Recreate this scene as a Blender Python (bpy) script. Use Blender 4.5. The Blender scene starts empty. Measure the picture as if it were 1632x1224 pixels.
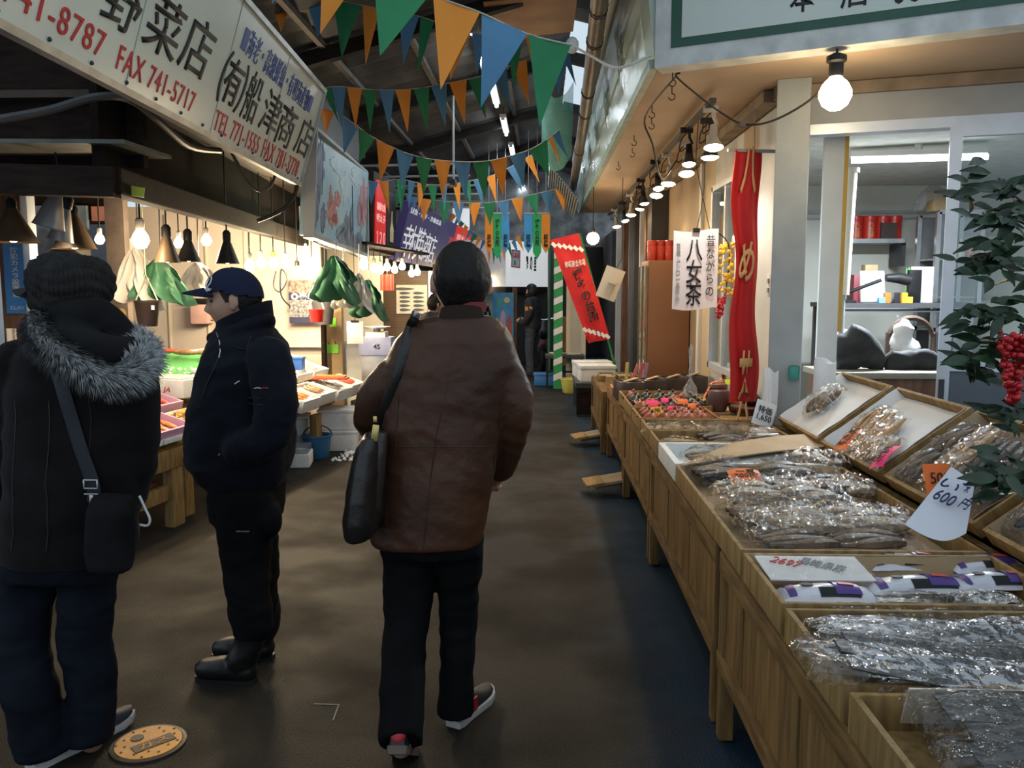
import bpy, bmesh, math, random
from mathutils import Vector as V, Matrix, Euler, noise
from mathutils.bvhtree import BVHTree
S = bpy.context.scene
COL = S.collection
R = random.Random(11)
PI = math.pi

# ------------------------------------------------------------------ camera
FPX = 1350.0
CAM = V((0, 0, 1.58))
PITCH = math.atan(152 / FPX)
YAW = math.atan(46 / FPX / math.cos(PITCH))
FW = V((-math.sin(YAW) * math.cos(PITCH), math.cos(YAW) * math.cos(PITCH), -math.sin(PITCH)))
RT = V((math.cos(YAW), math.sin(YAW), 0))
UP = RT.cross(FW)
cd = bpy.data.cameras.new('camera')
cd.sensor_width = 36.0
cd.lens = 36.0 * FPX / 1632
cd.clip_start = 0.05
cam = bpy.data.objects.new('camera', cd)
COL.objects.link(cam)
cam.matrix_world = Matrix((RT, UP, -FW)).transposed().to_4x4()
cam.location = CAM
S.camera = cam

# ------------------------------------------------------------------ view, world, large lights
S.view_settings.view_transform = 'Standard'
S.view_settings.look = 'None'
S.view_settings.exposure = 0.0
S.view_settings.gamma = 1.0
S.view_settings.use_curve_mapping = False
try:
    S.cycles.use_denoising = True
    S.cycles.max_bounces = 7
    S.cycles.diffuse_bounces = 3
    S.cycles.glossy_bounces = 3
    S.cycles.transparent_max_bounces = 14
    S.cycles.sample_clamp_indirect = 4.0
    S.cycles.caustics_reflective = False
    S.cycles.caustics_refractive = False
except Exception:
    pass
w = bpy.data.worlds.new('overcast')
S.world = w
w.use_nodes = True
w.node_tree.nodes['Background'].inputs[0].default_value = (0.74, 0.88, 1.0, 1)
w.node_tree.nodes['Background'].inputs[1].default_value = 0.85


def P(u, v, X=None, Y=None, Z=None):
    """the point of the place seen at (u, v) of the 1632x1224 frame, on the plane X, Y or Z = const"""
    r = FW + RT * ((u - 816) / FPX) - UP * ((v - 612) / FPX)
    if X is not None: k = (X - CAM.x) / r.x
    elif Y is not None: k = (Y - CAM.y) / r.y
    else: k = (Z - CAM.z) / r.z
    return CAM + r * k


def lamp(name, kind, loc, power, color, size=0.05, target=None, angle=100, parent=None, sy=None):
    l = bpy.data.lights.new(name, kind)
    l.energy = power
    l.color = color
    if kind == 'AREA':
        l.size = size
        if sy: l.shape = 'RECTANGLE'; l.size_y = sy
    else:
        l.shadow_soft_size = size
    if kind == 'SPOT':
        l.spot_size = math.radians(angle); l.spot_blend = 0.6
    o = bpy.data.objects.new(name, l)
    COL.objects.link(o)
    o.location = loc
    if target is not None:
        o.rotation_euler = (V(target) - V(loc)).to_track_quat('-Z', 'Y').to_euler()
    if parent is not None:
        o.parent = parent
        o.location = pinv(parent) @ V(loc)
    return o


# ------------------------------------------------------------------ materials
MATS = {}


def mat(name, col, rough=0.6, metal=0.0, var=0.12, scale=8.0, bump=0.0, bscale=40.0, spec=0.5, col2=None, stretch=None,
        emit=None, alpha=None, trans=0.0, sheen=0.0, coat=0.0, thr=(0.35, 0.65)):
    if name in MATS: return MATS[name]
    m = bpy.data.materials.new(name)
    m.use_nodes = True
    nt = m.node_tree
    N, L = nt.nodes, nt.links
    b = N['Principled BSDF']
    b.inputs['Roughness'].default_value = rough
    b.inputs['Metallic'].default_value = metal
    b.inputs['Specular IOR Level'].default_value = spec
    if trans: b.inputs['Transmission Weight'].default_value = trans
    if sheen: b.inputs['Sheen Weight'].default_value = sheen
    if coat:
        b.inputs['Coat Weight'].default_value = coat; b.inputs['Coat Roughness'].default_value = 0.1
    tc = N.new('ShaderNodeTexCoord')
    mp = N.new('ShaderNodeMapping')
    if stretch: mp.inputs['Scale'].default_value = stretch
    L.new(tc.outputs['Object'], mp.inputs[0])
    nz = N.new('ShaderNodeTexNoise')
    nz.inputs['Scale'].default_value = scale
    nz.inputs['Detail'].default_value = 5
    L.new(mp.outputs[0], nz.inputs['Vector'])
    cr = N.new('ShaderNodeValToRGB')
    c2 = col2 if col2 else tuple(c * (1 - var) for c in col)
    cr.color_ramp.elements[0].position = thr[0]
    cr.color_ramp.elements[1].position = thr[1]
    cr.color_ramp.elements[0].color = (*c2, 1)
    cr.color_ramp.elements[1].color = (*(tuple(min(1, c * (1 + var * .6)) for c in col) if not col2 else col), 1)
    L.new(nz.outputs['Fac'], cr.inputs[0])
    L.new(cr.outputs[0], b.inputs['Base Color'])
    if bump:
        n2 = N.new('ShaderNodeTexNoise')
        n2.inputs['Scale'].default_value = bscale
        n2.inputs['Detail'].default_value = 6
        L.new(mp.outputs[0], n2.inputs['Vector'])
        bp = N.new('ShaderNodeBump')
        bp.inputs['Strength'].default_value = bump
        bp.inputs['Distance'].default_value = 0.01
        L.new(n2.outputs['Fac'], bp.inputs['Height'])
        L.new(bp.outputs[0], b.inputs['Normal'])
    if emit:
        b.inputs['Emission Color'].default_value = (*emit[0], 1)
        b.inputs['Emission Strength'].default_value = emit[1]
    if alpha is not None: b.inputs['Alpha'].default_value = alpha
    MATS[name] = m
    return m


def film(name, tint=(1, 1, 1), base=0.05, rough=0.14, haze=0.0, bscale=18, bump=0.5, top=0.38):
    """thin clear plastic: see-through with sharp glints on its creases"""
    if name in MATS: return MATS[name]
    m = bpy.data.materials.new(name)
    m.use_nodes = True
    nt = m.node_tree; N, L = nt.nodes, nt.links
    N.remove(N['Principled BSDF'])
    out = N['Material Output']
    tr = N.new('ShaderNodeBsdfTransparent'); tr.inputs[0].default_value = (*tint, 1)
    gl = N.new('ShaderNodeBsdfGlossy'); gl.inputs['Roughness'].default_value = rough
    gl.inputs['Color'].default_value = (0.85, 0.86, 0.88, 1)
    lw = N.new('ShaderNodeLayerWeight'); lw.inputs[0].default_value = 0.35
    mr = N.new('ShaderNodeMapRange')
    mr.inputs['To Min'].default_value = base; mr.inputs['To Max'].default_value = top
    L.new(lw.outputs['Fresnel'], mr.inputs[0])
    tc = N.new('ShaderNodeTexCoord')
    vo = N.new('ShaderNodeTexVoronoi'); vo.inputs['Scale'].default_value = bscale
    nz = N.new('ShaderNodeTexNoise'); nz.inputs['Scale'].default_value = bscale * 1.4
    L.new(tc.outputs['Object'], vo.inputs['Vector']); L.new(tc.outputs['Object'], nz.inputs['Vector'])
    ad = N.new('ShaderNodeMath'); L.new(vo.outputs['Distance'], ad.inputs[0]); L.new(nz.outputs['Fac'], ad.inputs[1])
    bp = N.new('ShaderNodeBump'); bp.inputs['Strength'].default_value = bump; bp.inputs['Distance'].default_value = 0.02
    L.new(ad.outputs[0], bp.inputs['Height']); L.new(bp.outputs[0], gl.inputs['Normal'])
    mx = N.new('ShaderNodeMixShader')
    L.new(mr.outputs[0], mx.inputs[0]); L.new(tr.outputs[0], mx.inputs[1]); L.new(gl.outputs[0], mx.inputs[2])
    last = mx
    if haze:
        df = N.new('ShaderNodeBsdfDiffuse'); df.inputs[0].default_value = (0.8, 0.8, 0.8, 1)
        m2 = N.new('ShaderNodeMixShader'); m2.inputs[0].default_value = haze
        L.new(mx.outputs[0], m2.inputs[1]); L.new(df.outputs[0], m2.inputs[2]); last = m2
    L.new(last.outputs[0], out.inputs[0])
    MATS[name] = m
    return m


def glow(name, col, k):
    if name in MATS: return MATS[name]
    m = bpy.data.materials.new(name)
    m.use_nodes = True
    nt = m.node_tree; N, L = nt.nodes, nt.links
    N.remove(N['Principled BSDF'])
    e = N.new('ShaderNodeEmission'); e.inputs[0].default_value = (*col, 1); e.inputs[1].default_value = k
    L.new(e.outputs[0], N['Material Output'].inputs[0])
    MATS[name] = m
    return m


# ------------------------------------------------------------------ objects
LOC = {}


def pinv(o):
    m = Matrix.Identity(4)
    while o is not None:
        m = Matrix.LocRotScale(o.location, o.rotation_euler, o.scale) @ m
        o = o.parent
    return m.inverted()


def tag(o, label=None, cat=None, group=None, kind=None):
    if label: o['label'] = label
    if cat: o['category'] = cat
    if group: o['group'] = group
    if kind: o['kind'] = kind
    return o


def thing(name, label, cat, loc=(0, 0, 0), rz=0.0, group=None, rot=None):
    o = bpy.data.objects.new(name, None)
    o.empty_display_size = 0.1
    COL.objects.link(o)
    o.location = loc
    o.rotation_euler = rot if rot is not None else (0, 0, rz)
    return tag(o, label, cat, group)


def kids(o): return [c for c in bpy.data.objects if c.parent == o]


def copy_tree(o, parent=None):
    c = o.copy()
    COL.objects.link(c)
    if parent is not None: c.parent = parent
    for ch in list(o.children): copy_tree(ch, c)
    return c


def M3(rot):
    if rot is None: return Matrix.Identity(3)
    if isinstance(rot, Matrix): return rot.to_3x3()
    return Euler(rot).to_matrix()


def frame(o, x, y):
    """4x4 with origin o, local x and y axes along x, y (made square), z = normal"""
    x = V(x).normalized(); z = x.cross(V(y)).normalized(); y = z.cross(x)
    m = Matrix((x, y, z)).transposed().to_4x4(); m.translation = V(o)
    return m


class MB:
    def __init__(s): s.bm = bmesh.new()

    def box(s, c, d, rot=None, bev=0.0, M=None):
        r = bmesh.ops.create_cube(s.bm, size=1)
        m = M3(rot)
        for v in r['verts']:
            p = m @ V((v.co.x * d[0], v.co.y * d[1], v.co.z * d[2])) + V(c)
            v.co = (M @ p) if M is not None else p
        if bev:
            es = list({e for v in r['verts'] for e in v.link_edges})
            bmesh.ops.bevel(s.bm, geom=es, offset=bev, segments=2, affect='EDGES', profile=0.6)
        return s

    def span(s, a, b, wx, wy, up=(0, 0, 1), bev=0.0):
        """a bar of section wx (side) by wy (up) from a to b"""
        a, b = V(a), V(b)
        d = b - a
        y = d.normalized(); x = y.cross(V(up)).normalized(); z = x.cross(y)
        M = Matrix((x, y, z)).transposed()
        return s.box((a + b) / 2, (wx, d.length, wy), M, bev)

    def ring(s, c, x, y, rx, ry, n, ph=0.0):
        return [s.bm.verts.new(V(c) + x * (rx * math.cos(2 * PI * i / n + ph)) + y * (ry * math.sin(2 * PI * i / n + ph))) for i in range(n)]

    def skin(s, rings, cap=True, closed=True):
        for a, b in zip(rings, rings[1:]):
            n = len(a)
            for i in range(n if closed else n - 1):
                j = (i + 1) % n
                try: s.bm.faces.new((a[i], a[j], b[j], b[i]))
                except ValueError: pass
        if cap:
            for q, f in ((rings[0], True), (rings[-1], False)):
                try: s.bm.faces.new(list(reversed(q)) if f else q)
                except ValueError: pass
        return s

    def tube(s, pts, r, n=8, cap=True, flat=1.0, up=None):
        pts = [V(p) for p in pts]
        rs = r if isinstance(r, (list, tuple)) else [r] * len(pts)
        t0 = (pts[1] - pts[0]).normalized()
        ref = V(up) if up else (V((0, 0, 1)) if abs(t0.z) < 0.9 else V((1, 0, 0)))
        x = t0.cross(ref).normalized()
        rings = []
        for i, p in enumerate(pts):
            t = (pts[min(i + 1, len(pts) - 1)] - pts[max(i - 1, 0)]).normalized()
            x = (x - t * x.dot(t)).normalized()
            y = t.cross(x)
            rings.append(s.ring(p, x, y, rs[i], rs[i] * flat, n))
        return s.skin(rings, cap)

    def limb(s, pts, rs, n=14, flat=1.0, sub=4, tip=True):
        """a tapering closed limb, rounded ends, smooth through pts"""
        q, rr = smooth_path(pts, sub, rs)
        s.tube(q, rr, n, True, flat)
        s.sphere(q[0], rr[0], 10)
        if tip: s.sphere(q[-1], rr[-1], 10)
        return s

    def lathe(s, prof, M=None, n=20, cap=True):
        rings = []
        for r, z in prof:
            rings.append([s.bm.verts.new((r * math.cos(2 * PI * i / n), r * math.sin(2 * PI * i / n), z)) for i in range(n)])
        s.skin(rings, cap)
        if M is not None:
            for q in rings:
                for v in q: v.co = M @ v.co
        return s

    def sphere(s, c, r, n=12, rot=None, zmin=None):
        if not isinstance(r, (tuple, list)): r = (r, r, r)
        res = bmesh.ops.create_uvsphere(s.bm, u_segments=n, v_segments=max(6, n * 2 // 3), radius=1)
        m = M3(rot)
        for v in res['verts']:
            v.co = m @ V((v.co.x * r[0], v.co.y * r[1], v.co.z * r[2])) + V(c)
        return s

    def ico(s, c, r, sub=2, rot=None):
        if not isinstance(r, (tuple, list)): r = (r, r, r)
        res = bmesh.ops.create_icosphere(s.bm, subdivisions=sub, radius=1)
        m = M3(rot)
        for v in res['verts']:
            v.co = m @ V((v.co.x * r[0], v.co.y * r[1], v.co.z * r[2])) + V(c)
        return s

    def prism(s, pts, M, depth):
        """outline pts (2-D) in M's xy plane, from z = 0 to -depth"""
        a = [s.bm.verts.new(M @ V((p[0], p[1], 0))) for p in pts]
        b = [s.bm.verts.new(M @ V((p[0], p[1], -depth))) for p in pts]
        n = len(pts)
        try:
            s.bm.faces.new(a); s.bm.faces.new(list(reversed(b)))
            for i in range(n): s.bm.faces.new((a[i], b[i], b[(i + 1) % n], a[(i + 1) % n]))
        except ValueError: pass
        return s

    def grid(s, nu, nv, f, thick=0.0):
        g = [[s.bm.verts.new(f(i / nu, j / nv)) for j in range(nv + 1)] for i in range(nu + 1)]
        fs = []
        for i in range(nu):
            for j in range(nv):
                fs.append(s.bm.faces.new((g[i][j], g[i + 1][j], g[i + 1][j + 1], g[i][j + 1])))
        if thick:
            bmesh.ops.recalc_face_normals(s.bm, faces=fs)
            bmesh.ops.solidify(s.bm, geom=fs, thickness=thick)
        return s

    def mesh(s, name, recalc=True):
        if recalc: bmesh.ops.recalc_face_normals(s.bm, faces=s.bm.faces[:])
        me = bpy.data.meshes.new(name)
        s.bm.to_mesh(me); s.bm.free()
        return me

    def build(s, name, m, parent=None, world=False, smooth=40, label=None, recalc=True):
        return place(s.mesh(name, recalc), name, m, parent, world, smooth, label)


def place(me, name, m, parent=None, world=False, smooth=40, label=None):
    o = bpy.data.objects.new(name, me)
    me.materials.clear(); me.materials.append(m)
    if smooth:
        me.polygons.foreach_set('use_smooth', [True] * len(me.polygons))
        try: me.set_sharp_from_angle(angle=math.radians(smooth))
        except Exception: pass
    COL.objects.link(o)
    if parent is not None:
        o.parent = parent
        if world: me.transform(pinv(parent))
    else:
        xs = [v.co for v in me.vertices]
        c = V(((min(p.x for p in xs) + max(p.x for p in xs)) / 2, (min(p.y for p in xs) + max(p.y for p in xs)) / 2, min(p.z for p in xs)))
        me.transform(Matrix.Translation(-c)); o.location = c
    if label: o['label'] = label
    return o


def struct(o):
    o['kind'] = 'structure'
    return o


def smooth_path(pts, sub=4, rs=None):
    pts = [V(p) for p in pts]
    out, rr = [], []
    n = len(pts)
    for i in range(n - 1):
        p0, p1, p2, p3 = pts[max(i - 1, 0)], pts[i], pts[i + 1], pts[min(i + 2, n - 1)]
        for k in range(sub):
            t = k / sub
            out.append(0.5 * ((2 * p1) + (p2 - p0) * t + (2 * p0 - 5 * p1 + 4 * p2 - p3) * t * t + (3 * p1 - p0 - 3 * p2 + p3) * t ** 3))
            if rs: rr.append(rs[i] + (rs[i + 1] - rs[i]) * t)
    out.append(pts[-1])
    if rs: rr.append(rs[-1]); return out, rr
    return out


def solid(mb, voxel=0.012, it=6, disp=None):
    """grow the overlapping closed pieces of mb together into one continuous surface"""
    me = mb.mesh('tmp')
    o = bpy.data.objects.new('tmp', me)
    COL.objects.link(o)
    md = o.modifiers.new('r', 'REMESH'); md.mode = 'VOXEL'; md.voxel_size = voxel
    if it:
        sm = o.modifiers.new('s', 'SMOOTH'); sm.factor = 0.5; sm.iterations = it
    dg = bpy.context.evaluated_depsgraph_get()
    out = bpy.data.meshes.new_from_object(o.evaluated_get(dg))
    bpy.data.objects.remove(o); bpy.data.meshes.remove(me)
    if disp:
        nn = [v.normal.copy() for v in out.vertices]
        for v, n in zip(out.vertices, nn):
            v.co = v.co + n * disp(v.co, n)
    return out


def fold(p, sx, sy, sz, amp, seed=0.0, ridge=True):
    a = noise.noise(V((p.x * sx + seed, p.y * sy + seed * .7, p.z * sz - seed)))
    if ridge: return amp * (1 - 2.2 * abs(a))
    return amp * a


def txt(name, s, w, h, M, m, parent=None, depth=0.002, bold=0.0, shear=0.0, world=True, label=None, keep=False, spacing=1.0, lines=0.9):
    """lettering s fitted into a w x h box centred on M (x right, y up, z out)"""
    cu = bpy.data.curves.new('t', 'FONT')
    cu.body = s
    cu.offset = bold
    cu.shear = shear
    cu.align_x = 'CENTER'
    cu.space_character = spacing
    cu.space_line = lines
    cu.resolution_u = 3
    o = bpy.data.objects.new('t', cu)
    COL.objects.link(o)
    dg = bpy.context.evaluated_depsgraph_get()
    me = bpy.data.meshes.new_from_object(o.evaluated_get(dg))
    bpy.data.objects.remove(o); bpy.data.curves.remove(cu)
    xs = [v.co.x for v in me.vertices]; ys = [v.co.y for v in me.vertices]
    x0, x1, y0, y1 = min(xs), max(xs), min(ys), max(ys)
    kx, ky = w / max(x1 - x0, 1e-6), h / max(y1 - y0, 1e-6)
    if keep: kx = ky = min(kx, ky)
    bm = bmesh.new(); bm.from_mesh(me); bpy.data.meshes.remove(me)
    r = bmesh.ops.extrude_face_region(bm, geom=bm.faces[:])
    for e in r['geom']:
        if isinstance(e, bmesh.types.BMVert): e.co.z += 1
    for v in bm.verts:
        v.co = M @ V(((v.co.x - (x0 + x1) / 2) * kx, (v.co.y - (y0 + y1) / 2) * ky, depth if v.co.z > 0.5 else -0.002))
    bmesh.ops.recalc_face_normals(bm, faces=bm.faces[:])
    me = bpy.data.meshes.new(name); bm.to_mesh(me); bm.free()
    return place(me, name, m, parent, world, 0, label)


def vtxt(name, s, w, h, M, m, parent, **k):
    return txt(name, '\n'.join(s), w, h, M, m, parent, **k)


ORD = ['first', 'second', 'third', 'fourth', 'fifth', 'sixth', 'seventh', 'eighth', 'ninth', 'tenth', 'eleventh', 'twelfth', 'thirteenth',
       'fourteenth', 'fifteenth', 'sixteenth', 'seventeenth', 'eighteenth', 'nineteenth', 'twentieth']
# ------------------------------------------------------------------ materials used widely
WARM = (1.0, 0.78, 0.48)
COOL = (0.82, 0.92, 1.0)
m_wood = mat('stall wood', (0.23, 0.135, 0.048), 0.75, var=0.35, scale=5, bump=0.35, bscale=60, stretch=(7, 1, 7), col2=(0.115, 0.062, 0.022), spec=.2)
m_woodv = mat('stall board', (0.25, 0.15, 0.055), 0.75, var=0.35, scale=4, bump=0.3, bscale=50, stretch=(8, 8, 1), col2=(0.13, 0.075, 0.026), spec=.2)
m_tray = mat('tray wood', (0.34, 0.22, 0.085), 0.7, scale=6, bump=0.2, bscale=70, stretch=(6, 6, 1), col2=(0.2, 0.12, 0.045), spec=.25)
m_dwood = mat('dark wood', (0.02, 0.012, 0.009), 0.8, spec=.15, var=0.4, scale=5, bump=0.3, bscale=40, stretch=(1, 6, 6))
m_bwood = mat('brown post wood', (0.24, 0.11, 0.05), 0.55, scale=4, bump=0.2, stretch=(6, 6, 1), col2=(0.13, 0.055, 0.028))
m_white = mat('white painted board', (0.72, 0.72, 0.69), 0.55, var=0.08, scale=3, bump=0.05)
m_cream = mat('cream wall', (0.74, 0.68, 0.56), 0.6, var=0.08, scale=2)
m_foam = mat('white foam', (0.78, 0.8, 0.8), 0.75, var=0.06, scale=20, bump=0.15, bscale=120)
m_card = mat('cardboard', (0.42, 0.29, 0.155), 0.8, var=0.15, scale=6)
m_alu = mat('aluminium frame', (0.62, 0.68, 0.76), 0.38, 0.35, var=0.06)
m_steel = mat('steel', (0.5, 0.5, 0.5), 0.3, 0.9, var=0.1)
m_black = mat("black plastic", (0.012, 0.012, 0.013), 0.5, spec=.3)
m_dark = mat('dark grey metal', (0.05, 0.052, 0.055), 0.55, var=0.3, scale=4)
m_soffit = mat('soffit board', (0.5, 0.37, 0.25), 0.5, var=0.12, scale=2, bump=0.03)
m_grey = mat('grey paint', (0.36, 0.38, 0.39), 0.6, var=0.12, scale=3, bump=0.08)
m_wire = mat('black cable', (0.015, 0.014, 0.014), 0.5)
m_paper = mat('white paper', (0.82, 0.82, 0.83), 0.7, var=0.03)
m_ink = mat('black ink', (0.02, 0.02, 0.022), 0.6)
m_inkr = mat('red ink', (0.6, 0.03, 0.03), 0.55)
m_bulb = glow('warm bulb glass', (1.0, 0.72, 0.4), 40)
m_bulbw = glow('white bulb glass', (1.0, 0.9, 0.78), 40)
m_tubel = glow('fluorescent tube glass', (0.88, 0.96, 1.0), 14)

# ------------------------------------------------------------------ floor
fm = bpy.data.materials.new('asphalt floor'); fm.use_nodes = True
nt = fm.node_tree; N, L = nt.nodes, nt.links
b = N['Principled BSDF']
tc = N.new('ShaderNodeTexCoord')
def nse(sc, det=6):
    n = N.new('ShaderNodeTexNoise'); n.inputs['Scale'].default_value = sc; n.inputs['Detail'].default_value = det
    L.new(tc.outputs['Object'], n.inputs['Vector']); return n
def ramp(src, p0, p1, c0, c1):
    r = N.new('ShaderNodeValToRGB'); r.color_ramp.elements[0].position = p0; r.color_ramp.elements[1].position = p1
    r.color_ramp.elements[0].color = (*c0, 1); r.color_ramp.elements[1].color = (*c1, 1); L.new(src, r.inputs[0]); return r
def mix(f, a, c2, typ='MIX'):
    m_ = N.new('ShaderNodeMixRGB'); m_.blend_type = typ
    if isinstance(f, float): m_.inputs[0].default_value = f
    else: L.new(f, m_.inputs[0])
    L.new(a, m_.inputs[1]); L.new(c2, m_.inputs[2]); return m_
base = ramp(nse(1.1).outputs['Fac'], 0.35, 0.7, (0.019, 0.0165, 0.0135), (0.034, 0.029, 0.023))
grain = ramp(nse(130, 3).outputs['Fac'], 0.35, 0.7, (0.6, 0.6, 0.6), (1.3, 1.28, 1.25))
c = mix(1.0, base.outputs[0], grain.outputs[0], 'MULTIPLY')
# blue tint along the stalls on one side, with a ragged edge
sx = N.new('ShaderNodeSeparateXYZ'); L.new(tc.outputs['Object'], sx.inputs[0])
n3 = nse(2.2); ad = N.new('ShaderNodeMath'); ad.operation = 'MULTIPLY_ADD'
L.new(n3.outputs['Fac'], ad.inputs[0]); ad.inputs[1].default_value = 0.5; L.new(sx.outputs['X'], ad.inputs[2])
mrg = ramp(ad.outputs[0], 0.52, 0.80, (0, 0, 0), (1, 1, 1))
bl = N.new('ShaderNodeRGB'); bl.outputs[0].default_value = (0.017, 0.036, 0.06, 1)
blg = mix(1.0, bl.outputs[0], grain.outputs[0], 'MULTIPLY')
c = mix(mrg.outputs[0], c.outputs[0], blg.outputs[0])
# pale grit
vor = N.new('ShaderNodeTexVoronoi'); vor.inputs['Scale'].default_value = 22; L.new(tc.outputs['Object'], vor.inputs['Vector'])
sp = ramp(vor.outputs['Distance'], 0.035, 0.07, (1, 1, 1), (0, 0, 0))
gate = ramp(nse(9).outputs['Fac'], 0.55, 0.62, (0, 0, 0), (0.55, 0.55, 0.55))
spm = mix(1.0, sp.outputs[0], gate.outputs[0], 'MULTIPLY')
gr = N.new('ShaderNodeRGB'); gr.outputs[0].default_value = (0.2, 0.19, 0.17, 1)
c = mix(spm.outputs[0], c.outputs[0], gr.outputs[0])
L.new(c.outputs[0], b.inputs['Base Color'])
rr = ramp(nse(1.7).outputs['Fac'], 0.4, 0.65, (0.55, 0.55, 0.55), (0.8, 0.8, 0.8)); L.new(rr.outputs[0], b.inputs['Roughness'])
bp = N.new('ShaderNodeBump'); bp.inputs['Strength'].default_value = 0.55; bp.inputs['Distance'].default_value = 0.006
L.new(nse(150, 4).outputs['Fac'], bp.inputs['Height']); L.new(bp.outputs[0], b.inputs['Normal'])
b.inputs['Specular IOR Level'].default_value = 0.12
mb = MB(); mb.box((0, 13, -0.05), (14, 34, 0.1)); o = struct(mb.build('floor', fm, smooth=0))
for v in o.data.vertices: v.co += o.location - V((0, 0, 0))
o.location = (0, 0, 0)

# ------------------------------------------------------------------ arcade roof
m_roof = mat('sooty roofing sheet', (0.12, 0.124, 0.13), 0.8, spec=.15, var=0.4, scale=2.5, bump=0.3, bscale=12, stretch=(1, .4, 1))
m_beam = mat('roof beam steel', (0.025, 0.023, 0.023), 0.7, var=0.3, spec=.2)
def roofz(x): return 3.35 + (x + 3.2) * 0.27 if x < 0.3 else 4.295 - (x - 0.3) * 0.25
def sheet(x0, x1, y0, y1, nm='ceiling', m=None):
    mb = MB()
    nu = int((y1 - y0) * 6)
    mb.grid(nu, 1, lambda u, v: V((x0 + (x1 - x0) * v, y0 + (y1 - y0) * u, roofz(x0 + (x1 - x0) * v) + 0.018 * math.cos(PI * u * nu))), 0.01)
    return struct(mb.build(nm, m or m_roof, smooth=0))
sheet(-3.4, 0.3, 4.2, 24)
sheet(0.3, 1.9, 4.2, 9.0)
sheet(0.95, 1.9, 9.0, 24)
sheet(0.3, 0.95, 13.0, 24)
k = 0
for y in (5.2, 7.6, 10, 12.6, 15.2, 18, 21):
    mb = MB(); mb.span((-3.3, y, roofz(-3.3) - .1), (0.3, y, roofz(0.3) - .1), .1, .12); mb.span((0.3, y, roofz(.3) - .1), (1.8, y, roofz(1.8) - .1), .1, .12)
    k += 1; struct(mb.build('trim_%d' % k, m_beam, smooth=0))
for x in (-2.6, -1.9, -1.2, -.4, .9):
    mb = MB(); mb.span((x, 4.4, roofz(x) - .03), (x, 24, roofz(x) - .03), .05, .05)
    k += 1; struct(mb.build('trim_%d' % k, mat('roof batten', (0.16, 0.15, 0.145), 0.7, var=.3), smooth=0))
# plywood patch and dark cross beam
mb = MB(); mb.box((-.1, 8.0, 4.02), (.8, 1.1, .012), rot=(0, -.1, 0))
k += 1; struct(mb.build('trim_%d' % k, mat('ceiling plywood', (0.42, 0.23, 0.11), 0.7, var=.2, scale=3), smooth=0))
mb = MB(); mb.span((-.55, 7.1, 4.02), (.9, 7.1, 4.1), .14, .1)
k += 1; struct(mb.build('trim_%d' % k, m_beam, smooth=0))

# fluorescent battens hung in a row under the ridge
spots = [(-.60, 8.7), (-.57, 10.4), (-.53, 12.4), (-.5, 14.6), (-.46, 17.2), (-.42, 20)]
for i, (x, y) in enumerate(spots):
    t = thing('fluorescent_batten', '%s fluorescent tube from the near end in the row under the market roof' % ORD[i].capitalize(), 'ceiling light', (x, y, 3.88), group='roof fluorescent lights')
    mb = MB(); mb.box((0, 0, .03), (.09, 1.24, .04), bev=.008); mb.box((0, -.58, -.005), (.05, .03, .05)); mb.box((0, .58, -.005), (.05, .03, .05)); mb.build('housing', m_white, t)
    mb = MB(); mb.tube([(0, -.57, -.02), (0, .57, -.02)], .018, 12); mb.build('tube', m_tubel, t)
    mb = MB(); mb.tube([(0, -.4, .05), (0, -.4, roofz(x) - 3.88)], .006, 6); mb.build('hanger', m_wire, t)
    mb = MB(); mb.tube([(0, .4, .05), (0, .4, roofz(x) - 3.88)], .006, 6); mb.build('hanger', m_wire, t)
    lamp('tube_light', 'AREA', (x, y, 3.84), 17, COOL, .1, (x, y, 0), parent=t, sy=1.1)
for i, (u, v, Y, l) in enumerate([(668, 50, 8.2, .7), (750, 42, 8.4, .4)]):
    p = P(u, v, Y=Y)
    t = thing('fluorescent_batten', ['Short tube light near the top behind the big green and orange flags', 'Short tube light near the top behind the big orange and blue flags'][i], 'ceiling light', p)
    mb = MB(); mb.box((0, 0, .03), (.08, l, .04), bev=.008); mb.build('housing', m_white, t)
    mb = MB(); mb.tube([(0, -l / 2 + .03, -.015), (0, l / 2 - .03, -.015)], .022, 12); mb.build('tube', m_tubel, t)
    mb = MB(); mb.tube([(0, 0, .05), (0, 0, max(.1, roofz(p.x) - p.z))], .006, 6); mb.build('hanger', m_wire, t)

# far right translucent sheets and net below the roof edge
p = P(895, 300, Y=13)
mb = MB()
mb.grid(28, 2, lambda a, c_: V((.10 + .42 * a, 12.0 + 1.6 * c_, 3.3 - .5 * a + .02 * math.cos(a * 28 * PI) - .1 * c_)), .006)
tag(mb.build('awning_sheet', mat('translucent corrugated sheet', (0.6, 0.66, 0.62), 0.3, var=.2, trans=.4), smooth=0), 'corrugated translucent plastic awning sheet below the roof beside the dark pipe', 'awning')
mb = MB()
mb.grid(14, 14, lambda a, c_: V((.0 + .36 * a, 10.5 - .5 * c_, 3.0 + .75 * c_ + .18 * (2 * a - 1) ** 2 + .03 * noise.noise(V((a * 4, c_ * 4, 0))))), .003)
tag(mb.build('net', mat('green net', (0.2, 0.5, 0.42), 0.8, alpha=.4), smooth=60), 'pale green net sagging under the roof by the row of tube lights', 'net')

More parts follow.
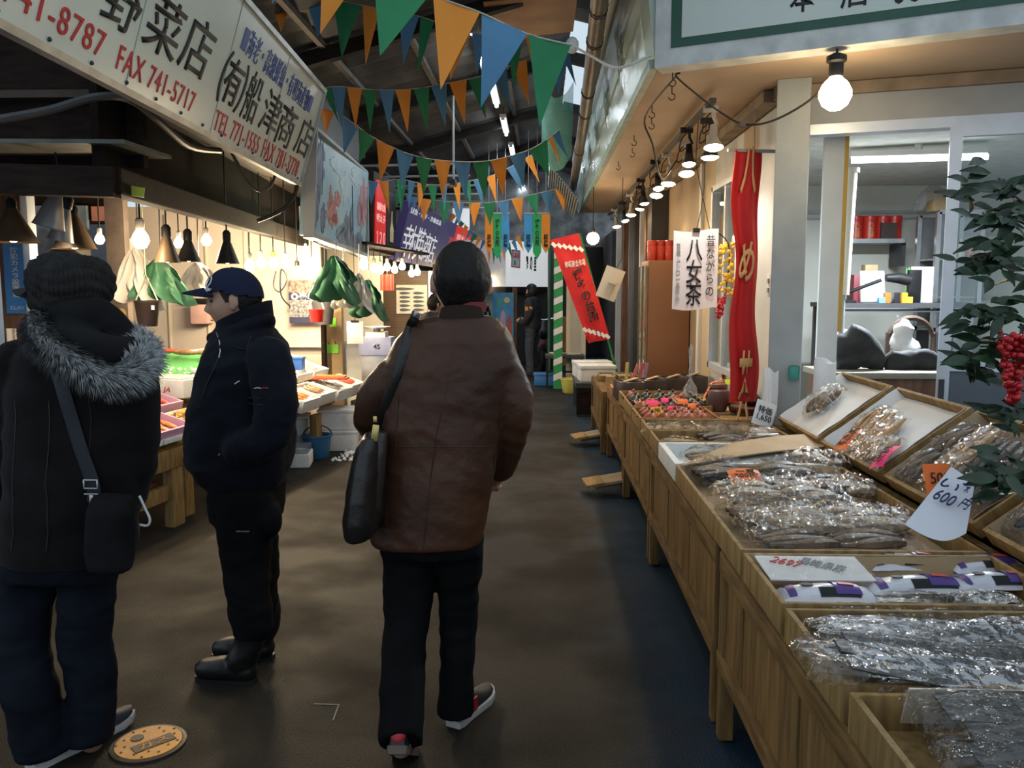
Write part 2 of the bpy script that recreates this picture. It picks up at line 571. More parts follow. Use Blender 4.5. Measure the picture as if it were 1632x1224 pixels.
# rod with a security camera
p0, p1 = P(723, 100, Y=10), P(723, 288, Y=10)
t = thing('security_camera', 'small security camera at the bottom of a long thin rod from the roof', 'security camera', p1)
mb = MB(); mb.tube([(0, 0, .02), (0, 0, roofz(p1.x) - p1.z - .02)], .014, 8); mb.build('rod', m_grey, t)
mb = MB(); mb.box((0, -.04, -.03), (.07, .2, .075), bev=.015); mb.build('body', m_dark, t)
mb = MB(); mb.tube([(0, -.13, -.03), (0, -.17, -.03)], .03, 12); mb.build('lens', m_black, t)

# ------------------------------------------------------------------ buildings on the right: eave, soffit, shop walls
A1, A2 = V((.62, 4.85, 0)), V((3.0, 3.75, 0))       # line of the big sign
W1, W2 = V((1.5, 5.4, 0)), V((3.6, 4.74, 0))        # line of the shop front
ZS = 2.8
mb = MB()
poly = [(.62, 4.85), (3.0, 3.75), (3.6, 4.74), (1.5, 5.4), (1.5, 14), (.64, 14)]
mb.prism(poly, Matrix.Translation((0, 0, ZS + .04)), .04)
struct(mb.build('ceiling', m_soffit, smooth=0))
# trim along the soffit's inner edge
mb = MB(); mb.span((1.42, 5.45, 2.76), (1.42, 14, 2.76), .1, .07); mb.span((1.42, 5.4, 2.76), (3.5, 4.72, 2.76), .08, .07)
k += 1; struct(mb.build('trim_%d' % k, mat('old timber trim', (0.26, 0.2, 0.14), 0.7, var=.3, scale=6), smooth=0))
# lane-side walls behind the goods
def lanewall(y0, y1, m, z0=0, z1=2.8, x=1.5, nm='wall_right', th=.1):
    mb = MB(); mb.box((x + th / 2, (y0 + y1) / 2, (z0 + z1) / 2), (th, y1 - y0, z1 - z0)); return struct(mb.build(nm, m, smooth=0))
m_pwall = mat('pale grey painted wall', (0.56, 0.6, 0.6), 0.55, var=.1, scale=3, bump=.05)
m_beige = mat('beige panel', (0.55, 0.43, 0.28), 0.55, var=.1, scale=2)
lanewall(5.36, 6.05, m_pwall)
lanewall(6.05, 6.5, m_beige)
lanewall(7.5, 8.0, m_beige); lanewall(8.0, 8.1, m_white, x=1.47); lanewall(8.1, 10.2, mat('brown beige panel', (0.40, 0.29, 0.18), .6, var=.12, scale=2))
lanewall(10.2, 10.6, m_dark, x=1.3, th=.3); lanewall(10.6, 24, mat('dim grey shutter', (.13, .135, .14), .6, var=.3, scale=20, stretch=(1, .1, 3)))
for i, (y, w_, m_) in enumerate(((10.9, .12, m_steel), (11.5, .2, m_bwood), (12.1, .1, m_white), (12.9, .25, m_dark), (13.6, .1, m_steel), (14.6, .3, m_bwood), (15.8, .15, m_white), (17, .3, m_dark))):
    mb = MB(); mb.box((1.44, y, 1.35), (.12, w_, 2.7)); struct(mb.build('trim_%d' % (200 + i), m_, smooth=0))
mb = MB(); mb.span((-3.2, 18.6, 3.5), (1.9, 20.4, 3.5), .1, 1.9); struct(mb.build('wall_back', mat('dim upper facade', (.28, .3, .31), .7, var=.6, scale=3), smooth=0))
lanewall(6.5, 7.5, m_white, 0, .9); lanewall(6.5, 7.5, m_white, 2.45, 2.8)
# window_1: curtained window in the lane wall
mb = MB()
for y in (6.52, 7.48): mb.box((1.5, y, 1.67), (.07, .05, 1.55))
for z in (.92, 2.43): mb.box((1.5, 7.0, z), (.07, 1.0, .05))
mb.box((1.5, 7.0, 1.67), (.05, .05, 1.5))
struct(mb.build('window_1', m_alu, smooth=0))
mb = MB(); mb.box((1.5, 7.0, 1.67), (.006, .95, 1.5)); struct(mb.build('window_1', film('window glass', (.95, .98, .97), .05, .02, 0, 2, .02), smooth=0))
mb = MB(); mb.grid(60, 2, lambda a, c_: V((1.62 + .02 * math.sin(a * 50), 6.55 + .9 * a, .95 + 1.45 * c_)), .003)
tag(mb.build('curtain', mat('grey white curtain', (0.5, 0.5, 0.47), .8, var=.1), smooth=60), 'pale pleated curtain behind the window next to the tall red banner', 'curtain')
# pillar at the corner
t = P(1262, 700, Z=.8)
mb = MB(); px, py = 1.5, 5.18
mb.box((1.5, 5.25, 1.4), (.19, .19, 2.8), rot=(0, 0, -.3), bev=.006)
struct(mb.build('wall_corner', mat('grey pillar paint', (0.33, 0.36, 0.37), .6, var=.12, scale=4, bump=.08), smooth=0))
# shop front: header over the doorway, sliding door track, posts
def along(p, q, s): return p + (q - p) * s
dW = (W2 - W1).normalized(); nW = V((dW.y, -dW.x, 0))
def onwall(s, z, off=0.0): return V((W1.x, W1.y, z)) + dW * s + nW * off
def wallbox(s0, s1, z0, z1, m, nm='wall_front', th=.08, off=0.0):
    mb = MB(); c_ = onwall((s0 + s1) / 2, (z0 + z1) / 2, off)
    mb.box(c_, (s1 - s0, th, z1 - z0), Euler((0, 0, math.atan2(dW.y, dW.x)))); return struct(mb.build(nm, m, smooth=0))
wallbox(0.02, 2.2, 2.56, 2.8, m_grey)
wallbox(0.08, 0.14, 0, 2.56, m_alu, 'door_1', .1)
wallbox(0.08, 2.2, 2.5, 2.56, m_alu, 'door_1', .12)
# ------------------------------------------------------------------ big shop sign over the corner
uS = (A2 - A1).normalized(); nS = V((uS.y, -uS.x, 0))
sg = thing('shop_sign', 'big white shop sign board with dark green border over the corner shop', 'sign', (A1.x, A1.y, ZS))
Ms = frame(A1 + V((0, 0, ZS + .5)), uS, (0, 0, 1))     # x along the sign, y up, z out
def sbox(name, x0, x1, y0, y1, z0, z1, m):
    mb = MB(); mb.box(((x0 + x1) / 2, (y0 + y1) / 2, (z0 + z1) / 2), (x1 - x0, y1 - y0, z1 - z0), M=Ms); return mb.build(name, m, sg, True, 0)
m_green = mat('dark green border', (0.015, 0.085, 0.055), .4, var=.1)
m_signw = mat('sign face', (0.60, 0.66, 0.61), .35, var=.05, scale=2)
sbox('frame', 0, 2.6, -.515, .6, -.14, .002, mat('sign frame', (.6, .62, .6), .5, .0, var=.2))
sbox('border', .09, 2.5, -.42, .55, .002, .008, m_green)
sbox('face', .15, 2.45, -.375, .52, .008, .012, m_signw)
def hit(u, v, M):
    """local x, y of the pixel ray on M's plane"""
    r = FW + RT * ((u - 816) / FPX) - UP * ((v - 612) / FPX)
    n = M.to_3x3() @ V((0, 0, 1)); o = M.translation
    l = M.inverted() @ (CAM + r * ((o - CAM).dot(n) / r.dot(n)))
    return l.x, l.y
for s, u, v in (('本', 1280, 20), ('店', 1362, 13), ('06', 1445, 6)):
    x, y = hit(u, v, Ms)
    txt('lettering', s, .13, .16, Ms @ Matrix.Translation((x, y + .08, .012)), m_ink, sg, bold=.01)
# fascia along the lane: glass covered sign with plastic film over it
fg = thing('fascia_sign', 'long pale glass covered sign along the lane edge of the soffit beside the pipes', 'sign', (.62, 8, ZS))
Mf = frame((.62, 14, ZS), (0, -1, 0), (-.12, 0, 1))
mb = MB(); mb.box((4.55, .42, -.06), (9.1, .84, .1), M=Mf); mb.build('panel', mat('pale green sign glass', (.42, .52, .48), .3, var=.25, scale=3, stretch=(1, .4, 1)), fg, True, 0)
mb = MB(); mb.box((4.55, .02, 0), (9.1, .05, .05), M=Mf); mb.build('edge_strip', mat('fascia edge', (.28, .42, .38), .4, var=.2), fg, True, 0)
for i, s in enumerate('海産物問屋'):
    txt('lettering', s, .42, .42, Mf @ Matrix.Translation((2.2 + i * 1.35, .45, .003)), mat('faded sign ink', (.12, .2, .2), .5), fg, bold=.01)
mb = MB(); mb.grid(60, 8, lambda a, c_: Mf @ V((9.05 * a, .02 + .8 * c_, .03 + .035 * abs(noise.noise(V((a * 26, c_ * 3, 3)))))))
mb.build('plastic_cover', film('loose plastic sheet', (.92, .97, .95), .05, .2, .06, 4, .2), fg, True, 30)
for i, y in enumerate((5.0, 5.35, 5.9, 6.3, 7.0, 7.6, 8.4)):
    mb = MB(); q = [(.74 + .05 * (i % 2), y, 2.8), (.74 + .05 * (i % 2), y, 2.76)]
    q += [(.74 + .05 * (i % 2) + .02 * math.sin(a), y, 2.74 + .02 * math.cos(a)) for a in [0, .8, 1.6, 2.4, 3.2, 4.0, 4.6]]
    tag(mb.tube(q, .0035, 6).build('ceiling_hook', m_wire), '%s small wire hook under the soffit counting back from the corner' % ORD[i].capitalize(), 'hook', 'hooks under the soffit')
# pipes along the eave
mb = MB(); q = smooth_path([(.30, 4.0, 3.33), (.36, 6, 3.27), (.42, 9, 3.2), (.47, 13, 3.08)], 4); mb.tube(q, .055, 14)
pp = thing('drain_pipe', 'dark brown drain pipe bound with wire along the top of the eave', 'pipe', (.4, 8, 3.1))
mb.build('pipe', mat('dark brown pipe', (.10, .075, .06), .45, var=.3), pp, True)
for y in (4.7, 5.3, 6.1, 7.2, 8.5, 10):
    s_ = [c_ for c_ in q]; c_ = min(s_, key=lambda p: abs(p.y - y))
    mb = MB(); mb.tube([c_ + V((.058 * math.cos(a * .6), .004 * a, .058 * math.sin(a * .6))) for a in range(22)], .004, 5); mb.build('wire_binding', m_wire, pp, True)
mb = MB(); mb.tube(smooth_path([(.46, 5.0, 3.45), (.47, 8, 3.5), (.5, 13, 3.5)], 4), .045, 12)
tag(mb.build('conduit_pipe', m_grey), 'pale grey pipe running above the dark brown drain pipe', 'pipe')

# ------------------------------------------------------------------ globe bulb and its cable in front of the shop
p = P(1331, 150, Y=4.5)
t = thing('globe_bulb', 'big glowing round bulb hanging under the white shop sign', 'light bulb', p)
mb = MB(); mb.lathe([(.0, -.082), (.03, -.078), (.062, -.055), (.08, -.015), (.08, .015), (.062, .052), (.035, .078), (.028, .09)], n=20); mb.build('glass', glow('big bulb glass', (1, .76, .44), 30), t)
mb = MB(); mb.lathe([(.032, .085), (.036, .1), (.036, .15), (.05, .16), (.05, .185), (.02, .2)], n=16); mb.build('socket', m_black, t)
lamp('bulb_light', 'POINT', p + V((0, 0, -.14)), 7, WARM, .08, parent=t)
mb = MB(); mb.tube([(0, 0, .19), (.0, 0, 2.8 - p.z)], .006, 6); mb.build('cord', m_wire, t)
q = [P(1330, 115, Y=4.5), P(1290, 160, Y=4.7), P(1230, 193, Y=4.95), P(1185, 198, Y=5.1), P(1150, 180, Y=5.15), P(1110, 150, Y=5.1), P(1078, 122, Y=5.0), V((.78, 4.98, 2.79))]
mb = MB(); mb.tube(smooth_path(q, 5), .006, 6); mb.box(q[3], (.05, .03, .03)); tag(mb.build('power_cable', m_wire), 'sagging black cable with a connector between the round bulb and the soffit', 'cable')
q = [V((.76, 5.0, 2.78)), P(1028, 185, Y=5.4), P(1040, 230, Y=5.6), P(1055, 285, Y=6.3), V((1.08, 7.0, 2.6))]
mb = MB(); mb.tube(smooth_path(q, 5), .006, 6); tag(mb.build('power_cable', m_wire), 'black cable hanging from the soffit corner to the row of clamp lamps', 'cable')
q = [P(912, 72, Y=5.2), P(940, 88, Y=5.1), P(985, 108, Y=4.95), V((.6, 4.86, 2.86))]
mb = MB(); mb.tube(smooth_path(q, 5), .008, 6); mb.ico(q[0], (.04, .03, .05), 2)
tag(mb.build('plastic_string', mat('white twine', (.7, .7, .66), .6)), 'white plastic string knotted to the bunting end at the sign corner', 'string')

# ------------------------------------------------------------------ clamp lamps under the soffit
mb = MB(); mb.span((1.06, 5.45, 2.74), (1.06, 13.6, 2.74), .04, .03)
tag(mb.build('lamp_rail', m_dark), 'dark lamp rail under the soffit that carries the spot lamps', 'lamp rail')
LP = [(5.62, 0, 1), (6.0, .05, 2), (6.35, -.03, 0), (6.9, .04, 1), (7.5, 0, 1), (7.9, -.05, 0), (8.5, .03, 1), (9.2, -.03, 0), (9.8, .03, 0), (10.6, 0, 1), (11.6, 0, 0), (12.6, -.02, 1)]
m_wht = mat('white lamp plastic', (.55, .52, .47), .4)
for i, (y, dx, kd) in enumerate(LP):
    x = 1.1 + dx
    t = thing('spot_lamp', '%s clamp spot lamp in the row under the soffit counting back from the corner pillar' % ORD[i].capitalize(), 'spot lamp', (x, y, 2.72), group='spot lamps under the soffit')
    tilt = (-.35 + .25 * R.random(), .3 * (R.random() - .5), 0)
    Mt = Matrix.Translation((0, 0, -.1)) @ Euler(tilt).to_matrix().to_4x4()
    mb = MB(); mb.tube([(0, 0, 0), (0, 0, -.05), (.02, 0, -.09), (0, 0, -.11)], .012, 8); mb.box((-.02, 0, .0), (.09, .03, .04)); mb.build('clamp', m_black if kd != 1 else m_wht, t)
    mb = MB(); mb.lathe([(.022, 0), (.026, -.03), (.026, -.07), (.03, -.075)], Mt, 14); mb.build('socket', m_wht if kd else m_black, t)
    rr_ = .062 if kd else .05
    mb = MB(); mb.lathe([(.025, -.07), (.034, -.1), (rr_ * .9, -.135), (rr_, -.15)], Mt, 18, cap=False); mb.build('reflector', m_wht if kd == 1 else m_dark, t)
    mb = MB(); mb.lathe([(rr_ * .96, -.147), (rr_ * .7, -.16), (.0, -.168)], Mt, 16); mb.build('bulb_face', m_bulbw if kd == 2 else m_bulb, t)
    mb = MB(); mb.tube(smooth_path([(0, 0, .0), (-.05, .04, -.06), (-.06, .05, -.14), (-.02, .02, -.12), (0, 0, -.1)], 4), .005, 6); mb.build('cord', m_wire, t)
    lamp('lamp_light', 'SPOT', V((x, y, 2.72)) + Mt @ V((0, 0, -.18)), (20, 15, 22)[kd], (1, .95, .88) if kd == 2 else WARM, .05, V((x, y, 2.72)) + Mt @ V((0, 0, -1.2)), 130, t)
p = P(945, 380, Y=10.4)
t = thing('globe_bulb', 'small glowing bulb hanging behind the red nobori banner', 'light bulb', p)
mb = MB(); mb.sphere((0, 0, 0), .075, 16); mb.build('glass', m_bulb, t)
mb = MB(); mb.lathe([(.025, .06), (.028, .12)], n=12); mb.tube([(0, 0, .12), (0, 0, 2.8 - p.z)], .006, 6); mb.build('socket', m_black, t)
lamp('bulb_light', 'POINT', p + V((0, -.1, -.08)), 10, WARM, .06, parent=t)

# ------------------------------------------------------------------ tall red banner, hanging tea sign
def cloth(name, c0, xd, yd, w_, h_, m, parent=None, wav=.02, nu=16, nv=24, seed=0, freq=9):
    x, y = V(xd).normalized(), V(yd).normalized(); n = x.cross(y)
    mb = MB()
    mb.grid(nu, nv, lambda a, c_: V(c0) + x * (w_ * (a - .5)) + y * (h_ * (c_ - .5)) + n * (wav * math.sin(a * freq + seed + c_ * 1.3) * (1 - .35 * c_)), .004)
    return mb.build(name, m, parent, True, 60)
m_red = mat('red banner cloth', (.62, .018, .022), .7, var=.12, scale=4)
m_yel = mat('pale orange lettering', (.86, .5, .22), .7)
t = thing('cloth_banner', 'tall narrow red cloth banner with pale orange characters hanging before the window', 'banner', (1.33, 5.6, .75))
pt, pb = P(1192, 240, Y=5.6), P(1182, 640, Y=5.55)
hb = pt.z - pb.z
mB = frame((pt + pb) / 2, V((.98, .2, 0)), pt - pb)
mb = MB(); mb.grid(14, 30, lambda a, c_: mB @ V((.185 * (a - .5) * (1 + .12 * math.sin(c_ * 9)) + .012 * math.sin(c_ * 14), hb * (c_ - .5), .02 * math.sin(a * 10 + c_ * 2))), .004)
bc = mb.build('cloth', m_red, t, True, 60)
for s, v_, h_ in (('八', .68, .3), ('め', 0.1, .26), ('茶', -.72, .5)):
    txt('lettering', s, .105, h_, mB @ Matrix.Translation((0.0, v_, .024)), m_yel, t, shear=.25, bold=.02)
mb = MB(); mb.span(mB @ V((-.13, hb / 2, 0)), mB @ V((.2, hb / 2, 0)), .02, .02); mb.tube([mB @ V((.05, hb / 2, 0)), mB @ V((.05, hb / 2 + .24, 0))], .004, 6); mb.build('rod', m_grey, t, True)

t = thing('hanging_sign', 'white paper sign reading old style Yame tea hanging over the teapots', 'sign', P(1108, 492, Y=6.3))
m1 = frame(P(1108, 430, Y=6.3), (1, -.06, 0), (0.06, -.02, 1))
mb = MB(); mb.grid(8, 12, lambda a, c_: m1 @ V((.325 * (a - .5), .57 * (c_ - .5) - .012 * math.sin(a * 5), .015 * math.sin(a * 3 + c_ * 2))), .003); mb.build('sheet', m_paper, t, True)
vtxt('lettering', '昔ながらの', .062, .44, m1 @ Matrix.Translation((.105, .03, .02)), m_ink, t, lines=1.05)
vtxt('lettering', '八女茶', .115, .48, m1 @ Matrix.Translation((-.01, -.02, .022)), m_ink, t, bold=.01)
vtxt('lettering', '百歳ムシロ一品のみ', .03, .42, m1 @ Matrix.Translation((-.125, -.02, .02)), m_grey, t)
mb = MB(); mb.box(m1 @ V((.0, .285, .01)), (.05, .02, .03)); mb.tube([m1 @ V((0, .28, 0)), m1 @ V((.03, .42, 0)), P(1122, 300, Y=6.3), P(1124, 250, Y=6.3) + V((0, 0, .26))], .003, 5); mb.build('clip', m_black, t, True)
# thin rod and twine with a water bag
p = P(1100, 620, Y=6.3)
t = thing('water_bag', 'clear bag of water knotted on a white strip below the tea sign', 'bag', p)
mb = MB(); mb.lathe([(0, -.09), (.035, -.08), (.058, -.04), (.05, .01), (.02, .06), (.008, .09), (.02, .11), (.012, .16), (.02, .3), (.008, .33)], n=14)
mb.build('bag', film('bag film', (.86, .93, 1), .2, .08, .12, 30, .4), t)
mb = MB(); mb.span((0, 0, .3), (0, .0, .62), .03, .005); mb.build('strip', m_paper, t)

# flower spray by the window: yellow and red artificial blossoms
t = thing('flower_spray', 'yellow and red artificial blossom spray behind the hanging tea sign', 'flowers', P(1150, 505, Y=6.4))
q = [P(1132, 370, Y=6.4), P(1150, 375, Y=6.4), P(1162, 395, Y=6.4), P(1160, 440, Y=6.42), P(1150, 500, Y=6.45)]
mb = MB(); mb.tube(smooth_path(q, 4), .004, 6); mb.tube([q[0], q[0] + V((-.12, 0, .5)), q[0] + V((-.1, 0, .95))], .003, 5); mb.build('stem', m_dwood, t, True)
mb = MB()
for i in range(60):
    a = R.random(); c_ = P(1140 + 28 * R.random() + 6 * a, 385 + 85 * a, Y=6.35 + .12 * R.random()); mb.ico(c_, .012 + .008 * R.random(), 1)
mb.build('yellow_blossom', mat('yellow blossom', (.8, .55, .05), .6), t, True)
mb = MB()
for i in range(50):
    a = R.random(); mb.ico(P(1142 + 18 * (R.random()) * (1 - a * .6), 465 + 42 * a, Y=6.33 + .1 * R.random()), .012, 1)
mb.build('red_blossom', mat('red blossom', (.55, .02, .04), .5), t, True)

# ------------------------------------------------------------------ cabinet and things along the lane wall
t = thing('cabinet', 'brown side of a tall sliding glass door cabinet against the lane wall', 'cabinet', (1.28, 8.9, 0))
mb = MB(); mb.box((0, 0, .93), (.42, .62, 1.86), bev=.01); mb.build('carcass', mat('brown laminate', (.27, .125, .06), .5, var=.08, scale=2), t)
for i in range(2):
    mb = MB(); mb.box((-.22, -.16 + .32 * i, .95), (.012, .3, 1.7)); mb.build('door', mat('cabinet glass', (.3, .36, .33), .1), t)
    for s in (-1, 1):
        mb = MB(); mb.box((-.228, -.16 + .32 * i + s * .14, .95), (.016, .025, 1.72)); mb.build('door_rail', m_tray, t)
for i in range(5):
    mt_ = [mat('red tin', (.55, .06, .04), .35), mat('green tin', (.15, .5, .08), .35)][i > 2]
    mb = MB(); mb.lathe([(.042, 0), (.045, .004), (.045, .15), (.042, .155), (.046, .158), (.046, .2), (.04, .205)], n=16)
    o = mb.build('tea_tin', mt_); o.location = (1.12 + .088 * i, 8.74 + .02 * (i % 2), 1.86)
    tag(o, '%s tea tin of five in a row on top of the brown cabinet' % ORD[i].capitalize(), 'tin', 'tea tins on the cabinet')
mb = MB(); mb.box((1.495, 5.82, 1.25)if False else (1.488, 5.6, 1.6), (.02, .09, .15), bev=.006)
t = thing('wall_switch', 'small light switch plate on the pale wall between banner and pillar', 'switch', (1.488, 5.6, 1.6))
mb.build('plate', m_white, t, True)
mb = MB(); mb.box((1.475, 5.6, 1.63), (.012, .03, .03)); mb.box((1.475, 5.6, 1.57), (.012, .03, .03)); mb.build('rocker', m_grey, t, True)
mb = MB(); mb.box((0, 0, 0), (.06, .004, .085), bev=.01); st = mb.build('sticker', mat('teal sticker', (.05, .32, .27), .4)); st.location = P(1265, 605, Y=5.13); st.rotation_euler.z = -.3
tag(st, 'small teal sticker on the grey corner pillar', 'sticker')

# wall of carton and paper hung behind the red nobori
t = thing('hanging_paper', 'white paper poster hung askew on the dark post beside the red nobori', 'poster', P(973, 460, Y=9.6))
m1 = frame(P(973, 452, Y=9.6), (.95, -.2, -.35), (.3, 0, .95))
mb = MB(); mb.grid(6, 6, lambda a, c_: m1 @ V((.22 * (a - .5), .36 * (c_ - .5), .015 * math.sin(a * 4))), .004); mb.build('sheet', m_cream, t, True)
mb = MB(); mb.box(m1 @ V((.02, 0, .02)), (.09, .004, .12), m1.to_3x3()); mb.build('picture', m_grey, t, True)
mb = MB(); mb.tube([m1 @ V((0, .18, 0)), m1 @ V((.02, .3, 0)), m1 @ V((.02, .3, 0)) + V((0, 0, .9))], .004, 5); mb.build('string', m_wire, t, True)

# ------------------------------------------------------------------ sliding door and the shop interior
dz = math.atan2(dW.y, dW.x)
d = thing('door_leaf', 'aluminium sliding shop door with glass above a blue grey panel', 'door', onwall(1.5, 0, .07), dz)
def dbox(n, x0, x1, z0, z1, m, y=0, th=.035, par=None):
    mb = MB(); mb.box(((x0 + x1) / 2, y, (z0 + z1) / 2), (x1 - x0, th, z1 - z0)); return mb.build(n, m, par or d, False, 0)
st = dbox('stile', -.60, -.535, .02, 2.5, m_alu)
dbox('handle', -.59, -.56, .93, 1.05, m_dark, .02 - .04, .01, st)
dbox('top_rail', -.535, .7, 2.44, 2.5, m_alu); dbox('middle_rail', -.535, .7, 1.1, 1.16, m_alu); dbox('bottom_rail', -.535, .7, .02, .1, m_alu)
dbox('lower_panel', -.535, .7, .1, 1.1, mat('blue grey door panel', (.105, .125, .165), .45, var=.06), 0, .015)
dbox('glass', -.535, .7, 1.16, 2.44, film('door glass', (.93, .97, .97), .03, .02, 0, 2, .01, .25), 0, .006)
d['kind'] = 'structure'
wallbox(2.2, 2.9, 0, 2.8, m_grey)
# room
def flat(a, b_, m, nm):
    mb = MB(); a, b_ = V(a), V(b_); mb.box((a + b_) / 2, tuple(max(abs(x), .02) for x in (b_ - a))); return struct(mb.build(nm, m, smooth=0))
m_room = mat('shop wall', (.62, .62, .56), .6, var=.06, scale=2)
flat((1.6, 9.0, 0), (6.5, 9.1, 2.7), m_room, 'wall_back'); flat((6.5, 4, 0), (6.6, 9.1, 2.7), m_room, 'wall_side')
mb = MB(); mb.prism([(1.62, 5.45), (3.6, 4.85), (6.5, 4.2), (6.5, 9), (1.62, 9)], Matrix.Translation((0, 0, 2.68)), .05); struct(mb.build('ceiling', mat('shop ceiling', (.6, .6, .56), .7), smooth=0))
mb = MB(); mb.span((2.6, 8.97, 2.36), (6.4, 8.97, 2.36), .03, .03); mb.span((2.6, 8.96, 2.3), (6.4, 8.96, 2.3), .02, .02); k += 1; struct(mb.build('trim_%d' % k, m_grey, smooth=0))
a_, b_ = P(1357, 256, Y=6.6), P(1575, 250, Y=6.3)
t = thing('fluorescent_lamp', 'glowing fluorescent tube on the ceiling of the small shop', 'ceiling light', (a_ + b_) / 2)
mb = MB(); mb.span(a_ + V((0, .02, .045)), b_ + V((0, .02, .045)), .1, .04); mb.tube([(a_ + b_) / 2 + V((0, 0, .05)), (a_ + b_) / 2 + V((0, 0, 2.64 - a_.z))], .03, 8); mb.build('housing', m_white, t, True)
mb = MB(); mb.tube([a_, b_], .02, 12); mb.build('tube', m_tubel, t, True)
lamp('tube_light', 'AREA', (a_ + b_) / 2 + V((0, 0, -.06)), 170, COOL, 1.0, (a_ + b_) / 2 + V((0, 0, -2)), parent=t, sy=.08)
# white post and yellow edge just inside
mb = MB(); q = P(1322, 420, Y=5.62); mb.box((q.x, 5.62, 1.3), (.13, .03, 2.6)); t = thing('door_leaf', 'scuffed white door leaf standing open just inside the shop doorway', 'door', (q.x, 5.62, 0)); mb.build('panel', m_white, t, True)
mb = MB(); mb.box((q.x + .075, 5.62, 1.95), (.025, .035, 1.3)); mb.build('yellow_edge', mat('ochre edge', (.6, .35, .06), .6), t, True)
t['kind'] = 'structure'
t = thing('roll_screen', 'rolled cream screen standing behind the white door leaf', 'screen', P(1352, 420, Y=6.4)); t.location.z = 0
mb = MB(); mb.tube([P(1343, 470, Y=6.4), P(1356, 275, Y=6.4)], .045, 14); mb.tube([P(1356, 275, Y=6.4), P(1356.5, 268, Y=6.4)], .06, 14); mb.build('roll', m_cream, t, True); 
mb = MB(); mb.tube([P(1343, 470, Y=6.4), (P(1343, 470, Y=6.4).x, 6.4, 0)], .02, 10); mb.build('pole', m_grey, t, True)
# shelf with red canisters
t = thing('wall_shelf', 'steel wall shelf carrying the red tea canisters', 'shelf', P(1390, 390, Y=8.8))
a_, b_ = P(1342, 387, Y=8.75), P(1432, 384, Y=8.75)
mb = MB(); mb.box((a_ + b_) / 2, (b_.x - a_.x, .4, .04)); mb.build('board', m_steel, t, True)
mb = MB(); mb.box(P(1430, 405, Y=8.8), (.04, .3, .25)); mb.build('bracket', m_dark, t, True)
for i, u in enumerate((1362, 1384, 1405, 1424)):
    c_ = P(u, 384, Y=8.72); tt = thing('tea_canister', '%s red tea canister on the steel shelf counting from the doorpost' % ORD[i].capitalize(), 'canister', (c_.x, c_.y, a_.z + .02), group='red tea canisters')
    mb = MB(); mb.lathe([(.066, 0), (.07, .004), (.07, .185)], n=20); mb.build('body', mat('red canister', (.55, .03, .02), .3), tt)
    mb = MB(); mb.lathe([(.072, .185), (.073, .19), (.073, .235), (.066, .242)], n=20); mb.build('lid', mat('red canister', (.55, .03, .02)), tt)
    if i < 2: vtxt('lettering', '八女茶', .045, .15, frame((0, -.072, .1), (1, 0, 0), (0, 0, 1)), mat('gold ink', (.7, .45, .15), .4), tt, world=False)
c_ = P(1418, 367, Y=8.6); mb = MB(); mb.box((0, 0, .085), (.16, .02, .17)); o = mb.build('dark_card', mat('dark brown card', (.05, .03, .025), .6)); o.location = (c_.x, 8.62, a_.z + .02); tag(o, 'dark brown square card leaning before the red canisters', 'card')
# glass display cabinet
t = thing('display_cabinet', 'aluminium framed glass display cabinet behind the sliding door', 'cabinet', P(1530, 420, Y=8.0)); t.location.z = 0
x0, x1 = P(1492, 420, Y=8).x, P(1562, 420, Y=8).x; zt = P(1500, 338, Y=8).z
mb = MB()
for x in (x0, x1):
    for y in (8.0, 8.4): mb.box((x, y, zt / 2), (.04, .04, zt))
for z in (.05, 1.2, zt):
    for y in (8.0, 8.4): mb.box(((x0 + x1) / 2, y, z), (x1 - x0, .04, .04))
mb.build('frame', m_steel, t, True, 0)
for z in (.6, 1.2, 1.5, 1.85):
    mb = MB(); mb.box(((x0 + x1) / 2, 8.2, z), (x1 - x0 - .04, .36, .015)); mb.build('shelf', mat('cabinet shelf', (.3, .3, .3), .4), t, True, 0)
mb = MB(); mb.box(((x0 + x1) / 2, 8.42, zt / 2), (x1 - x0, .01, zt)); mb.build('back_panel', mat('cabinet back', (.12, .12, .12), .6), t, True, 0)
mb = MB(); mb.box(((x0 + x1) / 2, 7.985, zt / 2), (x1 - x0 - .04, .006, zt - .1)); mb.build('glass_front', film('cabinet pane', (.9, .93, .93), .08, .03, 0, 2, .02), t, True, 0)
o = MB().box((0, 0, .1), (.16, .14, .2), bev=.01).build('carton', m_card); o.location = (x0 + .08, 8.2, zt + .02); tag(o, 'brown carton under a clear bag on top of the display cabinet', 'box')
mb = MB(); mb.grid(14, 10, lambda a, c_: V((.34 * (a - .4), .26 * (c_ - .5), .24 * math.sin(PI * min(1, a * 1.15)) ** .5 * math.sin(PI * (.15 + .7 * c_)) + .02 * noise.noise(V((a * 9, c_ * 9, 1)))))); o = mb.build('clear_bag', film('loose clear bag', (.95, .97, 1), .2, .15, .15, 14, .5)); o.location = (x0 + .05, 8.2, zt + .02); tag(o, 'crumpled clear bag draped over the carton on the display cabinet', 'bag')
for i, (u, c_) in enumerate(((1518, (.6, .12, .05)), (1530, (.55, .5, .42)), (1545, (.45, .1, .05)))):
    o = MB().lathe([(.03, 0), (.045, .03), (.04, .1), (.018, .15), (.02, .19), (0, .2)], n=12).build('ornament', mat('ornament %d' % i, c_, .4)); q = P(u, 420, Y=8.2); o.location = (q.x, 8.2, 1.858); tag(o, ['small red ornament', 'small pale ornament', 'small dark red ornament'][i] + ' on the upper shelf of the glass display cabinet', 'ornament')
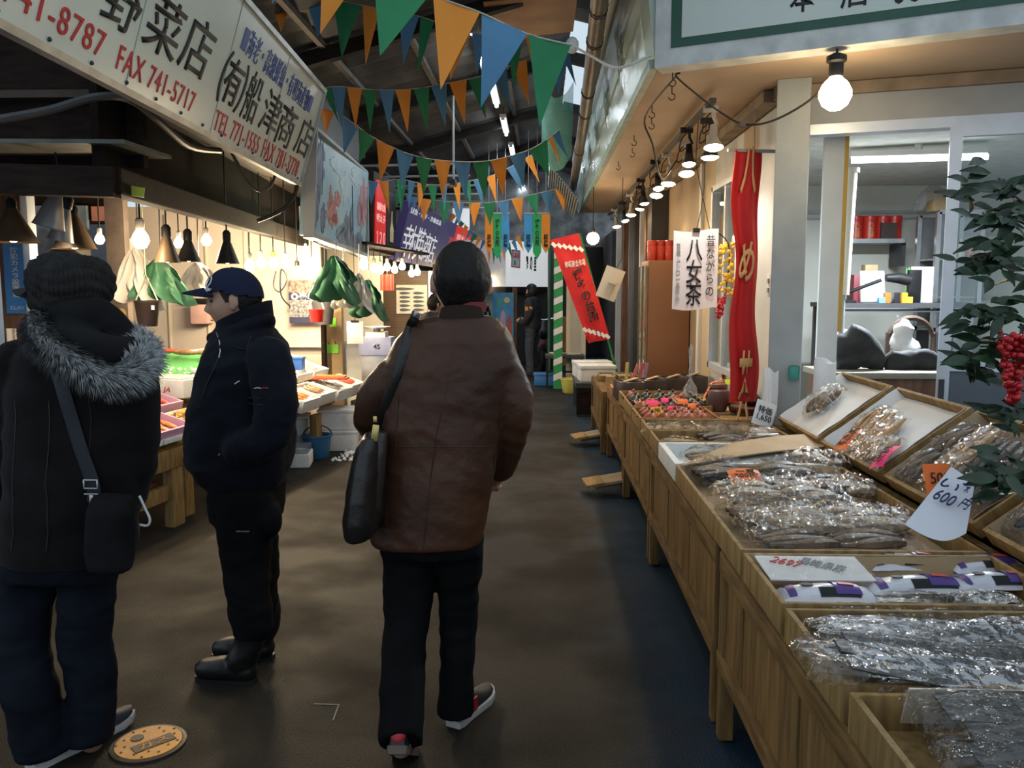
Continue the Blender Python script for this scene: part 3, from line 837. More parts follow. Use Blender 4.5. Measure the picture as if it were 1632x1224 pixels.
# desk with clutter
t = thing('desk', 'cluttered low wire rack desk inside the shop doorway', 'desk', P(1410, 500, Y=7.6)); t.location.z = 0
zd = P(1420, 487, Y=7.4).z
mb = MB(); mb.box((3.15, 7.7, zd), (1.3, .6, .04)); mb.build('top', m_dark, t, True, 0)
for i in range(9):
    mb = MB(); mb.span((2.5, 7.42 + .06 * i, zd - .05), (3.8, 7.42 + .06 * i, zd - .05), .012, .012); mb.build('wire_bar', m_dark, t, True, 0)
for x in (2.54, 3.76):
    for y in (7.44, 7.96): mb = MB(); mb.box((x, y, zd / 2), (.04, .04, zd)); mb.build('leg', m_dark, t, True, 0)
mb = MB(); mb.box((3.15, 7.7, .8), (1.25, .5, .03)); mb.build('shelf', mat('desk shelf', (.3, .22, .13), .6), t, True, 0)
def deskbox(name, u0, u1, v0, v1, y, m, label, cat, th=.05, tilt=0.0):
    a, b_ = P(u0, v1, Y=y), P(u1, v0, Y=y)
    h_ = b_.z - max(zd + .02, a.z) if a.z < zd + .12 else b_.z - a.z
    mb = MB(); mb.box((0, 0, (b_.z - (zd + .02)) / 2), (b_.x - a.x, th, b_.z - zd - .02), rot=(tilt, 0, 0), bev=.004)
    o = mb.build(name, m); o.location = ((a.x + b_.x) / 2, y, zd + .02); return tag(o, label, cat)
deskbox('folder', 1445, 1447, 428, 480, 7.75, mat('green folder', (.2, .6, .2), .5), 'thin green folder edge beside the poster board on the desk', 'folder')
deskbox('poster_board', 1450, 1488, 425, 480, 7.7, m_paper, 'white printed board with green top standing on the desk', 'board', .03)
deskbox('box', 1446, 1468, 430, 470, 7.64, m_black, 'black printed box against the white board on the desk', 'box')
deskbox('book', 1356, 1372, 438, 476, 7.8, mat('maroon cover', (.2, .03, .04), .5), 'maroon book standing on the desk', 'book', .12)
deskbox('paper_stack', 1370, 1410, 432, 472, 7.72, m_paper, 'leaning white printed papers on the desk behind the lamp arm', 'paper', .04, -.2)
deskbox('carton', 1374, 1396, 422, 470, 7.9, m_card, 'small brown carton at the back of the desk', 'box', .1)
for i, (u, v0, c_) in enumerate(((1413, 466, (.4, .15, .03)), (1428, 466, (.02, .02, .02)), (1440, 466, (.8, .3, .03)), (1448, 473, (.85, .38, .04)), (1404, 474, (.15, .4, .7)))):
    deskbox('jar' if i < 4 else 'tissue_box', u - 5, u + 5, v0, 484, 7.48, mat('jar colour %d' % i, c_, .35), ['small brown jar', 'small black jar', 'taller orange jar', 'short orange jar', 'blue and white tissue box'][i] + ' in the row at the front of the desk', 'jar' if i < 4 else 'box', .06)
# desk lamp with a black arm
t = thing('desk_lamp', 'black folding arm desk lamp reaching across the cluttered desk', 'lamp', P(1352, 468, Y=7.5)); t.location.z = zd + .02
mb = MB(); mb.tube([(t.location.x, 7.5, zd + .02), P(1352, 466, Y=7.5), P(1405, 446, Y=7.4)], .016, 8); mb.lathe([(.07, 0), (.07, .02), (.02, .03)], Matrix.Translation(t.location), 14); mb.build('arm', m_black, t, True)
mb = MB(); q = P(1412, 443, Y=7.4); mb.tube([q, q + V((.1, 0, -.0)), q + V((.2, 0, -.02))], [.03, .045, .05], 12); mb.build('shade', m_black, t, True)
# red fire / white cable, water bottle
q = P(1341, 430, Y=6.9); t = thing('water_bottle', 'clear blue capped bottle standing at the doorpost inside the shop', 'bottle', (q.x, 6.9, 1.25))
mb = MB(); mb.lathe([(.035, 0), (.04, .02), (.04, .2), (.015, .27), (.015, .3)], n=14); mb.build('body', film('bottle plastic', (.6, .8, 1), .2, .1, .2, 20, .1), t)
mb = MB(); mb.lathe([(.018, .3), (.018, .33)], n=12); mb.build('cap', mat('blue cap', (.03, .2, .6), .4), t)
mb = MB(); mb.box((q.x, 6.9, .625), (.2, .3, 1.25), bev=.01); o = mb.build('side_cupboard', m_room); tag(o, 'narrow pale cupboard against the inside of the doorpost', 'cupboard')
# rattan chair with coat and bag
c_ = P(1450, 600, Y=6.5)
t = thing('rattan_chair', 'dark rattan chair with a round bent back inside the shop', 'chair', (c_.x, 6.5, 0))
arc = [(-.17 + .0, 0, .45)] + [(.17 * -math.cos(a), .02, 1.18 + .18 * math.sin(a)) for a in [i * PI / 10 for i in range(11)]] + [(.17, 0, .45)]
m_rat = mat('dark rattan', (.08, .045, .03), .5, bump=.4, bscale=90)
mb = MB(); mb.tube(smooth_path(arc, 3), .02, 8); mb.build('back_hoop', m_rat, t)
mb = MB(); mb.lathe([(.0, .42), (.21, .42), (.22, .44), (.21, .47), (0, .48)], n=20); mb.build('seat', m_rat, t)
for x, y in ((-.16, -.14), (.16, -.14), (-.16, .14), (.16, .14)):
    mb = MB(); mb.tube([(x, y, .43), (x * 1.15, y * 1.15, 0)], .018, 8); mb.build('leg', m_rat, t)
mb = MB(); mb.tube([(0, .02, .45), (0, .02, 1.16)], [.018, .03], 8, flat=.6); mb.build('splat', m_rat, t)
def lump(name, px_, m, label, cat, seed, Y, zbase, dep=.3):
    """soft heap whose outline follows px_ (pixel outline heights) standing on zbase"""
    mb = MB()
    for (u, v, r) in px_: mb.sphere(P(u, v, Y=Y), (r, r * dep / .3 if dep < .3 else r, r), 12)
    me = solid(mb, .02, 8, lambda p, n: fold(p, 7, 7, 7, .025, seed))
    o = place(me, name, m); return tag(o, label, cat)
t = thing('low_table', 'low wooden counter top inside the shop doorway', 'table', P(1430, 600, Y=5.75)); t.location.z = 0
zt2 = P(1430, 592, Y=5.7).z
mb = MB(); mb.box((2.3, 5.85, zt2 - .02), (.86, .5, .04), bev=.004); mb.build('top', mat('greyish table top', (.3, .27, .2), .5), t, True)
mb = MB(); mb.box((2.3, 5.85, (zt2 - .04) / 2), (.8, .44, zt2 - .04)); mb.build('carcass', m_bwood, t, True)
lump('coat', [(1345, 555, .09), (1365, 545, .11), (1385, 562, .1), (1350, 575, .08), (1395, 578, .06)], mat('black cloth', (.008, .008, .01), .7, sheen=.2), 'black coat piled on the low wooden counter by the doorpost', 'coat', 3, 5.85, 0, .2)
lump('coat', [(1425, 578, .07), (1445, 574, .08), (1468, 574, .08), (1480, 578, .07)], mat('black cloth', (.008, .008, .01), .7), 'black jacket lying flat before the rattan chair', 'coat', 5, 5.85, 0, .2)
lump('plastic_bag', [(1430, 545, .06), (1440, 530, .07), (1445, 515, .045), (1450, 550, .07), (1432, 505, .02)], mat('white carrier bag', (.75, .75, .77), .5, sheen=.1), 'white carrier bag hanging on the rattan chair', 'bag', 7, 6.3, 0, .15)
# white paper sheets hung beside the pillar
def sheets(name, u0, u1, v0, v1, Y, n, m, label, cat, group=None, dx=0.0, lean=0.0, flare=1.0):
    t = thing(name, label, cat, P((u0 + u1) / 2, v1, Y=Y), group=group)
    for i in range(n):
        a, b_ = P(u0, v1, Y=Y + .012 * i), P(u1, v0, Y=Y + .012 * i)
        w_, h_ = b_.x - a.x, b_.z - a.z
        sd = R.random() * 9
        mb = MB(); mb.grid(10, 10, lambda s, c_: V((a.x + w_ * (.5 + (s - .5) * (flare + (1 - flare) * (1 - c_)) if flare > 0 else s) + lean * (1 - c_), Y + .012 * i + .03 * math.sin(s * 7 + sd + c_ * 2) * (1 - .6 * c_), a.z + h_ * c_ + .03 * (i % 3 - 1) * (1 - c_) + .02 * math.sin(s * 4 + sd))), .002)
        mb.build('sheet', m, t, True, 60)
    return t
sheets('paper_bundle', 1294, 1332, 575, 690, 4.95, 4, m_paper, 'white wrapping papers hung beside the grey corner pillar', 'paper')
sheets('paper_bundle', 1215, 1240, 590, 655, 5.1, 3, m_paper, 'white paper sheets behind the pillar edge next to the price card', 'paper')
# ------------------------------------------------------------------ plank fronted stall tables along the lane
XF, XB = .63, 1.37
def table(y0, y1, label, zt=.69, zb=.26, x0=XF, x1=XB, legs=True):
    t = thing('stall_table', label, 'table', ((x0 + x1) / 2, (y0 + y1) / 2, 0))
    n = max(2, round((y1 - y0) / .28)); w_ = (y1 - y0) / n
    for i in range(n):
        mb = MB(); mb.box((x0 + .018 + .004 * (i % 2), y0 + w_ * (i + .5), (zt + zb) / 2 - .01), (.02, w_ - .006, zt - zb - .02), bev=.003)
        o = mb.build('front_board', m_woodv, t, True)
    mb = MB(); mb.box((x0 + .01, (y0 + y1) / 2, zt - .05), (.035, y1 - y0, .07), bev=.005); mb.build('rail', m_wood, t, True)
    mb = MB(); mb.box((x0 + .008, (y0 + y1) / 2, zb + .03), (.035, y1 - y0, .06), bev=.005); mb.build('rail', m_wood, t, True)
    mb = MB(); mb.box((x0 + .02, y0 + .02, (zt) / 2), (.05, .05, zt - .02), bev=.004); mb.build('leg', m_woodv, t, True)
    mb = MB(); mb.box((x0 + .02, y1 - .03, (zt) / 2), (.05, .05, zt - .02), bev=.004); mb.build('leg', m_woodv, t, True)
    for y in (y0 + .02, y1 - .03):
        mb = MB(); mb.box((x1 - .03, y, zt / 2), (.05, .05, zt - .02)); mb.build('leg', m_woodv, t, True)
        mb = MB(); mb.box(((x0 + x1) / 2, y + (.03 if y > y0 + .5 else -.0), (zt + zb) / 2), (x1 - x0 - .04, .015, zt - zb - .04)); mb.build('side_board', m_woodv, t, True)
    mb = MB(); mb.box(((x0 + x1) / 2, (y0 + y1) / 2, zt - .01), (x1 - x0, y1 - y0, .02)); mb.build('top', m_wood, t, True)
    return t
table(.85, 2.88, 'weathered plank fronted stall table at the near end of the dried fish counter')
table(2.96, 4.78, 'plank fronted stall table under the fish packs and the foam tray')
table(4.82, 6.35, 'plank fronted stall table under the brown teapots')
table(6.4, 7.95, 'plank fronted stall table under the row of dark bins', .66)
table(8.05, 9.6, 'reddish low stall table beyond the dark bins', .6, .2, .58, 1.04)
# ramps of board sticking out on the floor
for i, (x0, y0, l, r, lab) in enumerate(((.66, 6.5, .36, .1, 'short wooden board sticking out over the floor from under the teapot table'), (.62, 8.55, .34, .15, 'short wooden board on the floor sticking out under the farther reddish table'))):
    mb = MB(); mb.box((0, 0, 0), (l, .26, .022), bev=.003); mb.box((.03, 0, -.03), (l - .1, .04, .05))
    t = thing('floor_board', lab, 'board', (x0 - l / 2 + .04, y0, .10), rot=(0, -.16, r)); mb.build('board', m_card, t)
    mb = MB(); mb.box((-l / 2 + .07, 0, .002), (.14, .265, .024)); mb.build('end_cover', m_tray, t)
    mb = MB(); mb.box((l / 2 - .05, 0, -.065), (.05, .2, .06)); mb.build('block', m_wood, t)

# ------------------------------------------------------------------ trays
def tray(x0, x1, y0, y1, label, z=.692, h=.085, m=None, liner=None, th=.014, name='wooden_tray', rot=None, loc=None):
    """four rims and a bottom; local frame at the tray's centre"""
    c_ = V(loc) if loc else V(((x0 + x1) / 2, (y0 + y1) / 2, z))
    t = thing(name, label, 'tray', c_, rot=rot)
    w_, d_ = x1 - x0, y1 - y0
    m = m or m_tray
    for (a, b_, e, f) in ((0, -d_ / 2 + th / 2, w_, th), (0, d_ / 2 - th / 2, w_, th), (-w_ / 2 + th / 2, 0, th, d_ - 2 * th), (w_ / 2 - th / 2, 0, th, d_ - 2 * th)):
        mb = MB(); mb.box((a, b_, h / 2), (e, f, h), bev=.002); mb.build('rim', m, t)
    mb = MB(); mb.box((0, 0, .006), (w_ - .01, d_ - .01, .01)); mb.build('bottom', m, t)
    if liner:
        mb = MB(); mb.grid(16, 16, lambda a, c2: V(((w_ - 2 * th - .004) * (a - .5), (d_ - 2 * th - .004) * (c2 - .5), .016 + .006 * noise.noise(V((a * 5, c2 * 5, x0))) + (h * .8 * max(0, (abs(c2 - .5) - .46) / .04)))), .002); mb.build('liner', liner, t)
    return t
m_kraft = mat('kraft paper', (.36, .25, .14), .75, var=.15, scale=5)
m_wpap = mat('white tray liner', (.74, .75, .76), .7, var=.04)
tray(XF - .01, XB, .9, 1.64, 'wooden tray of flat dark kelp packs at the near end of the counter')
tray(XF - .01, XB, 1.67, 2.09, 'wooden tray under the long drooping kelp packs')
tray(XF - .01, XB, 2.12, 2.54, 'wooden tray of purple printed packs and a white sign', liner=m_kraft)
tray(XF - .01, XB, 2.57, 3.84, 'long wooden tray of dried fish packs with an orange card', liner=m_kraft)
tray(XF - .01, XB, 3.87, 4.42, 'white foam tray with dark lumpy packs beside the grey pillar', name='foam_tray', m=m_foam, th=.03)
tray(XF - .01, XB, 4.45, 4.8, 'wooden tray of silvery packs next to the foam tray')
tray(XF - .01, XB, 4.83, 5.22, 'wooden tray of bright film packs in front of the brown teapots')
tray(XF - .01, 1.12, 5.26, 5.74, 'wooden tray holding the brown teapots with orange and pink cards')
tray(XF - .01, 1.18, 5.8, 6.7, 'wooden tray of dark and brown teapots before the dark bins')
mb = MB(); mb.box((1.25, 5.48, .715), (.26, .44, .03), bev=.003); tag(mb.build('shelf_board', m_tray), 'bare board under the clay jar and the black teapot on its stand', 'board')
mb = MB(); mb.box((1.28, 6.25, .715), (.2, .9, .03), bev=.003); tag(mb.build('shelf_board', m_card), 'board beside the dark teapots under the red banner', 'board')
# cardboard flap on foam slab
t = thing('cardboard_flap', 'sheet of cardboard on a white foam slab in front of the grey pillar', 'cardboard', (1.1, 4.0, .78))
a_, b_, c_, d_ = P(1085, 742, Z=.79), P(1318, 712, Z=.79), P(1300, 692, Z=.81), P(1165, 706, Z=.80)
mb = MB()
for q in (a_, b_, c_, d_): pass
mb.grid(8, 4, lambda s, v: (a_ + (b_ - a_) * s) * (1 - v) + (d_ + (c_ - d_) * s) * v + V((0, 0, .012 * math.sin(s * 3))), .006); mb.build('cardboard', m_card, t, True, 0)
mb = MB(); mb.grid(4, 2, lambda s, v: (a_ + (b_ - a_) * (.25 + .75 * s)) * (1 - v * .8) + (d_ + (c_ - d_) * (.25 + .75 * s)) * v * .8 - V((0, 0, .018)), .03); mb.build('foam_slab', m_foam, t, True, 0)

# ------------------------------------------------------------------ film packs
m_film = film('clear cellophane', (.96, .95, .93), .025, .11, .0, 36, .7, .36)
m_film2 = film('greyish cellophane', (.86, .86, .86), .03, .15, .01, 36, .7, .36)
m_fish = mat('dried fish', (.11, .066, .038), .55, var=.4, scale=12, bump=.4, bscale=60)
m_fishd = mat('dark dried fish', (.05, .038, .033), .5, var=.4, scale=12, bump=.4, bscale=60)
m_squid = mat('dried squid', (.42, .24, .09), .55, var=.3, scale=9, bump=.3, bscale=50)
m_kelp = mat('dried kelp', (.045, .043, .040), .4, var=.4, scale=8, bump=.4, bscale=40)
m_pale = mat('pale dried fish', (.27, .205, .13), .55, var=.3, scale=14, bump=.4, bscale=60)
WR = {}
def wrapper_mesh(L_, W_, H_, seed, sag=0.0, kink=.35, fx=1.0):
    kx, ky = max(18, int(L_ * 88)), 20
    mb = MB()
    def f(u, v):
        e = (max(0, math.sin(PI * u)) ** .22) * (max(0, math.sin(PI * v)) ** (.26 if fx == 1 else .16))
        x, y = (u - .5) * L_, (v - .5) * W_
        c_ = noise.noise(V((x * 22 * fx + seed, y * 30, seed))) ; c2 = abs(noise.noise(V((x * 55 * fx + seed * 2, y * 60, 2 + seed))))
        edge = 1 + .05 * noise.noise(V((u * 7, v * 7, seed + 4)))
        return V((x * edge, y * edge, H_ * e * (1.22 + .4 * c_) + H_ * kink * 1.1 * (c2 - .2) * (.35 + .65 * e) + .003 - sag * (2 * u - 1) ** 2 * 0 + sag * math.sin(PI * u)))
    mb.grid(kx, ky, f)
    return mb.mesh('wrapper')
def pack(label, loc, L_, W_, H_, kind='fish', n=4, rz=0.0, group=None, rot=None, m=None, sag=0.0, cat='food pack', name='film_pack', fm_=None):
    t = thing(name, label, cat, loc, rz, group, rot)
    seed = R.random() * 50
    key = (kind, n, round(L_, 2), round(W_, 2), round(H_, 3))
    me = wrapper_mesh(L_, W_, H_, seed, sag, .35, .25 if kind == 'kelp' and L_ > .5 else 1.0)
    place(me, 'wrapper', fm_ or m_film, t, smooth=8)
    seg = 2 if L_ > .3 and kind in ('fish', 'dark', 'pale') else 1
    mm = {'fish': m_fish, 'dark': m_fishd, 'squid': m_squid, 'kelp': m_kelp, 'pale': m_pale}[kind]
    for i in range(n * seg):
        i, sg_ = i // seg, i % seg
        y = (i - (n - 1) / 2) * (W_ * .86 / n) + W_ * .05 * (R.random() - .5)
        l = L_ * (.80 + .08 * R.random()) / seg; x0_ = 0 if seg == 1 else L_ * (.2 * (2 * sg_ - 1) + .05 * (R.random() - .5))
        mb = MB()
        if kind == 'kelp':
            hw = W_ * .46 / n * 1.1
            mb.grid(18, 4, lambda s, v: V(((s - .5) * l, y + hw * (2 * v - 1) * (1 - .3 * abs(2 * s - 1) ** 3), .008 + H_ * .35 + sag * math.sin(PI * s) + .006 * noise.noise(V((s * 7 + seed, v * 3, i))))), .006)
            mb.build('kelp_strip', mm, t)
        else:
            r = min(W_ * .58 / n, H_ * .52)
            q = [(x0_ - l / 2 + l * k_ / 6, y + .012 * math.sin(k_ * .8 + seed + i + sg_), r * .95 + .002 + sag * math.sin(PI * k_ / 6)) for k_ in range(7)]
            fl = .75
            rs = [r * s for s in ((.35, .85, 1, .95, .75, .5, .3) if i % 2 else (.3, .5, .78, .98, 1, .85, .4))]
            mb.tube(smooth_path(q, 2), smooth_path([(s, 0, 0) for s in rs], 2) and [p_.x for p_ in smooth_path([(s, 0, 0) for s in rs], 2)], 8, True, fl)
            mb.build('dried_squid' if kind == 'squid' else 'dried_fish', mm, t)
    return t
def card(label, loc, w_, h_, m, rot, name='price_card', text=None, ink=None, bend=.012, cat='price card'):
    t = thing(name, label, cat, loc, rot=rot)
    mb = MB(); mb.grid(8, 6, lambda a, c_: V((w_ * (a - .5), h_ * (c_ - .5), bend * math.sin(PI * a) + bend * .5 * math.sin(c_ * 4))), .0015); mb.build('paper', m, t)
    if text: txt('lettering', text, w_ * .72, h_ * .6, Matrix.Translation((0, 0, bend + .006)), ink or m_ink, t, world=False, depth=.001)
    return t
m_or = mat('fluorescent orange card', (.95, .19, .03), .6, var=.05)
m_pk = mat('fluorescent pink card', (.95, .04, .2), .6, var=.05)
Z0 = .712
# near kelp tray
for i in range(4):
    pack('flat dark kelp pack, %s from the near end in the nearest wooden tray' % ORD[i], (1.04 + .01 * i, 1.0 + .16 * i, Z0 + .03 + .012 * i), .76, .23, .035, 'kelp', 2, .04 - .02 * i, 'flat kelp packs', rot=(.10, 0, .04 - .02 * i), fm_=m_film2)
mb = MB(); mb.grid(8, 2, lambda s, v: V((XF + .08 + .68 * s, 1.61 - .03 * v, Z0 + .02 + .085 * v)), .004); tag(mb.build('cardboard_strip', mat('white card strip', (.6, .52, .42), .7)), 'pale cardboard strip standing at the back of the nearest kelp tray', 'cardboard')
# long kelp bundles that hang over the lane edge
for i in range(5):
    y = 1.73 + .085 * i
    pack('long drooping pack of dark kelp strips, %s from the near end over the tray rim' % ORD[i], ((1.04, 1.06, 1.08, 1.04, 1.06)[i], y, (.775, .765, .735, .745, .735)[i]), (1.0, .96, .74, .8, .74)[i], .15, .036, 'kelp', 2, (-.03, .05, .02, .08, -.02)[i], 'long kelp packs', rot=((.12, (.05, .05, .0, .02, 0)[i], (.0, .05, .03, .07, .02)[i])), sag=(-.035, -.03, -.012, -.015, -.01)[i], fm_=m_film2)
for i in range(3):
    pack('kelp pack lying inside the tray under the drooping packs, %s from the near end' % ORD[i], (1.06, 1.76 + .12 * i, Z0 - .004), .68, .12, .03, 'kelp', 2, .02, 'kelp packs under the long ones', fm_=m_film2)
# purple printed packs and white sign
m_prt = mat('white printed film', (.66, .66, .72), .25, var=.05, coat=.5)
m_pur = mat('purple print', (.07, .035, .22), .35)
def printed(label, loc, L_, W_, rz, rot=None):
    t = thing('printed_pack', label, 'food pack', loc, rz, 'purple printed packs', rot)
    hz = lambda u, v: .034 * (abs(math.sin(PI * u)) ** .4) * (abs(math.sin(PI * v)) ** .5)
    dec = lambda x, y, e: V((x * L_, y * W_, hz(x + .5, y + .5) + e))
    mb = MB(); mb.grid(20, 10, lambda u, v: V(((u - .5) * L_, (v - .5) * W_, hz(u, v) + .003 * noise.noise(V((u * 9, v * 7, loc[1] * 9)))))); mb.build('bag', m_prt, t, smooth=25)
    mb = MB(); mb.grid(12, 6, lambda u, v: dec(.05 + .27 * u, (v - .5) * .82, .004), .001); mb.build('purple_panel', m_pur, t)
    mb = MB(); mb.grid(4, 6, lambda u, v: dec(-.44 + .08 * u, (v - .5) * .82, .004), .001); mb.build('purple_band', m_pur, t)
    mb = MB(); mb.grid(8, 3, lambda u, v: dec(-.12 + .42 * u, -.46 + .26 * v, .003), .001); mb.build('window', m_black, t)
    mb = MB(); mb.grid(4, 2, lambda u, v: dec(.1 + .17 * u, -.1 + .16 * v, .006), .001); mb.build('red_stamp', mat('red stamp', (.7, .08, .05), .5), t)
    mb = MB(); mb.lathe([(.001, 0), (.014, 0), (.014, .002), (.001, .002)], Matrix.Translation((-L_ * .22, 0, hz(.28, .5) + .002)) @ Matrix.Diagonal((1.3, .8, 1, 1)), 14); mb.build('seal', m_ink, t)
    return t
for lab, u, v, l, w_, r in (('purple and white printed pack behind the white paper sign', 1445, 893, .26, .12, .06), ('purple and white printed pack in front of the white sign', 1318, 943, .26, .10, .03),
                            ('purple and white printed pack in the middle at the front of its tray', 1465, 930, .30, .1, .08), ('purple and white printed pack at the rear corner of its tray', 1570, 897, .24, .11, .12), ('purple and white printed pack at the front by the next tray', 1590, 925, .26, .1, .06)):
    q = P(u, v, Z=.75); printed(lab, (q.x, q.y, .738), l, w_, r)
q = P(1297, 903, Z=.78)
t = thing('paper_sign', 'white handwritten paper sign in film lying on the purple printed packs', 'sign', (q.x, q.y, .775), rot=(.14, 0.02, .06))
mb = MB(); mb.box((0, 0, 0), (.30, .15, .004)); mb.build('paper', m_paper, t, smooth=0)
txt('lettering', '長崎県産', .13, .05, Matrix.Translation((.03, .015, .005)) @ Matrix.Rotation(-.5, 4, 'Z'), m_grey, t, world=False, depth=.001, shear=.3)
txt('lettering', '2697', .09, .04, Matrix.Translation((-.07, .03, .005)) @ Matrix.Rotation(-.5, 4, 'Z'), m_inkr, t, world=False, depth=.001, shear=.3)
mb = MB(); mb.grid(14, 8, lambda a, c_: V((.31 * (a - .5), .16 * (c_ - .5), .008 + .004 * noise.noise(V((a * 8, c_ * 6, 2)))))); mb.build('film', m_film, t, smooth=20)
for i in range(2):
    pack('small clear pack of black kelp beside the purple packs, %s from the lane' % ORD[i], (1.0 + .2 * i, 2.24 + .02 * i, .72), .2, .1, .035, 'kelp', 2, .1, 'small kelp packs', fm_=m_film)
# fish tray: rows by pixel
for lab, u0, u1, v, kd, n, W_, H_ in (
    ('clear pack of dark dried fish at the lane corner behind the orange card', 1092, 1185, 757, 'dark', 4, .16, .05),
    ('clear pack of dark dried fish behind the orange card', 1200, 1290, 757, 'dark', 3, .15, .05),
    ('clear pack of dark shells under film at the rear end of the fish tray', 1285, 1365, 745, 'fish', 4, .2, .055),
    ('clear pack of thin dark fish behind the long pale pack', 1190, 1400, 776, 'dark', 3, .15, .04),
    ('long pale film pack lying across the fish tray', 1140, 1345, 797, 'pale', 3, .17, .055),
    ('pale yellow film pack at the end of the long pale pack', 1330, 1432, 785, 'pale', 2, .12, .045),
    ('clear pack of brown dried fish behind the jagged fish pack', 1155, 1330, 826, 'fish', 5, .16, .05),
    ('long clear pack showing jagged dark fish fins', 1180, 1460, 838, 'pale', 4, .15, .05),
    ('front clear pack of brown fish along the tray rim', 1190, 1450, 862, 'fish', 4, .12, .04)):
    q0, q1 = P(u0, v, Z=.75), P(u1, v - 4, Z=.75)
    q0.x = max(q0.x, .66); q1.x = min(q1.x, 1.36)
    pack(lab, ((q0.x + q1.x) / 2, (q0.y + q1.y) / 2, .722), max(.16, q1.x - q0.x), W_ * 1.85, H_ * 1.6, kd, n, math.atan2(q1.y - q0.y, q1.x - q0.x), fm_=m_film)
q = P(1187, 759, Z=.80); card('orange handwritten price card on the dark fish packs near the lane', (q.x, q.y, .80), .135, .085, m_or, (.5, 0, .05), text='一束\n200円')
# lumps of kraft paper between packs
mb = MB(); mb.grid(12, 6, lambda a, c_: V((1.08 + .24 * a, 2.95 + .12 * c_, .73 + .05 * math.sin(PI * a) * math.sin(PI * c_) + .01 * noise.noise(V((a * 5, c_ * 4, 8))))), .002); tag(mb.build('kraft_paper', m_kraft), 'crumpled brown kraft paper between the fish packs', 'paper')
# foam tray packs and silvery packs
for lab, u, v, l, w_, kd, n, h_ in (('lumpy clear pack of dark dried fish at the lane end of the foam tray', 1128, 722, .24, .2, 'dark', 4, .07), ('lumpy clear pack of dried fish behind the one in the foam tray', 1170, 706, .26, .16, 'dark', 4, .06),
                            ('silvery clear pack at the lane end of its tray behind the foam tray', 1085, 700, .26, .18, 'pale', 4, .05), ('silvery clear pack of dark fish before the pillar', 1150, 692, .26, .2, 'dark', 3, .065), ('silvery clear pack tucked against the grey pillar', 1215, 688, .24, .18, 'fish', 4, .05)):
    q = P(u, v, Z=.77); pack(lab, (q.x, q.y, .72), l, w_, h_, kd, n, .15)
for i in range(5):
    pack('bright film pack of pale dried fish, %s from the lane before the teapots' % ORD[i], (.73 + .13 * i, 5.03 + .04 * (i % 2), .715), .2, .26, .055, 'pale', 4, 1.4 + .2 * R.random(), 'bright film packs')
# ------------------------------------------------------------------ tilted trays of the second row
TILT = math.atan2(.26, .35)
t = thing('sloped_stand', 'sloping wooden stand carrying the second row of trays', 'stand', (1.6, 3.3, 0))
mb = MB(); mb.box((1.42, 3.1, .38), (.03, 4.1, .76)); mb.build('front_board', m_woodv, t, True, 0)
mb = MB(); mb.box((1.78, 3.1, .50), (.03, 4.1, 1.0)); mb.build('back_board', m_woodv, t, True, 0)
for y in (1.1, 3.1, 5.1): mb = MB(); mb.prism([(1.42, 0), (1.78, 0), (1.78, .99), (1.42, .73)], Matrix(((1, 0, 0, 0), (0, 0, -1, y), (0, 1, 0, 0), (0, 0, 0, 1))), .03); mb.build('side_board', m_woodv, t, True, 0)
TR = {}
def ttray(key, y0, y1, label, liner, rz=0.0, lift=0.0):
    c_ = V((1.615, (y0 + y1) / 2, .912 + lift))
    t = tray(-.23, .23, y0, y1, label, liner=liner, rot=Euler((0, -TILT, rz)), loc=c_ - V((0, 0, .0)), h=.06, th=.016)
    TR[key] = (c_, Euler((0, -TILT, rz)))
    return t
ttray('A', 4.28, 5.0, 'tilted white lined tray beside the doorway with one dark pack', m_wpap)
ttray('B', 3.5, 4.22, 'tilted white lined tray with orange and pink price cards', m_wpap)
ttray('C', 2.72, 3.44, 'tilted wooden tray of silvery packs behind the curled white sign', m_kraft)
ttray('D', 1.9, 2.66, 'tilted wooden tray of silvery packs under the leafy branch', m_kraft)
ttray('E', 1.1, 1.84, 'tilted wooden tray of dark packs at the near edge', m_kraft)
def onT(key, x, y, z=.03):
    c_, e = TR[key]; return c_ + e.to_matrix() @ V((x, y, z))
def trot(rz): return (Euler((0, -TILT, 0)).to_matrix() @ Euler((0, 0, rz)).to_matrix()).to_euler()
pack('clear pack of brown dried pieces in the tilted tray beside the doorway', onT('A', -.0, .12), .22, .2, .07, 'fish', 4, rot=trot(.6))
for i, (x, y, r) in enumerate(((-.05, .2, .45), (-.06, .08, .4), (-.08, -.04, .38))):
    pack('amber dried squid pack in the tilted white tray, %s from the doorway' % ORD[i], onT('B', x, y), .34, .11, .045, 'squid', 3, rot=trot(r), group='dried squid packs')
pack('clear pack of pale shreds under the pink card in the tilted tray', onT('B', -.12, -.17), .18, .13, .045, 'pale', 3, rot=trot(.4))
q = P(1362, 703, X=1.49); card('bright orange price card on the amber squid packs in the tilted tray', V((q.x - .02, q.y, q.z + .01)), .2, .11, m_or, trot(.5), text='するめ\n700円')
q = P(1418, 733, X=1.45); card('bright pink price card at the lower corner of the tilted white tray', V((q.x - .02, q.y, q.z + .01)), .14, .08, m_pk, trot(.5), text='わけあり')
for i in range(4):
    pack('silvery clear pack of dark fish behind the curled sign, %s from the doorway' % ORD[i], onT('C', -.03 + .03 * (i % 2), .26 - .16 * i), .38, .15, .05, ('fish', 'squid', 'dark', 'dark')[i], 3, rot=trot(.15), group='packs in the third tilted tray', fm_=m_film2)
for i in range(4):
    pack('grey clear pack below the leafy branch, %s from the doorway' % ORD[i], onT('D', 0, .28 - .18 * i), .4, .17, .055, ('dark', 'kelp', 'dark', 'kelp')[i], 2, rot=trot(.1), group='packs in the fourth tilted tray', fm_=m_film2)
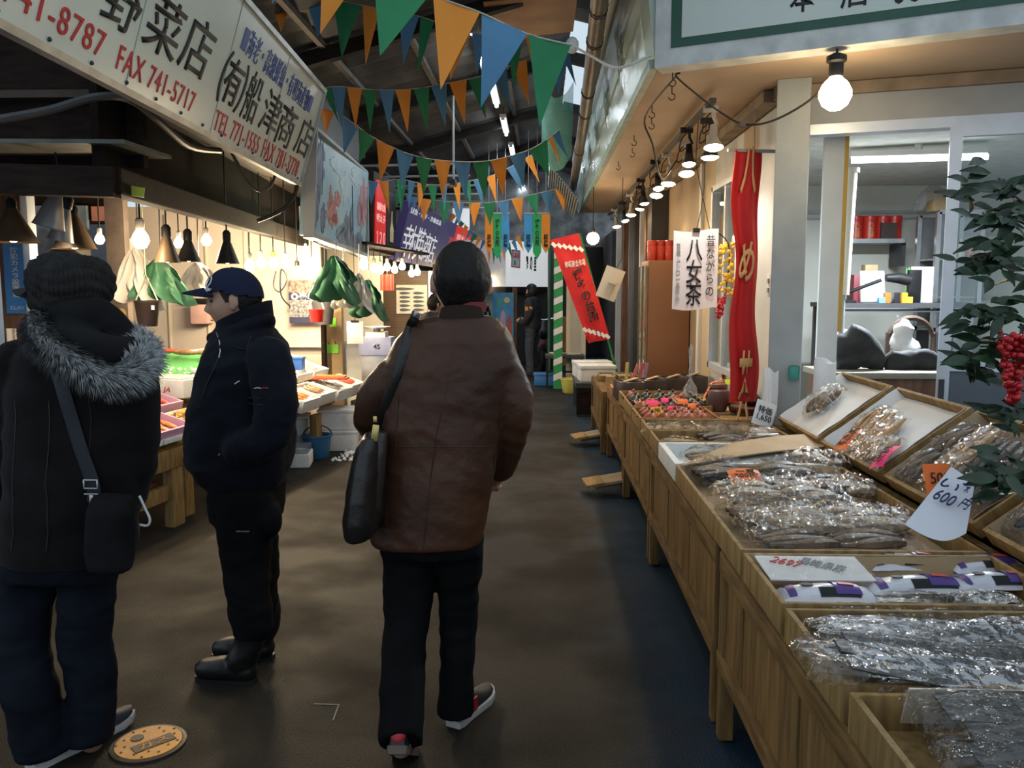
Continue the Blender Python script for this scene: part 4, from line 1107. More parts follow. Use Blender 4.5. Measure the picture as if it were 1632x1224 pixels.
for i in range(3):
    pack('dark clear pack in the nearest tilted tray, %s from the doorway' % ORD[i], onT('E', 0, .24 - .2 * i), .4, .18, .05, 'kelp', 2, rot=trot(.05), group='packs in the fifth tilted tray', fm_=m_film2)
q = P(1496, 775, X=1.42); card('orange card standing half hidden behind the curled white sign', q, .1, .16, m_or, (1.25, 0, .1), text='500\n円')
# curled white sign
t = thing('paper_sign', 'large curled white paper sign with handwritten price standing among the packs', 'sign', P(1500, 850, X=1.25))
q4 = [P(1447, 836, Y=2.62), P(1545, 850, Y=2.56), P(1553, 771, Y=2.64), P(1516, 744, Y=2.70)]
mS = frame((q4[0] + q4[1] + q4[2] + q4[3]) / 4, q4[1] - q4[0], q4[3] - q4[0])
mb = MB(); mb.grid(14, 12, lambda a, c_: (q4[0] * (1 - a) + q4[1] * a) * (1 - c_) + (q4[3] * (1 - a) + q4[2] * a) * c_ + V((-.01 * (1 - c_), -.03 * math.sin(PI * a) * (1 - .5 * c_), -.028 * math.sin(PI * a) * (1 - c_) ** 2)), .0015); mb.build('paper', mat('blue white paper', (.76, .78, .86), .7, var=.02), t, True)
for s, x, y, w_, h_ in (('い', -.01, .045, .05, .03), ('600', -.025, -.005, .06, .04), ('円', .045, -.02, .03, .035), ('一束', .05, .05, .025, .05)):
    txt('lettering', s, w_, h_, mS @ Matrix.Translation((x * .8, y * .9, .034)) @ Matrix.Rotation(-.4, 4, 'Z'), mat('blue black ink', (.03, .035, .12), .6), t, depth=.004, shear=.3)

# ------------------------------------------------------------------ teapots
m_clay = mat('red brown clay', (.30, .075, .035), .35, var=.2, scale=12)
m_clayd = mat('black clay', (.03, .027, .028), .3, var=.2, scale=12)
m_clayg = mat('dark green glaze', (.05, .075, .05), .25, var=.2)
def make_pot(m, label, loc, rz, s=1.22, group='teapots in the trays'):
    t = thing('teapot', label, 'teapot', loc, rz, group); t.scale = (s, s, s)
    mb = MB(); mb.lathe([(.022, 0), (.04, .006), (.052, .025), (.05, .045), (.035, .06), (.03, .063)], n=18); mb.build('body', m, t)
    mb = MB(); mb.lathe([(.032, .062), (.028, .067), (.012, .072), (.006, .075), (.01, .083), (.007, .09), (0, .092)], n=16); mb.build('lid', m, t)
    mb = MB(); mb.tube([(.045, 0, .032), (.065, 0, .042), (.078, 0, .056)], [.012, .009, .007], 8); mb.build('spout', m, t)
    mb = MB(); mb.tube([(0, -.045, .035), (0, -.075, .048), (0, -.105, .058)], [.008, .010, .0125], 8); mb.build('handle', m, t)
    return t
pots = {}
rows = [('brown clay teapot, %s from the lane in the front row of the brown tray', 5.38, 5, [m_clay]), ('brown clay teapot, %s from the lane in the middle row of the brown tray', 5.51, 5, [m_clay]), ('brown clay teapot, %s from the lane in the rear row of the brown tray', 5.64, 5, [m_clay]),
        ('teapot, %s from the lane in the front row of the mixed tray', 5.93, 5, [m_clay, m_clay, m_clayd, m_clayd, m_clayd]), ('teapot, %s from the lane in the second row of the mixed tray', 6.1, 5, [m_clayd, m_clay, m_clayd, m_clay, m_clayd]), ('teapot, %s from the lane in the third row of the mixed tray', 6.28, 5, [m_clayg, m_clayd, m_clayd, m_clay, m_clayg]), ('teapot, %s from the lane in the rear row of the mixed tray', 6.46, 5, [m_clay, m_clayd, m_clayg, m_clayd, m_clay])]
for lab, y, n, ms in rows:
    for i in range(n):
        m = ms[i % len(ms)]
        w_ = '' if 'brown' in lab else {m_clay.name: 'brown ', m_clayd.name: 'black ', m_clayg.name: 'green '}[m.name]
        loc = (.70 + (.085 if y < 5.8 else .1) * i + .015 * R.random(), y + .02 * R.random(), .705)
        rz = -.6 + 1.2 * R.random() + (PI if i % 3 == 0 else 0)
        if m.name not in pots: pots[m.name] = make_pot(m, w_ + lab % ORD[i], loc, rz)
        else:
            o = copy_tree(pots[m.name]); o['label'] = w_ + lab % ORD[i]; o.location = loc; o.rotation_euler = (0, 0, rz)
for u, v, m, w_, h_, lab in ((1046, 655, mat('yellow orange card', (1, .5, .02), .6), .06, .06, 'yellow orange price card standing at the lane end of the brown teapots'), (1040, 643, m_pk, .07, .05, 'pink card on the brown teapots nearest the lane'), (1062, 638, m_pk, .06, .04, 'pink card on the middle brown teapots'),
                             (1072, 650, m_pk, .05, .03, 'small pink card at the front of the brown teapots'), (1088, 640, m_or, .06, .04, 'orange card on the rear brown teapots'), (1105, 647, m_or, .06, .04, 'orange card on the brown teapots nearest the clay jar')):
    q = P(u, v, Z=.80); card(lab, q, w_ * 1.2, h_, m, (.9, 0, .1), bend=.004, text='1,980' if 'yellow' in lab else None)
# clay jar, bowl, stand, black teapot
q = P(1143, 655, Z=.73); t = thing('clay_jar', 'brown grey clay jar with an orange card on its lid beside the red banner', 'jar', (q.x, q.y, .73))
mb = MB(); mb.lathe([(.05, 0), (.062, .01), (.078, .06), (.085, .11), (.078, .145), (.058, .16), (.05, .165)], n=22); mb.build('body', mat('grey brown stoneware', (.17, .10, .085), .4, var=.2), t)
mb = MB(); mb.lathe([(.056, .165), (.062, .168), (.06, .19), (.045, .198), (0, .2)], n=20); mb.build('lid', mat('brown lid', (.2, .09, .06), .4), t)
mb = MB(); mb.grid(5, 5, lambda a, c_: V((-.095 + .085 * a, -.03 + .05 * c_ , .10 + .105 * min(1, a * 1.6)) ), .002); mb.build('orange_card', m_or, t)
q = P(1170, 655, Z=.73); t = thing('clay_cup', 'red brown clay cup next to the clay jar', 'cup', (q.x, q.y - .03, .73)); mb = MB(); mb.lathe([(.035, 0), (.04, .005), (.055, .06), (.06, .065), (.052, .062), (.036, .01), (0, .008)], n=20, cap=False); mb.build('body', m_clay, t)
q = P(1196, 660, Z=.73); t = thing('round_stand', 'dark red round wooden stand under the black teapot', 'stand', (q.x, q.y, .73)); mb = MB(); mb.lathe([(.10, 0), (.10, .03), (.135, .034), (.14, .04), (.14, .055), (.135, .06), (0, .06)], n=28); mb.build('disc', mat('dark red wood', (.10, .03, .022), .4), t)
make_pot(m_clayd, 'single black teapot on the round dark red stand', (q.x, q.y, .79), -1.3, 1.25, None)
t = card('white price card with red mark leaning before the black teapot and the pillar', P(1218, 660, Y=5.0), .13, .15, m_paper, (1.35, .35, .15), text='特価\n1,650', bend=.003)
# brown round box with a green tag at the banner
q = P(1150, 598, Z=.85); make_pot(m_clay, 'large brown teapot with a lime tag beside the red banner', (q.x - .05, q.y - .3, .735), .8, 1.7, None)
q = P(1155, 605, Z=.85); card('lime yellow tag on the large brown teapot', (q.x - .04, q.y - .35, .87), .07, .05, mat('lime card', (.65, .85, .05), .6), (.9, 0, .2), bend=.003)
# dark bins row
m_lac = mat('dark brown lacquer', (.06, .045, .042), .3, var=.2, coat=.3)
for i in range(4):
    f_ = i / 3
    c_ = V((.73 + .2 * i, 7.0 + .16 * i, .672))
    t = thing('tea_bin', 'dark open bin of loose tea, %s from the lane in the row behind the teapots' % ORD[i], 'bin', c_, .2, 'dark tea bins')
    for (a, b2, e, f2) in ((0, -.13, .19, .012), (0, .13, .19, .012), (-.09, 0, .012, .26), (.09, 0, .012, .26)):
        mb = MB(); mb.box((a, b2, .075), (e, f2, .15), bev=.002); mb.build('side', m_lac, t)
    mb = MB(); mb.box((0, 0, .11), (.17, .25, .02)); mb.build('tea', mat('loose tea', (.07, .08, .03), .9, var=.5, scale=60, bump=.8, bscale=120), t)
    mb = MB(); mb.span((-.08, -.11, .155), (.085, .06, .165), .03, .008); mb.build('scoop', mat('pale scoop', (.55, .42, .25), .5), t)
for i, (x, y) in enumerate(((.74, 7.35), (.98, 7.55), (1.2, 7.7))):
    t = tray(x - .13, x + .13, y - .13, y + .13, 'shallow orange brown tray, %s from the lane behind the dark bins' % ORD[i], z=.68, h=.06, m=mat('orange wood', (.5, .2, .06), .5, var=.2))
    mb = MB(); mb.box((0, 0, .035), (.22, .22, .03)); mb.build('contents', mat('orange snack', (.6, .28, .08), .7, var=.4, scale=40, bump=.6), t)
# pink tongs / fans bundle and a small box at the end of the table
q = P(1015, 600, Y=8.2)
for i, (dx, c_, lab) in enumerate(((0, (.7, .2, .2), 'pink packet'), (.06, (.55, .12, .16), 'red packet'), (.11, (.4, .25, .4), 'purple packet'), (-.07, (.7, .55, .2), 'yellow packet'))):
    mb = MB(); mb.box((0, 0, .07), (.03, .03, .26), rot=(0, .35 - .1 * i, 0)); o = mb.build('packet', mat(lab, c_, .4)); o.location = (q.x - .02 + dx, 8.3, .60); tag(o, lab + ' leaning at the end of the reddish stall table', 'packet')
mb = MB(); mb.box((0, 0, .04), (.09, .09, .08)); o = mb.build('small_box', m_card); o.location = (.72, 8.75, .60); tag(o, 'small brown box on the reddish stall table', 'box')
for i in range(3):
    t = tray(.62 + .2 * i, .8 + .2 * i, 8.95, 9.35, 'long pale tray, %s from the lane on the reddish stall table' % ORD[i], z=.602, h=.06)
    mb = MB(); mb.box((0, 0, .03), (.13, .33, .03)); mb.build('contents', mat('silver packets', (.5, .5, .48), .25, .3, var=.3, scale=30), t)

# ------------------------------------------------------------------ nandina branch with red berries
t = thing('nandina_branch', 'leafy nandina branch with red berry clusters in a dark vase at the picture edge', 'plant', (2.1, 2.6, 0))
mb = MB(); mb.lathe([(.1, 0), (.13, .05), (.15, .5), (.12, .8), (.08, .9), (.09, .95)], Matrix.Translation((2.1, 2.6, 0)), 20); mb.build('vase', m_clayd, t, True)
m_leaf = mat('nandina leaf', (.013, .04, .015), .4, var=.4, scale=20)
m_berry = mat('red berry', (.45, .008, .012), .25)
base = V((2.1, 2.6, .9))
def at(u, v, Y): return P(u, v, Y=Y)
stems = [[base, V((1.95, 2.6, 1.5)), at(1640, 330, 2.5), at(1600, 285, 2.5)], [base, V((1.9, 2.55, 1.4)), at(1625, 420, 2.45), at(1555, 410, 2.45)], [base, V((1.8, 2.5, 1.25)), at(1610, 500, 2.4), at(1535, 505, 2.4)],
         [base, V((1.8, 2.5, 1.2)), at(1600, 560, 2.4), at(1535, 590, 2.4)], [base, V((1.85, 2.5, 1.1)), at(1640, 650, 2.35), at(1615, 690, 2.3)], [base, V((1.75, 2.3, 1.0)), at(1630, 760, 2.1), at(1580, 760, 2.1)], [base, V((1.9, 2.55, 1.4)), at(1640, 360, 2.4), at(1580, 370, 2.4)]]
mb = MB()
paths = [smooth_path(s, 5) for s in stems]
for q in paths: mb.tube(q, [.006 - .004 * i / len(q) for i in range(len(q))], 6)
mb.build('stem', mat('twig', (.09, .06, .035), .7), t, True)
mb = MB()
def leaf(p, d, l, up):
    d = V(d).normalized(); s = d.cross(V(up)).normalized(); n = s.cross(d)
    mb.grid(6, 2, lambda a, c_: V(p) + d * (l * a) + s * ((c_ - .5) * l * .42 * math.sin(PI * a ** .75) ) + n * (.12 * l * abs(c_ - .5) - .15 * l * a * a))
spots = [(1540, 290), (1560, 300), (1575, 280), (1590, 310), (1605, 300), (1555, 325), (1540, 320), (1585, 340), (1570, 365), (1600, 350), (1615, 340), (1580, 385), (1545, 345), (1600, 390), (1560, 390), (1525, 420), (1545, 415), (1555, 440), (1570, 430), (1580, 450), (1595, 430), (1610, 415), (1610, 450), (1540, 505), (1535, 530), (1555, 495), (1550, 520), (1570, 505), (1585, 520), (1560, 545), (1570, 560), (1590, 545), (1600, 500), (1605, 480), (1530, 555), (1545, 575), (1540, 590), (1570, 590), (1590, 600), (1605, 615), (1585, 575), (1600, 640), (1612, 660), (1620, 690), (1612, 730), (1590, 725), (1600, 760), (1580, 770), (1570, 745), (1590, 790), (1620, 770), (1625, 520), (1620, 300), (1625, 380), (1565, 255), (1580, 420)]
for (u, v) in spots:
    for j in range(2):
        Y = 2.4 + .16 * (R.random() - .5) - (.25 if v > 700 else 0)
        a = R.random() * 6.28
        leaf(at(u + 8 * (R.random() - .5), v - 6 + 8 * R.random(), Y), (math.cos(a), .5 * math.sin(a), -.35 + .7 * R.random()), .058 + .028 * R.random(), (.2 * R.random(), -.75, .6))
for q in paths:
    for p in q[3:-2]:
        for j in range(4): leaf(p + V((.06 * (R.random() - .5), .1 * (R.random() - .5), .04 * (R.random() - .5))), (R.random() - .5, R.random() - .7, -.3 + .5 * R.random()), .06 + .03 * R.random(), (.2 * R.random(), -.75, .6))
mb.build('leaves', m_leaf, t, True, 60, recalc=False)
mb = MB()
for i in range(150):
    a = R.random(); u = 1618 + 44 * (R.random() - .5) * (1.3 - a) - 4 * a; v = 528 + 108 * a + 8 * R.random()
    mb.ico(at(u, v, 2.28 + .09 * R.random()), .009, 2)
mb.build('berries', m_berry, t, True)
# ------------------------------------------------------------------ long white shop sign over the fish stalls
def put(name, s, L_, Rr, T, Bm, M, m, par, vert=False, **k):
    """lettering between the pixels L_ / Rr (its ends) and T / Bm (its top and foot)"""
    a, b_, c_, d_ = hit(*L_, M), hit(*Rr, M), hit(*T, M), hit(*Bm, M)
    cx, cy = (a[0] + b_[0]) / 2, (c_[1] + d_[1]) / 2
    return (vtxt if vert else txt)(name, s, abs(b_[0] - a[0]), abs(c_[1] - d_[1]), M @ Matrix.Translation((cx, cy, .003)), m, par, **k)
e0, e1 = P(0, 30, Z=2.45), P(477, 290, Z=2.45)
tp = P(515, 147, Y=e1.y)
sx = (e1 - e0).normalized()
ss = thing('shop_sign', 'long white sign with black characters and red phone numbers over the fish stalls', 'sign', (e1 + e0) / 2)
ML = frame(e1, sx, tp - e1)
hL = hit(515, 147, ML)[1]
LL = 5.6
mb = MB(); mb.box((-LL / 2, hL / 2, -.04), (LL, hL, .08), M=ML); mb.build('face', mat('white sign plastic', (.72, .80, .71), .22, var=.06, scale=1.5), ss, True, 0)
mb = MB()
mb.box((-LL / 2, -.015, -.03), (LL, .03, .1), M=ML); mb.box((-LL / 2, hL + .015, -.03), (LL, .03, .1), M=ML); mb.box((.012, hL / 2, -.03), (.025, hL + .06, .1), M=ML)
mb.build('frame', mat('sign aluminium', (.5, .52, .5), .35, .5, var=.2), ss, True, 0)
for x in (-1.12, -2.2, -3.3):
    mb = MB(); mb.box((x, hL / 2, .001), (.006, hL, .004), M=ML); mb.build('seam', m_grey, ss, True, 0)
for i in range(14):
    mb = MB(); mb.sphere(ML @ V((-.1 - .32 * i, .02, .004)), .009, 8); mb.build('screw', m_dark, ss, True)
put('lettering', '野', (160, 15), (222, 40), (200, -45), (188, 48), ML, m_ink, ss, bold=.006, shear=.15)
put('lettering', '菜', (228, 45), (290, 60), (270, -8), (258, 92), ML, m_ink, ss, bold=.006, shear=.15)
put('lettering', '店', (285, 80), (338, 90), (322, 26), (308, 122), ML, m_ink, ss, bold=.006, shear=.15)
put('lettering', '㈲', (350, 125), (391, 140), (376, 85), (365, 175), ML, m_ink, ss, bold=.006, shear=.15)
put('lettering', '船', (388, 155), (414, 160), (407, 112), (398, 198), ML, m_ink, ss, bold=.004, shear=.15)
put('lettering', '津', (416, 178), (447, 185), (436, 142), (427, 216), ML, m_ink, ss, bold=.004, shear=.15)
put('lettering', '商', (442, 200), (470, 207), (463, 165), (452, 236), ML, m_ink, ss, bold=.004, shear=.15)
put('lettering', '店', (471, 220), (496, 228), (490, 186), (480, 250), ML, m_ink, ss, bold=.004, shear=.15)
put('lettering', 'TEL 741-8787', (-120, -60), (166, 68), (110, 14), (100, 57), ML, m_inkr, ss, spacing=1.15)
put('lettering', 'FAX 741-5717', (187, 92), (310, 158), (250, 108), (242, 143), ML, m_inkr, ss, spacing=1.15)
put('lettering', 'TEL 771-1555', (341, 193), (413, 228), (380, 196), (374, 226), ML, m_inkr, ss, spacing=1.15)
put('lettering', 'FAX 781-3778', (418, 237), (476, 264), (449, 238), (444, 267), ML, m_inkr, ss, spacing=1.15)
put('lettering', '■海老・高級鮮魚・有明海産物■', (386, 62), (497, 165), (445, 92), (437, 132), ML, mat('blue ink', (.03, .07, .35), .5), ss, shear=.2, spacing=1.1)

# ------------------------------------------------------------------ upper facades, canopy and dark fascia on the left
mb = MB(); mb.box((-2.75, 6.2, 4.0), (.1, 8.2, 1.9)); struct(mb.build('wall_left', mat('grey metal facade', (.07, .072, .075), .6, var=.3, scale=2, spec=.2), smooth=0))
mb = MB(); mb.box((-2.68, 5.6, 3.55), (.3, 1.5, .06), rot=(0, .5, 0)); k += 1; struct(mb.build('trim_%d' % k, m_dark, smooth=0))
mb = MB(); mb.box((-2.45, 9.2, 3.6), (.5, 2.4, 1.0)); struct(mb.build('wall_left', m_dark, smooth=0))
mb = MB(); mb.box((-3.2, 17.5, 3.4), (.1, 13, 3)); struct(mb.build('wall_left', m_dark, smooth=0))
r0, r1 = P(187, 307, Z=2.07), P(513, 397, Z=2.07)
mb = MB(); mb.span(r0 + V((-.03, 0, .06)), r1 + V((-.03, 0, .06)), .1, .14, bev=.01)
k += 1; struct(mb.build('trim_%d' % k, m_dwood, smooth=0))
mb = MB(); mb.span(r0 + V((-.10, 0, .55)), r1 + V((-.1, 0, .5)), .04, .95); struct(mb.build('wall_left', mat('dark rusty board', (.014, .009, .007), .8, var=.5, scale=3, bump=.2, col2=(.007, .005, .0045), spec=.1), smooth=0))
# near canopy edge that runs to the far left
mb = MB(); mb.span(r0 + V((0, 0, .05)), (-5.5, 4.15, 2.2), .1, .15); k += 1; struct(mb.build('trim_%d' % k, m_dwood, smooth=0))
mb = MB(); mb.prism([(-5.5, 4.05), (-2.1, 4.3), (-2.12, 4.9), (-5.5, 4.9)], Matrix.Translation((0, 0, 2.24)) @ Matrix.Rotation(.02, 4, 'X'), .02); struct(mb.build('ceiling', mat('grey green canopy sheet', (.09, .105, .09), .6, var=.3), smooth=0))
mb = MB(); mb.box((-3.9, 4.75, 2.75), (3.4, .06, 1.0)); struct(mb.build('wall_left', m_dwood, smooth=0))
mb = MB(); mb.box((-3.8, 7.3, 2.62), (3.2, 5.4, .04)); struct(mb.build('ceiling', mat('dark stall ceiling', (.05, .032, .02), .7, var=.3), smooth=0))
# hose and cables under the sign
for q, r_, lab in (([P(0, 190, Y=3.9), P(80, 175, Y=3.95), P(150, 155, Y=4.0), P(205, 158, Y=4.2), P(250, 190, Y=4.5), P(300, 232, Y=5.0), P(350, 240, Y=5.5)], .02, 'dark grey hose slung under the long white sign'),
                  ([P(370, 245, Y=6.2), P(390, 280, Y=6.4), P(410, 303, Y=6.5), P(430, 298, Y=6.6), P(440, 275, Y=6.7)], .012, 'pale cable loop hanging below the far end of the white sign'),
                  ([P(475, 292, Y=7.0), P(465, 320, Y=7.0), P(440, 340, Y=6.9), P(410, 352, Y=6.8)], .016, 'curved black hose below the corner of the white sign')):
    mb = MB(); mb.tube(smooth_path(q, 5), r_, 8); tag(mb.build('hose', mat('grey hose', (.06, .06, .06), .5) if 'black' not in lab else m_wire), lab, 'hose')
mb = MB(); c_ = P(218, 313, Y=4.5); mb.box((0, 0, 0), (.075, .008, .05)); o = mb.build('tag', mat('yellow green tag', (.5, .55, .06), .5)); o.location = c_; o.rotation_euler = (0, .15, 0); tag(o, 'yellow green tag stuck on the dark beam above the lamps', 'tag')

# ------------------------------------------------------------------ mural sign
c0, c1 = P(492, 375, Y=7.25), P(582, 408, Y=10.3); t0, t1 = P(497, 205, Y=7.25), P(580, 275, Y=10.3)
MM = frame(c0, c1 - c0, t0 - c0)
mw = (c1 - c0).length
mural = thing('mural_sign', 'pale blue painted mural board of sea animals behind the long white sign', 'sign', (c0 + c1) / 2)
mh0, mh1 = (t0 - c0).length, (t1 - c1).length
m_sky = mat('mural blue', (.25, .45, .58), .4, var=.3, scale=1.4, col2=(.42, .56, .60))
mb = MB(); mb.prism([(0, 0), (mw, 0), (mw, mh1), (0, mh0)], MM, .08); mb.build('board', m_sky, mural, True, 0)
mb = MB(); mb.span(c0, c1, .1, .04); mb.span(t0, t1, .1, .03); mb.span(c0, t0, .1, .03, (0, 1, 0)); mb.span(c1, t1, .1, .03, (0, 1, 0)); mb.build('frame', m_grey, mural, True, 0)
def blobs(name, pts, m, z=.004, n=40, seed=0):
    mb = MB()
    for (x, y, rx, ry) in pts:
        mb.prism([(x + rx * (1 + .7 * noise.noise(V((i * .6, seed, x * 7)))) * math.cos(2 * PI * i / n), y + ry * (1 + .7 * noise.noise(V((i * .6, seed + 5, y * 7)))) * math.sin(2 * PI * i / n)) for i in range(n)], MM @ Matrix.Translation((0, 0, z)), z + .002)
    mb.build(name, m, mural, True, 0)
blobs('painted_fish', [(.35, .62, .16, .25), (.25, .25, .1, .14), (.55, .2, .1, .12)], mat('mural dark blue', (.12, .17, .27), .5, var=.4, scale=9), seed=1)
blobs('painted_crab', [(.95, .3, .22, .13), (.85, .42, .06, .1), (1.2, .45, .15, .07), (1.1, .24, .2, .05)], mat('mural red', (.48, .2, .18), .5, var=.4, scale=12), seed=2)
blobs('painted_rocks', [(1.5, .12, .25, .1), (1.9, .18, .2, .16), (2.3, .1, .3, .08), (2.0, .3, .1, .15), (1.7, .2, .1, .14), (2.6, .14, .25, .1)], mat('mural grey', (.17, .22, .28), .5, var=.4, scale=9), seed=3)
blobs('painted_coral', [(2.75, .6, .3, .25), (2.55, .45, .2, .15)], mat('mural pink', (.45, .25, .28), .5, var=.3, scale=6), seed=4)
blobs('painted_foam', [(1.6, .62, .35, .14), (1.1, .75, .3, .06), (2.2, .8, .35, .08)], mat('mural pale', (.44, .58, .64), .5), seed=6)

# ------------------------------------------------------------------ stall back walls, posts
m_pinkw = mat('bright stall wall', (.80, .70, .62), .5, var=.05, scale=2)
def wallpx(u0, u1, Y, z0, z1, m, nm='wall_left', th=.06):
    a, b_ = P(u0, 500, Y=Y), P(u1, 500, Y=Y)
    mb = MB(); mb.box(((a.x + b_.x) / 2, Y + th / 2, (z0 + z1) / 2), (abs(b_.x - a.x), th, z1 - z0)); return struct(mb.build(nm, m, smooth=0))
wallpx(196, 512, 9.6, 0, 2.5, m_pinkw)
for u in (392, 400, 330, 268):
    wallpx(u, u + 2, 9.58, .9, 2.4, m_cream, 'trim_%d' % (40 + u))
wallpx(444, 514, 9.5, .92, .98, m_white, 'trim_80')
wallpx(436, 602, 9.7, 0, .98, m_cream)
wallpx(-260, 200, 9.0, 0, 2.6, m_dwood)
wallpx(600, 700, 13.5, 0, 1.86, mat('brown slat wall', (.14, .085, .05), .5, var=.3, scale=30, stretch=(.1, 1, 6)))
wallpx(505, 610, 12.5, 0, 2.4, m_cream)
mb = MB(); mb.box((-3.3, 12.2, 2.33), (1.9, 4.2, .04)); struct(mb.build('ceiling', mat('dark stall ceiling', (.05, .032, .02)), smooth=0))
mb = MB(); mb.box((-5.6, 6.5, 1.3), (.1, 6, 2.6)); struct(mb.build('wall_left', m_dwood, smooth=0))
wallpx(150, 192, 8.2, 1.0, 2.2, mat('blue stall panel', (.10, .16, .32), .5), 'wall_left')
def post(u0, u1, Y, z1, m, label, name='post', cat='post', z0=0.0):
    a, b_ = P(u0, 450, Y=Y), P(u1, 450, Y=Y)
    mb = MB(); mb.box((0, 0, (z1 - z0) / 2), (b_.x - a.x, .1, z1 - z0), bev=.006); o = mb.build(name, m); o.location = ((a.x + b_.x) / 2, Y, z0); return tag(o, label, cat)
post(8, 52, 6.1, 2.5, m_bwood, 'brown wooden post behind the blue camera notice')
post(46, 57, 5.95, 2.5, m_alu, 'shiny metal corner post beside the blue camera notice')
post(-40, 10, 6.2, 2.5, m_steel, 'wide steel post at the picture edge beside the blue notice')
post(176, 206, 8.0, 2.5, mat('grey brown post', (.22, .17, .14), .6, var=.2), 'grey brown post with round stickers behind the black flower pot')
c_ = P(23, 444, Y=6.0)
t = thing('notice_sign', 'narrow blue notice with white vertical characters on the brown post', 'sign', c_)
mb = MB(); a, b_ = P(9, 500, Y=6.0), P(37, 388, Y=6.0); mb.box((0, .02, 0), (b_.x - a.x, .012, b_.z - a.z)); mb.build('board', mat('notice blue', (.04, .24, .62), .4, var=.03), t)
vtxt('lettering', '防犯カメラ設置店', .058, .36, frame((.0, .012, .045), (1, 0, 0), (0, 0, 1)), m_paper, t, world=False, bold=.02, lines=1)
txt('lettering', 'にしけい', .10, .028, frame((.0, .012, -.21), (1, 0, 0), (0, 0, 1)), m_paper, t, world=False, bold=.02)
c_ = P(25, 545, Y=5.98); mb = MB(); mb.grid(8, 8, lambda a, c2: V((.08 * (a - .5), -.01 * math.sin(a * 9), .2 * (c2 - .5))), .003); o = mb.build('wall_poster', m_cream); o.location = c_ - V((0, .04, .1)); tag(o, 'small cream poster under the blue notice', 'poster')
for v, col, lab in ((476, (.12, .08, .06), 'dark'), (499, (.7, .45, .12), 'orange')):
    c_ = P(189, v, Y=7.9); mb = MB(); mb.lathe([(0, 0), (.045, 0), (.045, .006), (0, .006)], Matrix.Rotation(PI / 2, 4, 'X'), 18); o = mb.build('sticker', mat(lab + ' sticker', col, .5)); o.location = (c_.x, 7.945, c_.z - .045); tag(o, 'round %s sticker on the grey brown post' % lab, 'sticker')
# glass door at the back: its pale blue reflections painted on an opaque pane
c_ = P(95, 395, Y=8.97); mb = MB(); mb.box((c_.x, 8.97, c_.z), (.65, .05, .88)); o = mb.build('framed_pane', mat('painted pane reflection', (.3, .38, .5), .3, var=.3, scale=6)); tag(o, 'framed pane with painted blue reflections at the back of the stall beside the metal post', 'panel')
c_ = P(158, 352, Y=8.97); mb = MB(); mb.box((0, 0, 0), (.15, .02, .15)); o = mb.build('notice_card', mat('pink striped card', (.7, .3, .25), .6)); o.location = c_; tag(o, 'small pink notice card high on the stall wall', 'card')
c_ = P(160, 395, Y=8.8); mb = MB(); mb.box((c_.x, 8.82, c_.z), (.62, .34, .2)); o = mb.build('wall_cupboard', m_cream); tag(o, 'cream wall cupboard behind the cone lamps', 'cupboard')
c_ = P(168, 470, Y=8.1); mb = MB(); mb.box((c_.x, 8.17, c_.z), (.18, .04, .25)); o = mb.build('calendar', mat('dark calendar', (.03, .035, .06), .5)); tag(o, 'dark framed calendar on the blue stall panel', 'calendar')

# ------------------------------------------------------------------ lamps of the fish stalls
def cone_lamp(u, v, Y, m, label, r=.13, h=.17, on=True, power=9, tilt=0.0, group='cone lamps', bulb=None, name='cone_lamp', top=2.61):
    c_ = P(u, v, Y=Y)
    t = thing(name, label, 'lamp', c_, group=group)
    M = Euler((0, tilt, 0)).to_matrix().to_4x4()
    mb = MB(); mb.lathe([(r, -h / 2), (r * .94, -h / 2 + .01), (r * .3, h / 2), (r * .22, h / 2 + .02)], M, 20, cap=False); sh = mb.build('shade', m, t)
    mb = MB(); mb.lathe([(.03, h / 2), (.03, h / 2 + .06), (.015, h / 2 + .08)], M, 12); mb.build('socket', m_black, t)
    q0 = M @ V((0, 0, h / 2 + .07))
    mb = MB(); mb.tube([q0, (q0.x * .6, 0, max(q0.z + .05, (2.33 if Y < 4.7 else top) - c_.z))], .006, 6); mb.build('cord', m_wire, t)
    if on:
        mb = MB(); mb.sphere(M @ V((0, 0, -h / 2 + .035)), .035, 12); mb.build('bulb', bulb or m_bulb, t)
        lamp('lamp_light', 'SPOT', c_ + M @ V((0, 0, -h / 2 - .02)), power, WARM, .04, c_ + M @ V((0, 0, -2)), 150, t)
    return t
m_cone = mat('brown enamel', (.11, .075, .05), .35, .4, var=.2)
m_conek = mat('black enamel', (.02, .018, .017), .4, var=.2)
m_refl = mat('brushed reflector', (.42, .43, .45), .3, .8, var=.2)
cone_lamp(20, 362, 5.0, m_cone, 'brown cone lamp at the picture edge over the blue notice', .145, .18)
cone_lamp(118, 372, 5.2, m_cone, 'brown cone lamp next to the silver reflectors', .13, .19)
cone_lamp(100, 408, 5.9, m_conek, 'wide black cone lamp just above the knitted cap', .2, .12)
cone_lamp(84, 333, 4.6, m_refl, 'large silver reflector lamp tilted over the stall', .085, .2, tilt=.3, bulb=m_bulbw, name='reflector_lamp', group='silver reflector lamps')
cone_lamp(101, 358, 5.0, m_refl, 'second silver reflector lamp with glowing slots beside the brown cone', .075, .19, tilt=.25, bulb=m_bulbw, name='reflector_lamp', group='silver reflector lamps')
cone_lamp(266, 398, 5.6, m_cone, 'brown cone lamp between the white paper and the green paper', .085, .17)
cone_lamp(300, 400, 6.0, m_conek, 'black cone lamp behind the brown one near the green paper', .085, .15)
cone_lamp(362, 402, 6.4, m_conek, 'black cone lamp above the navy cap', .09, .17)
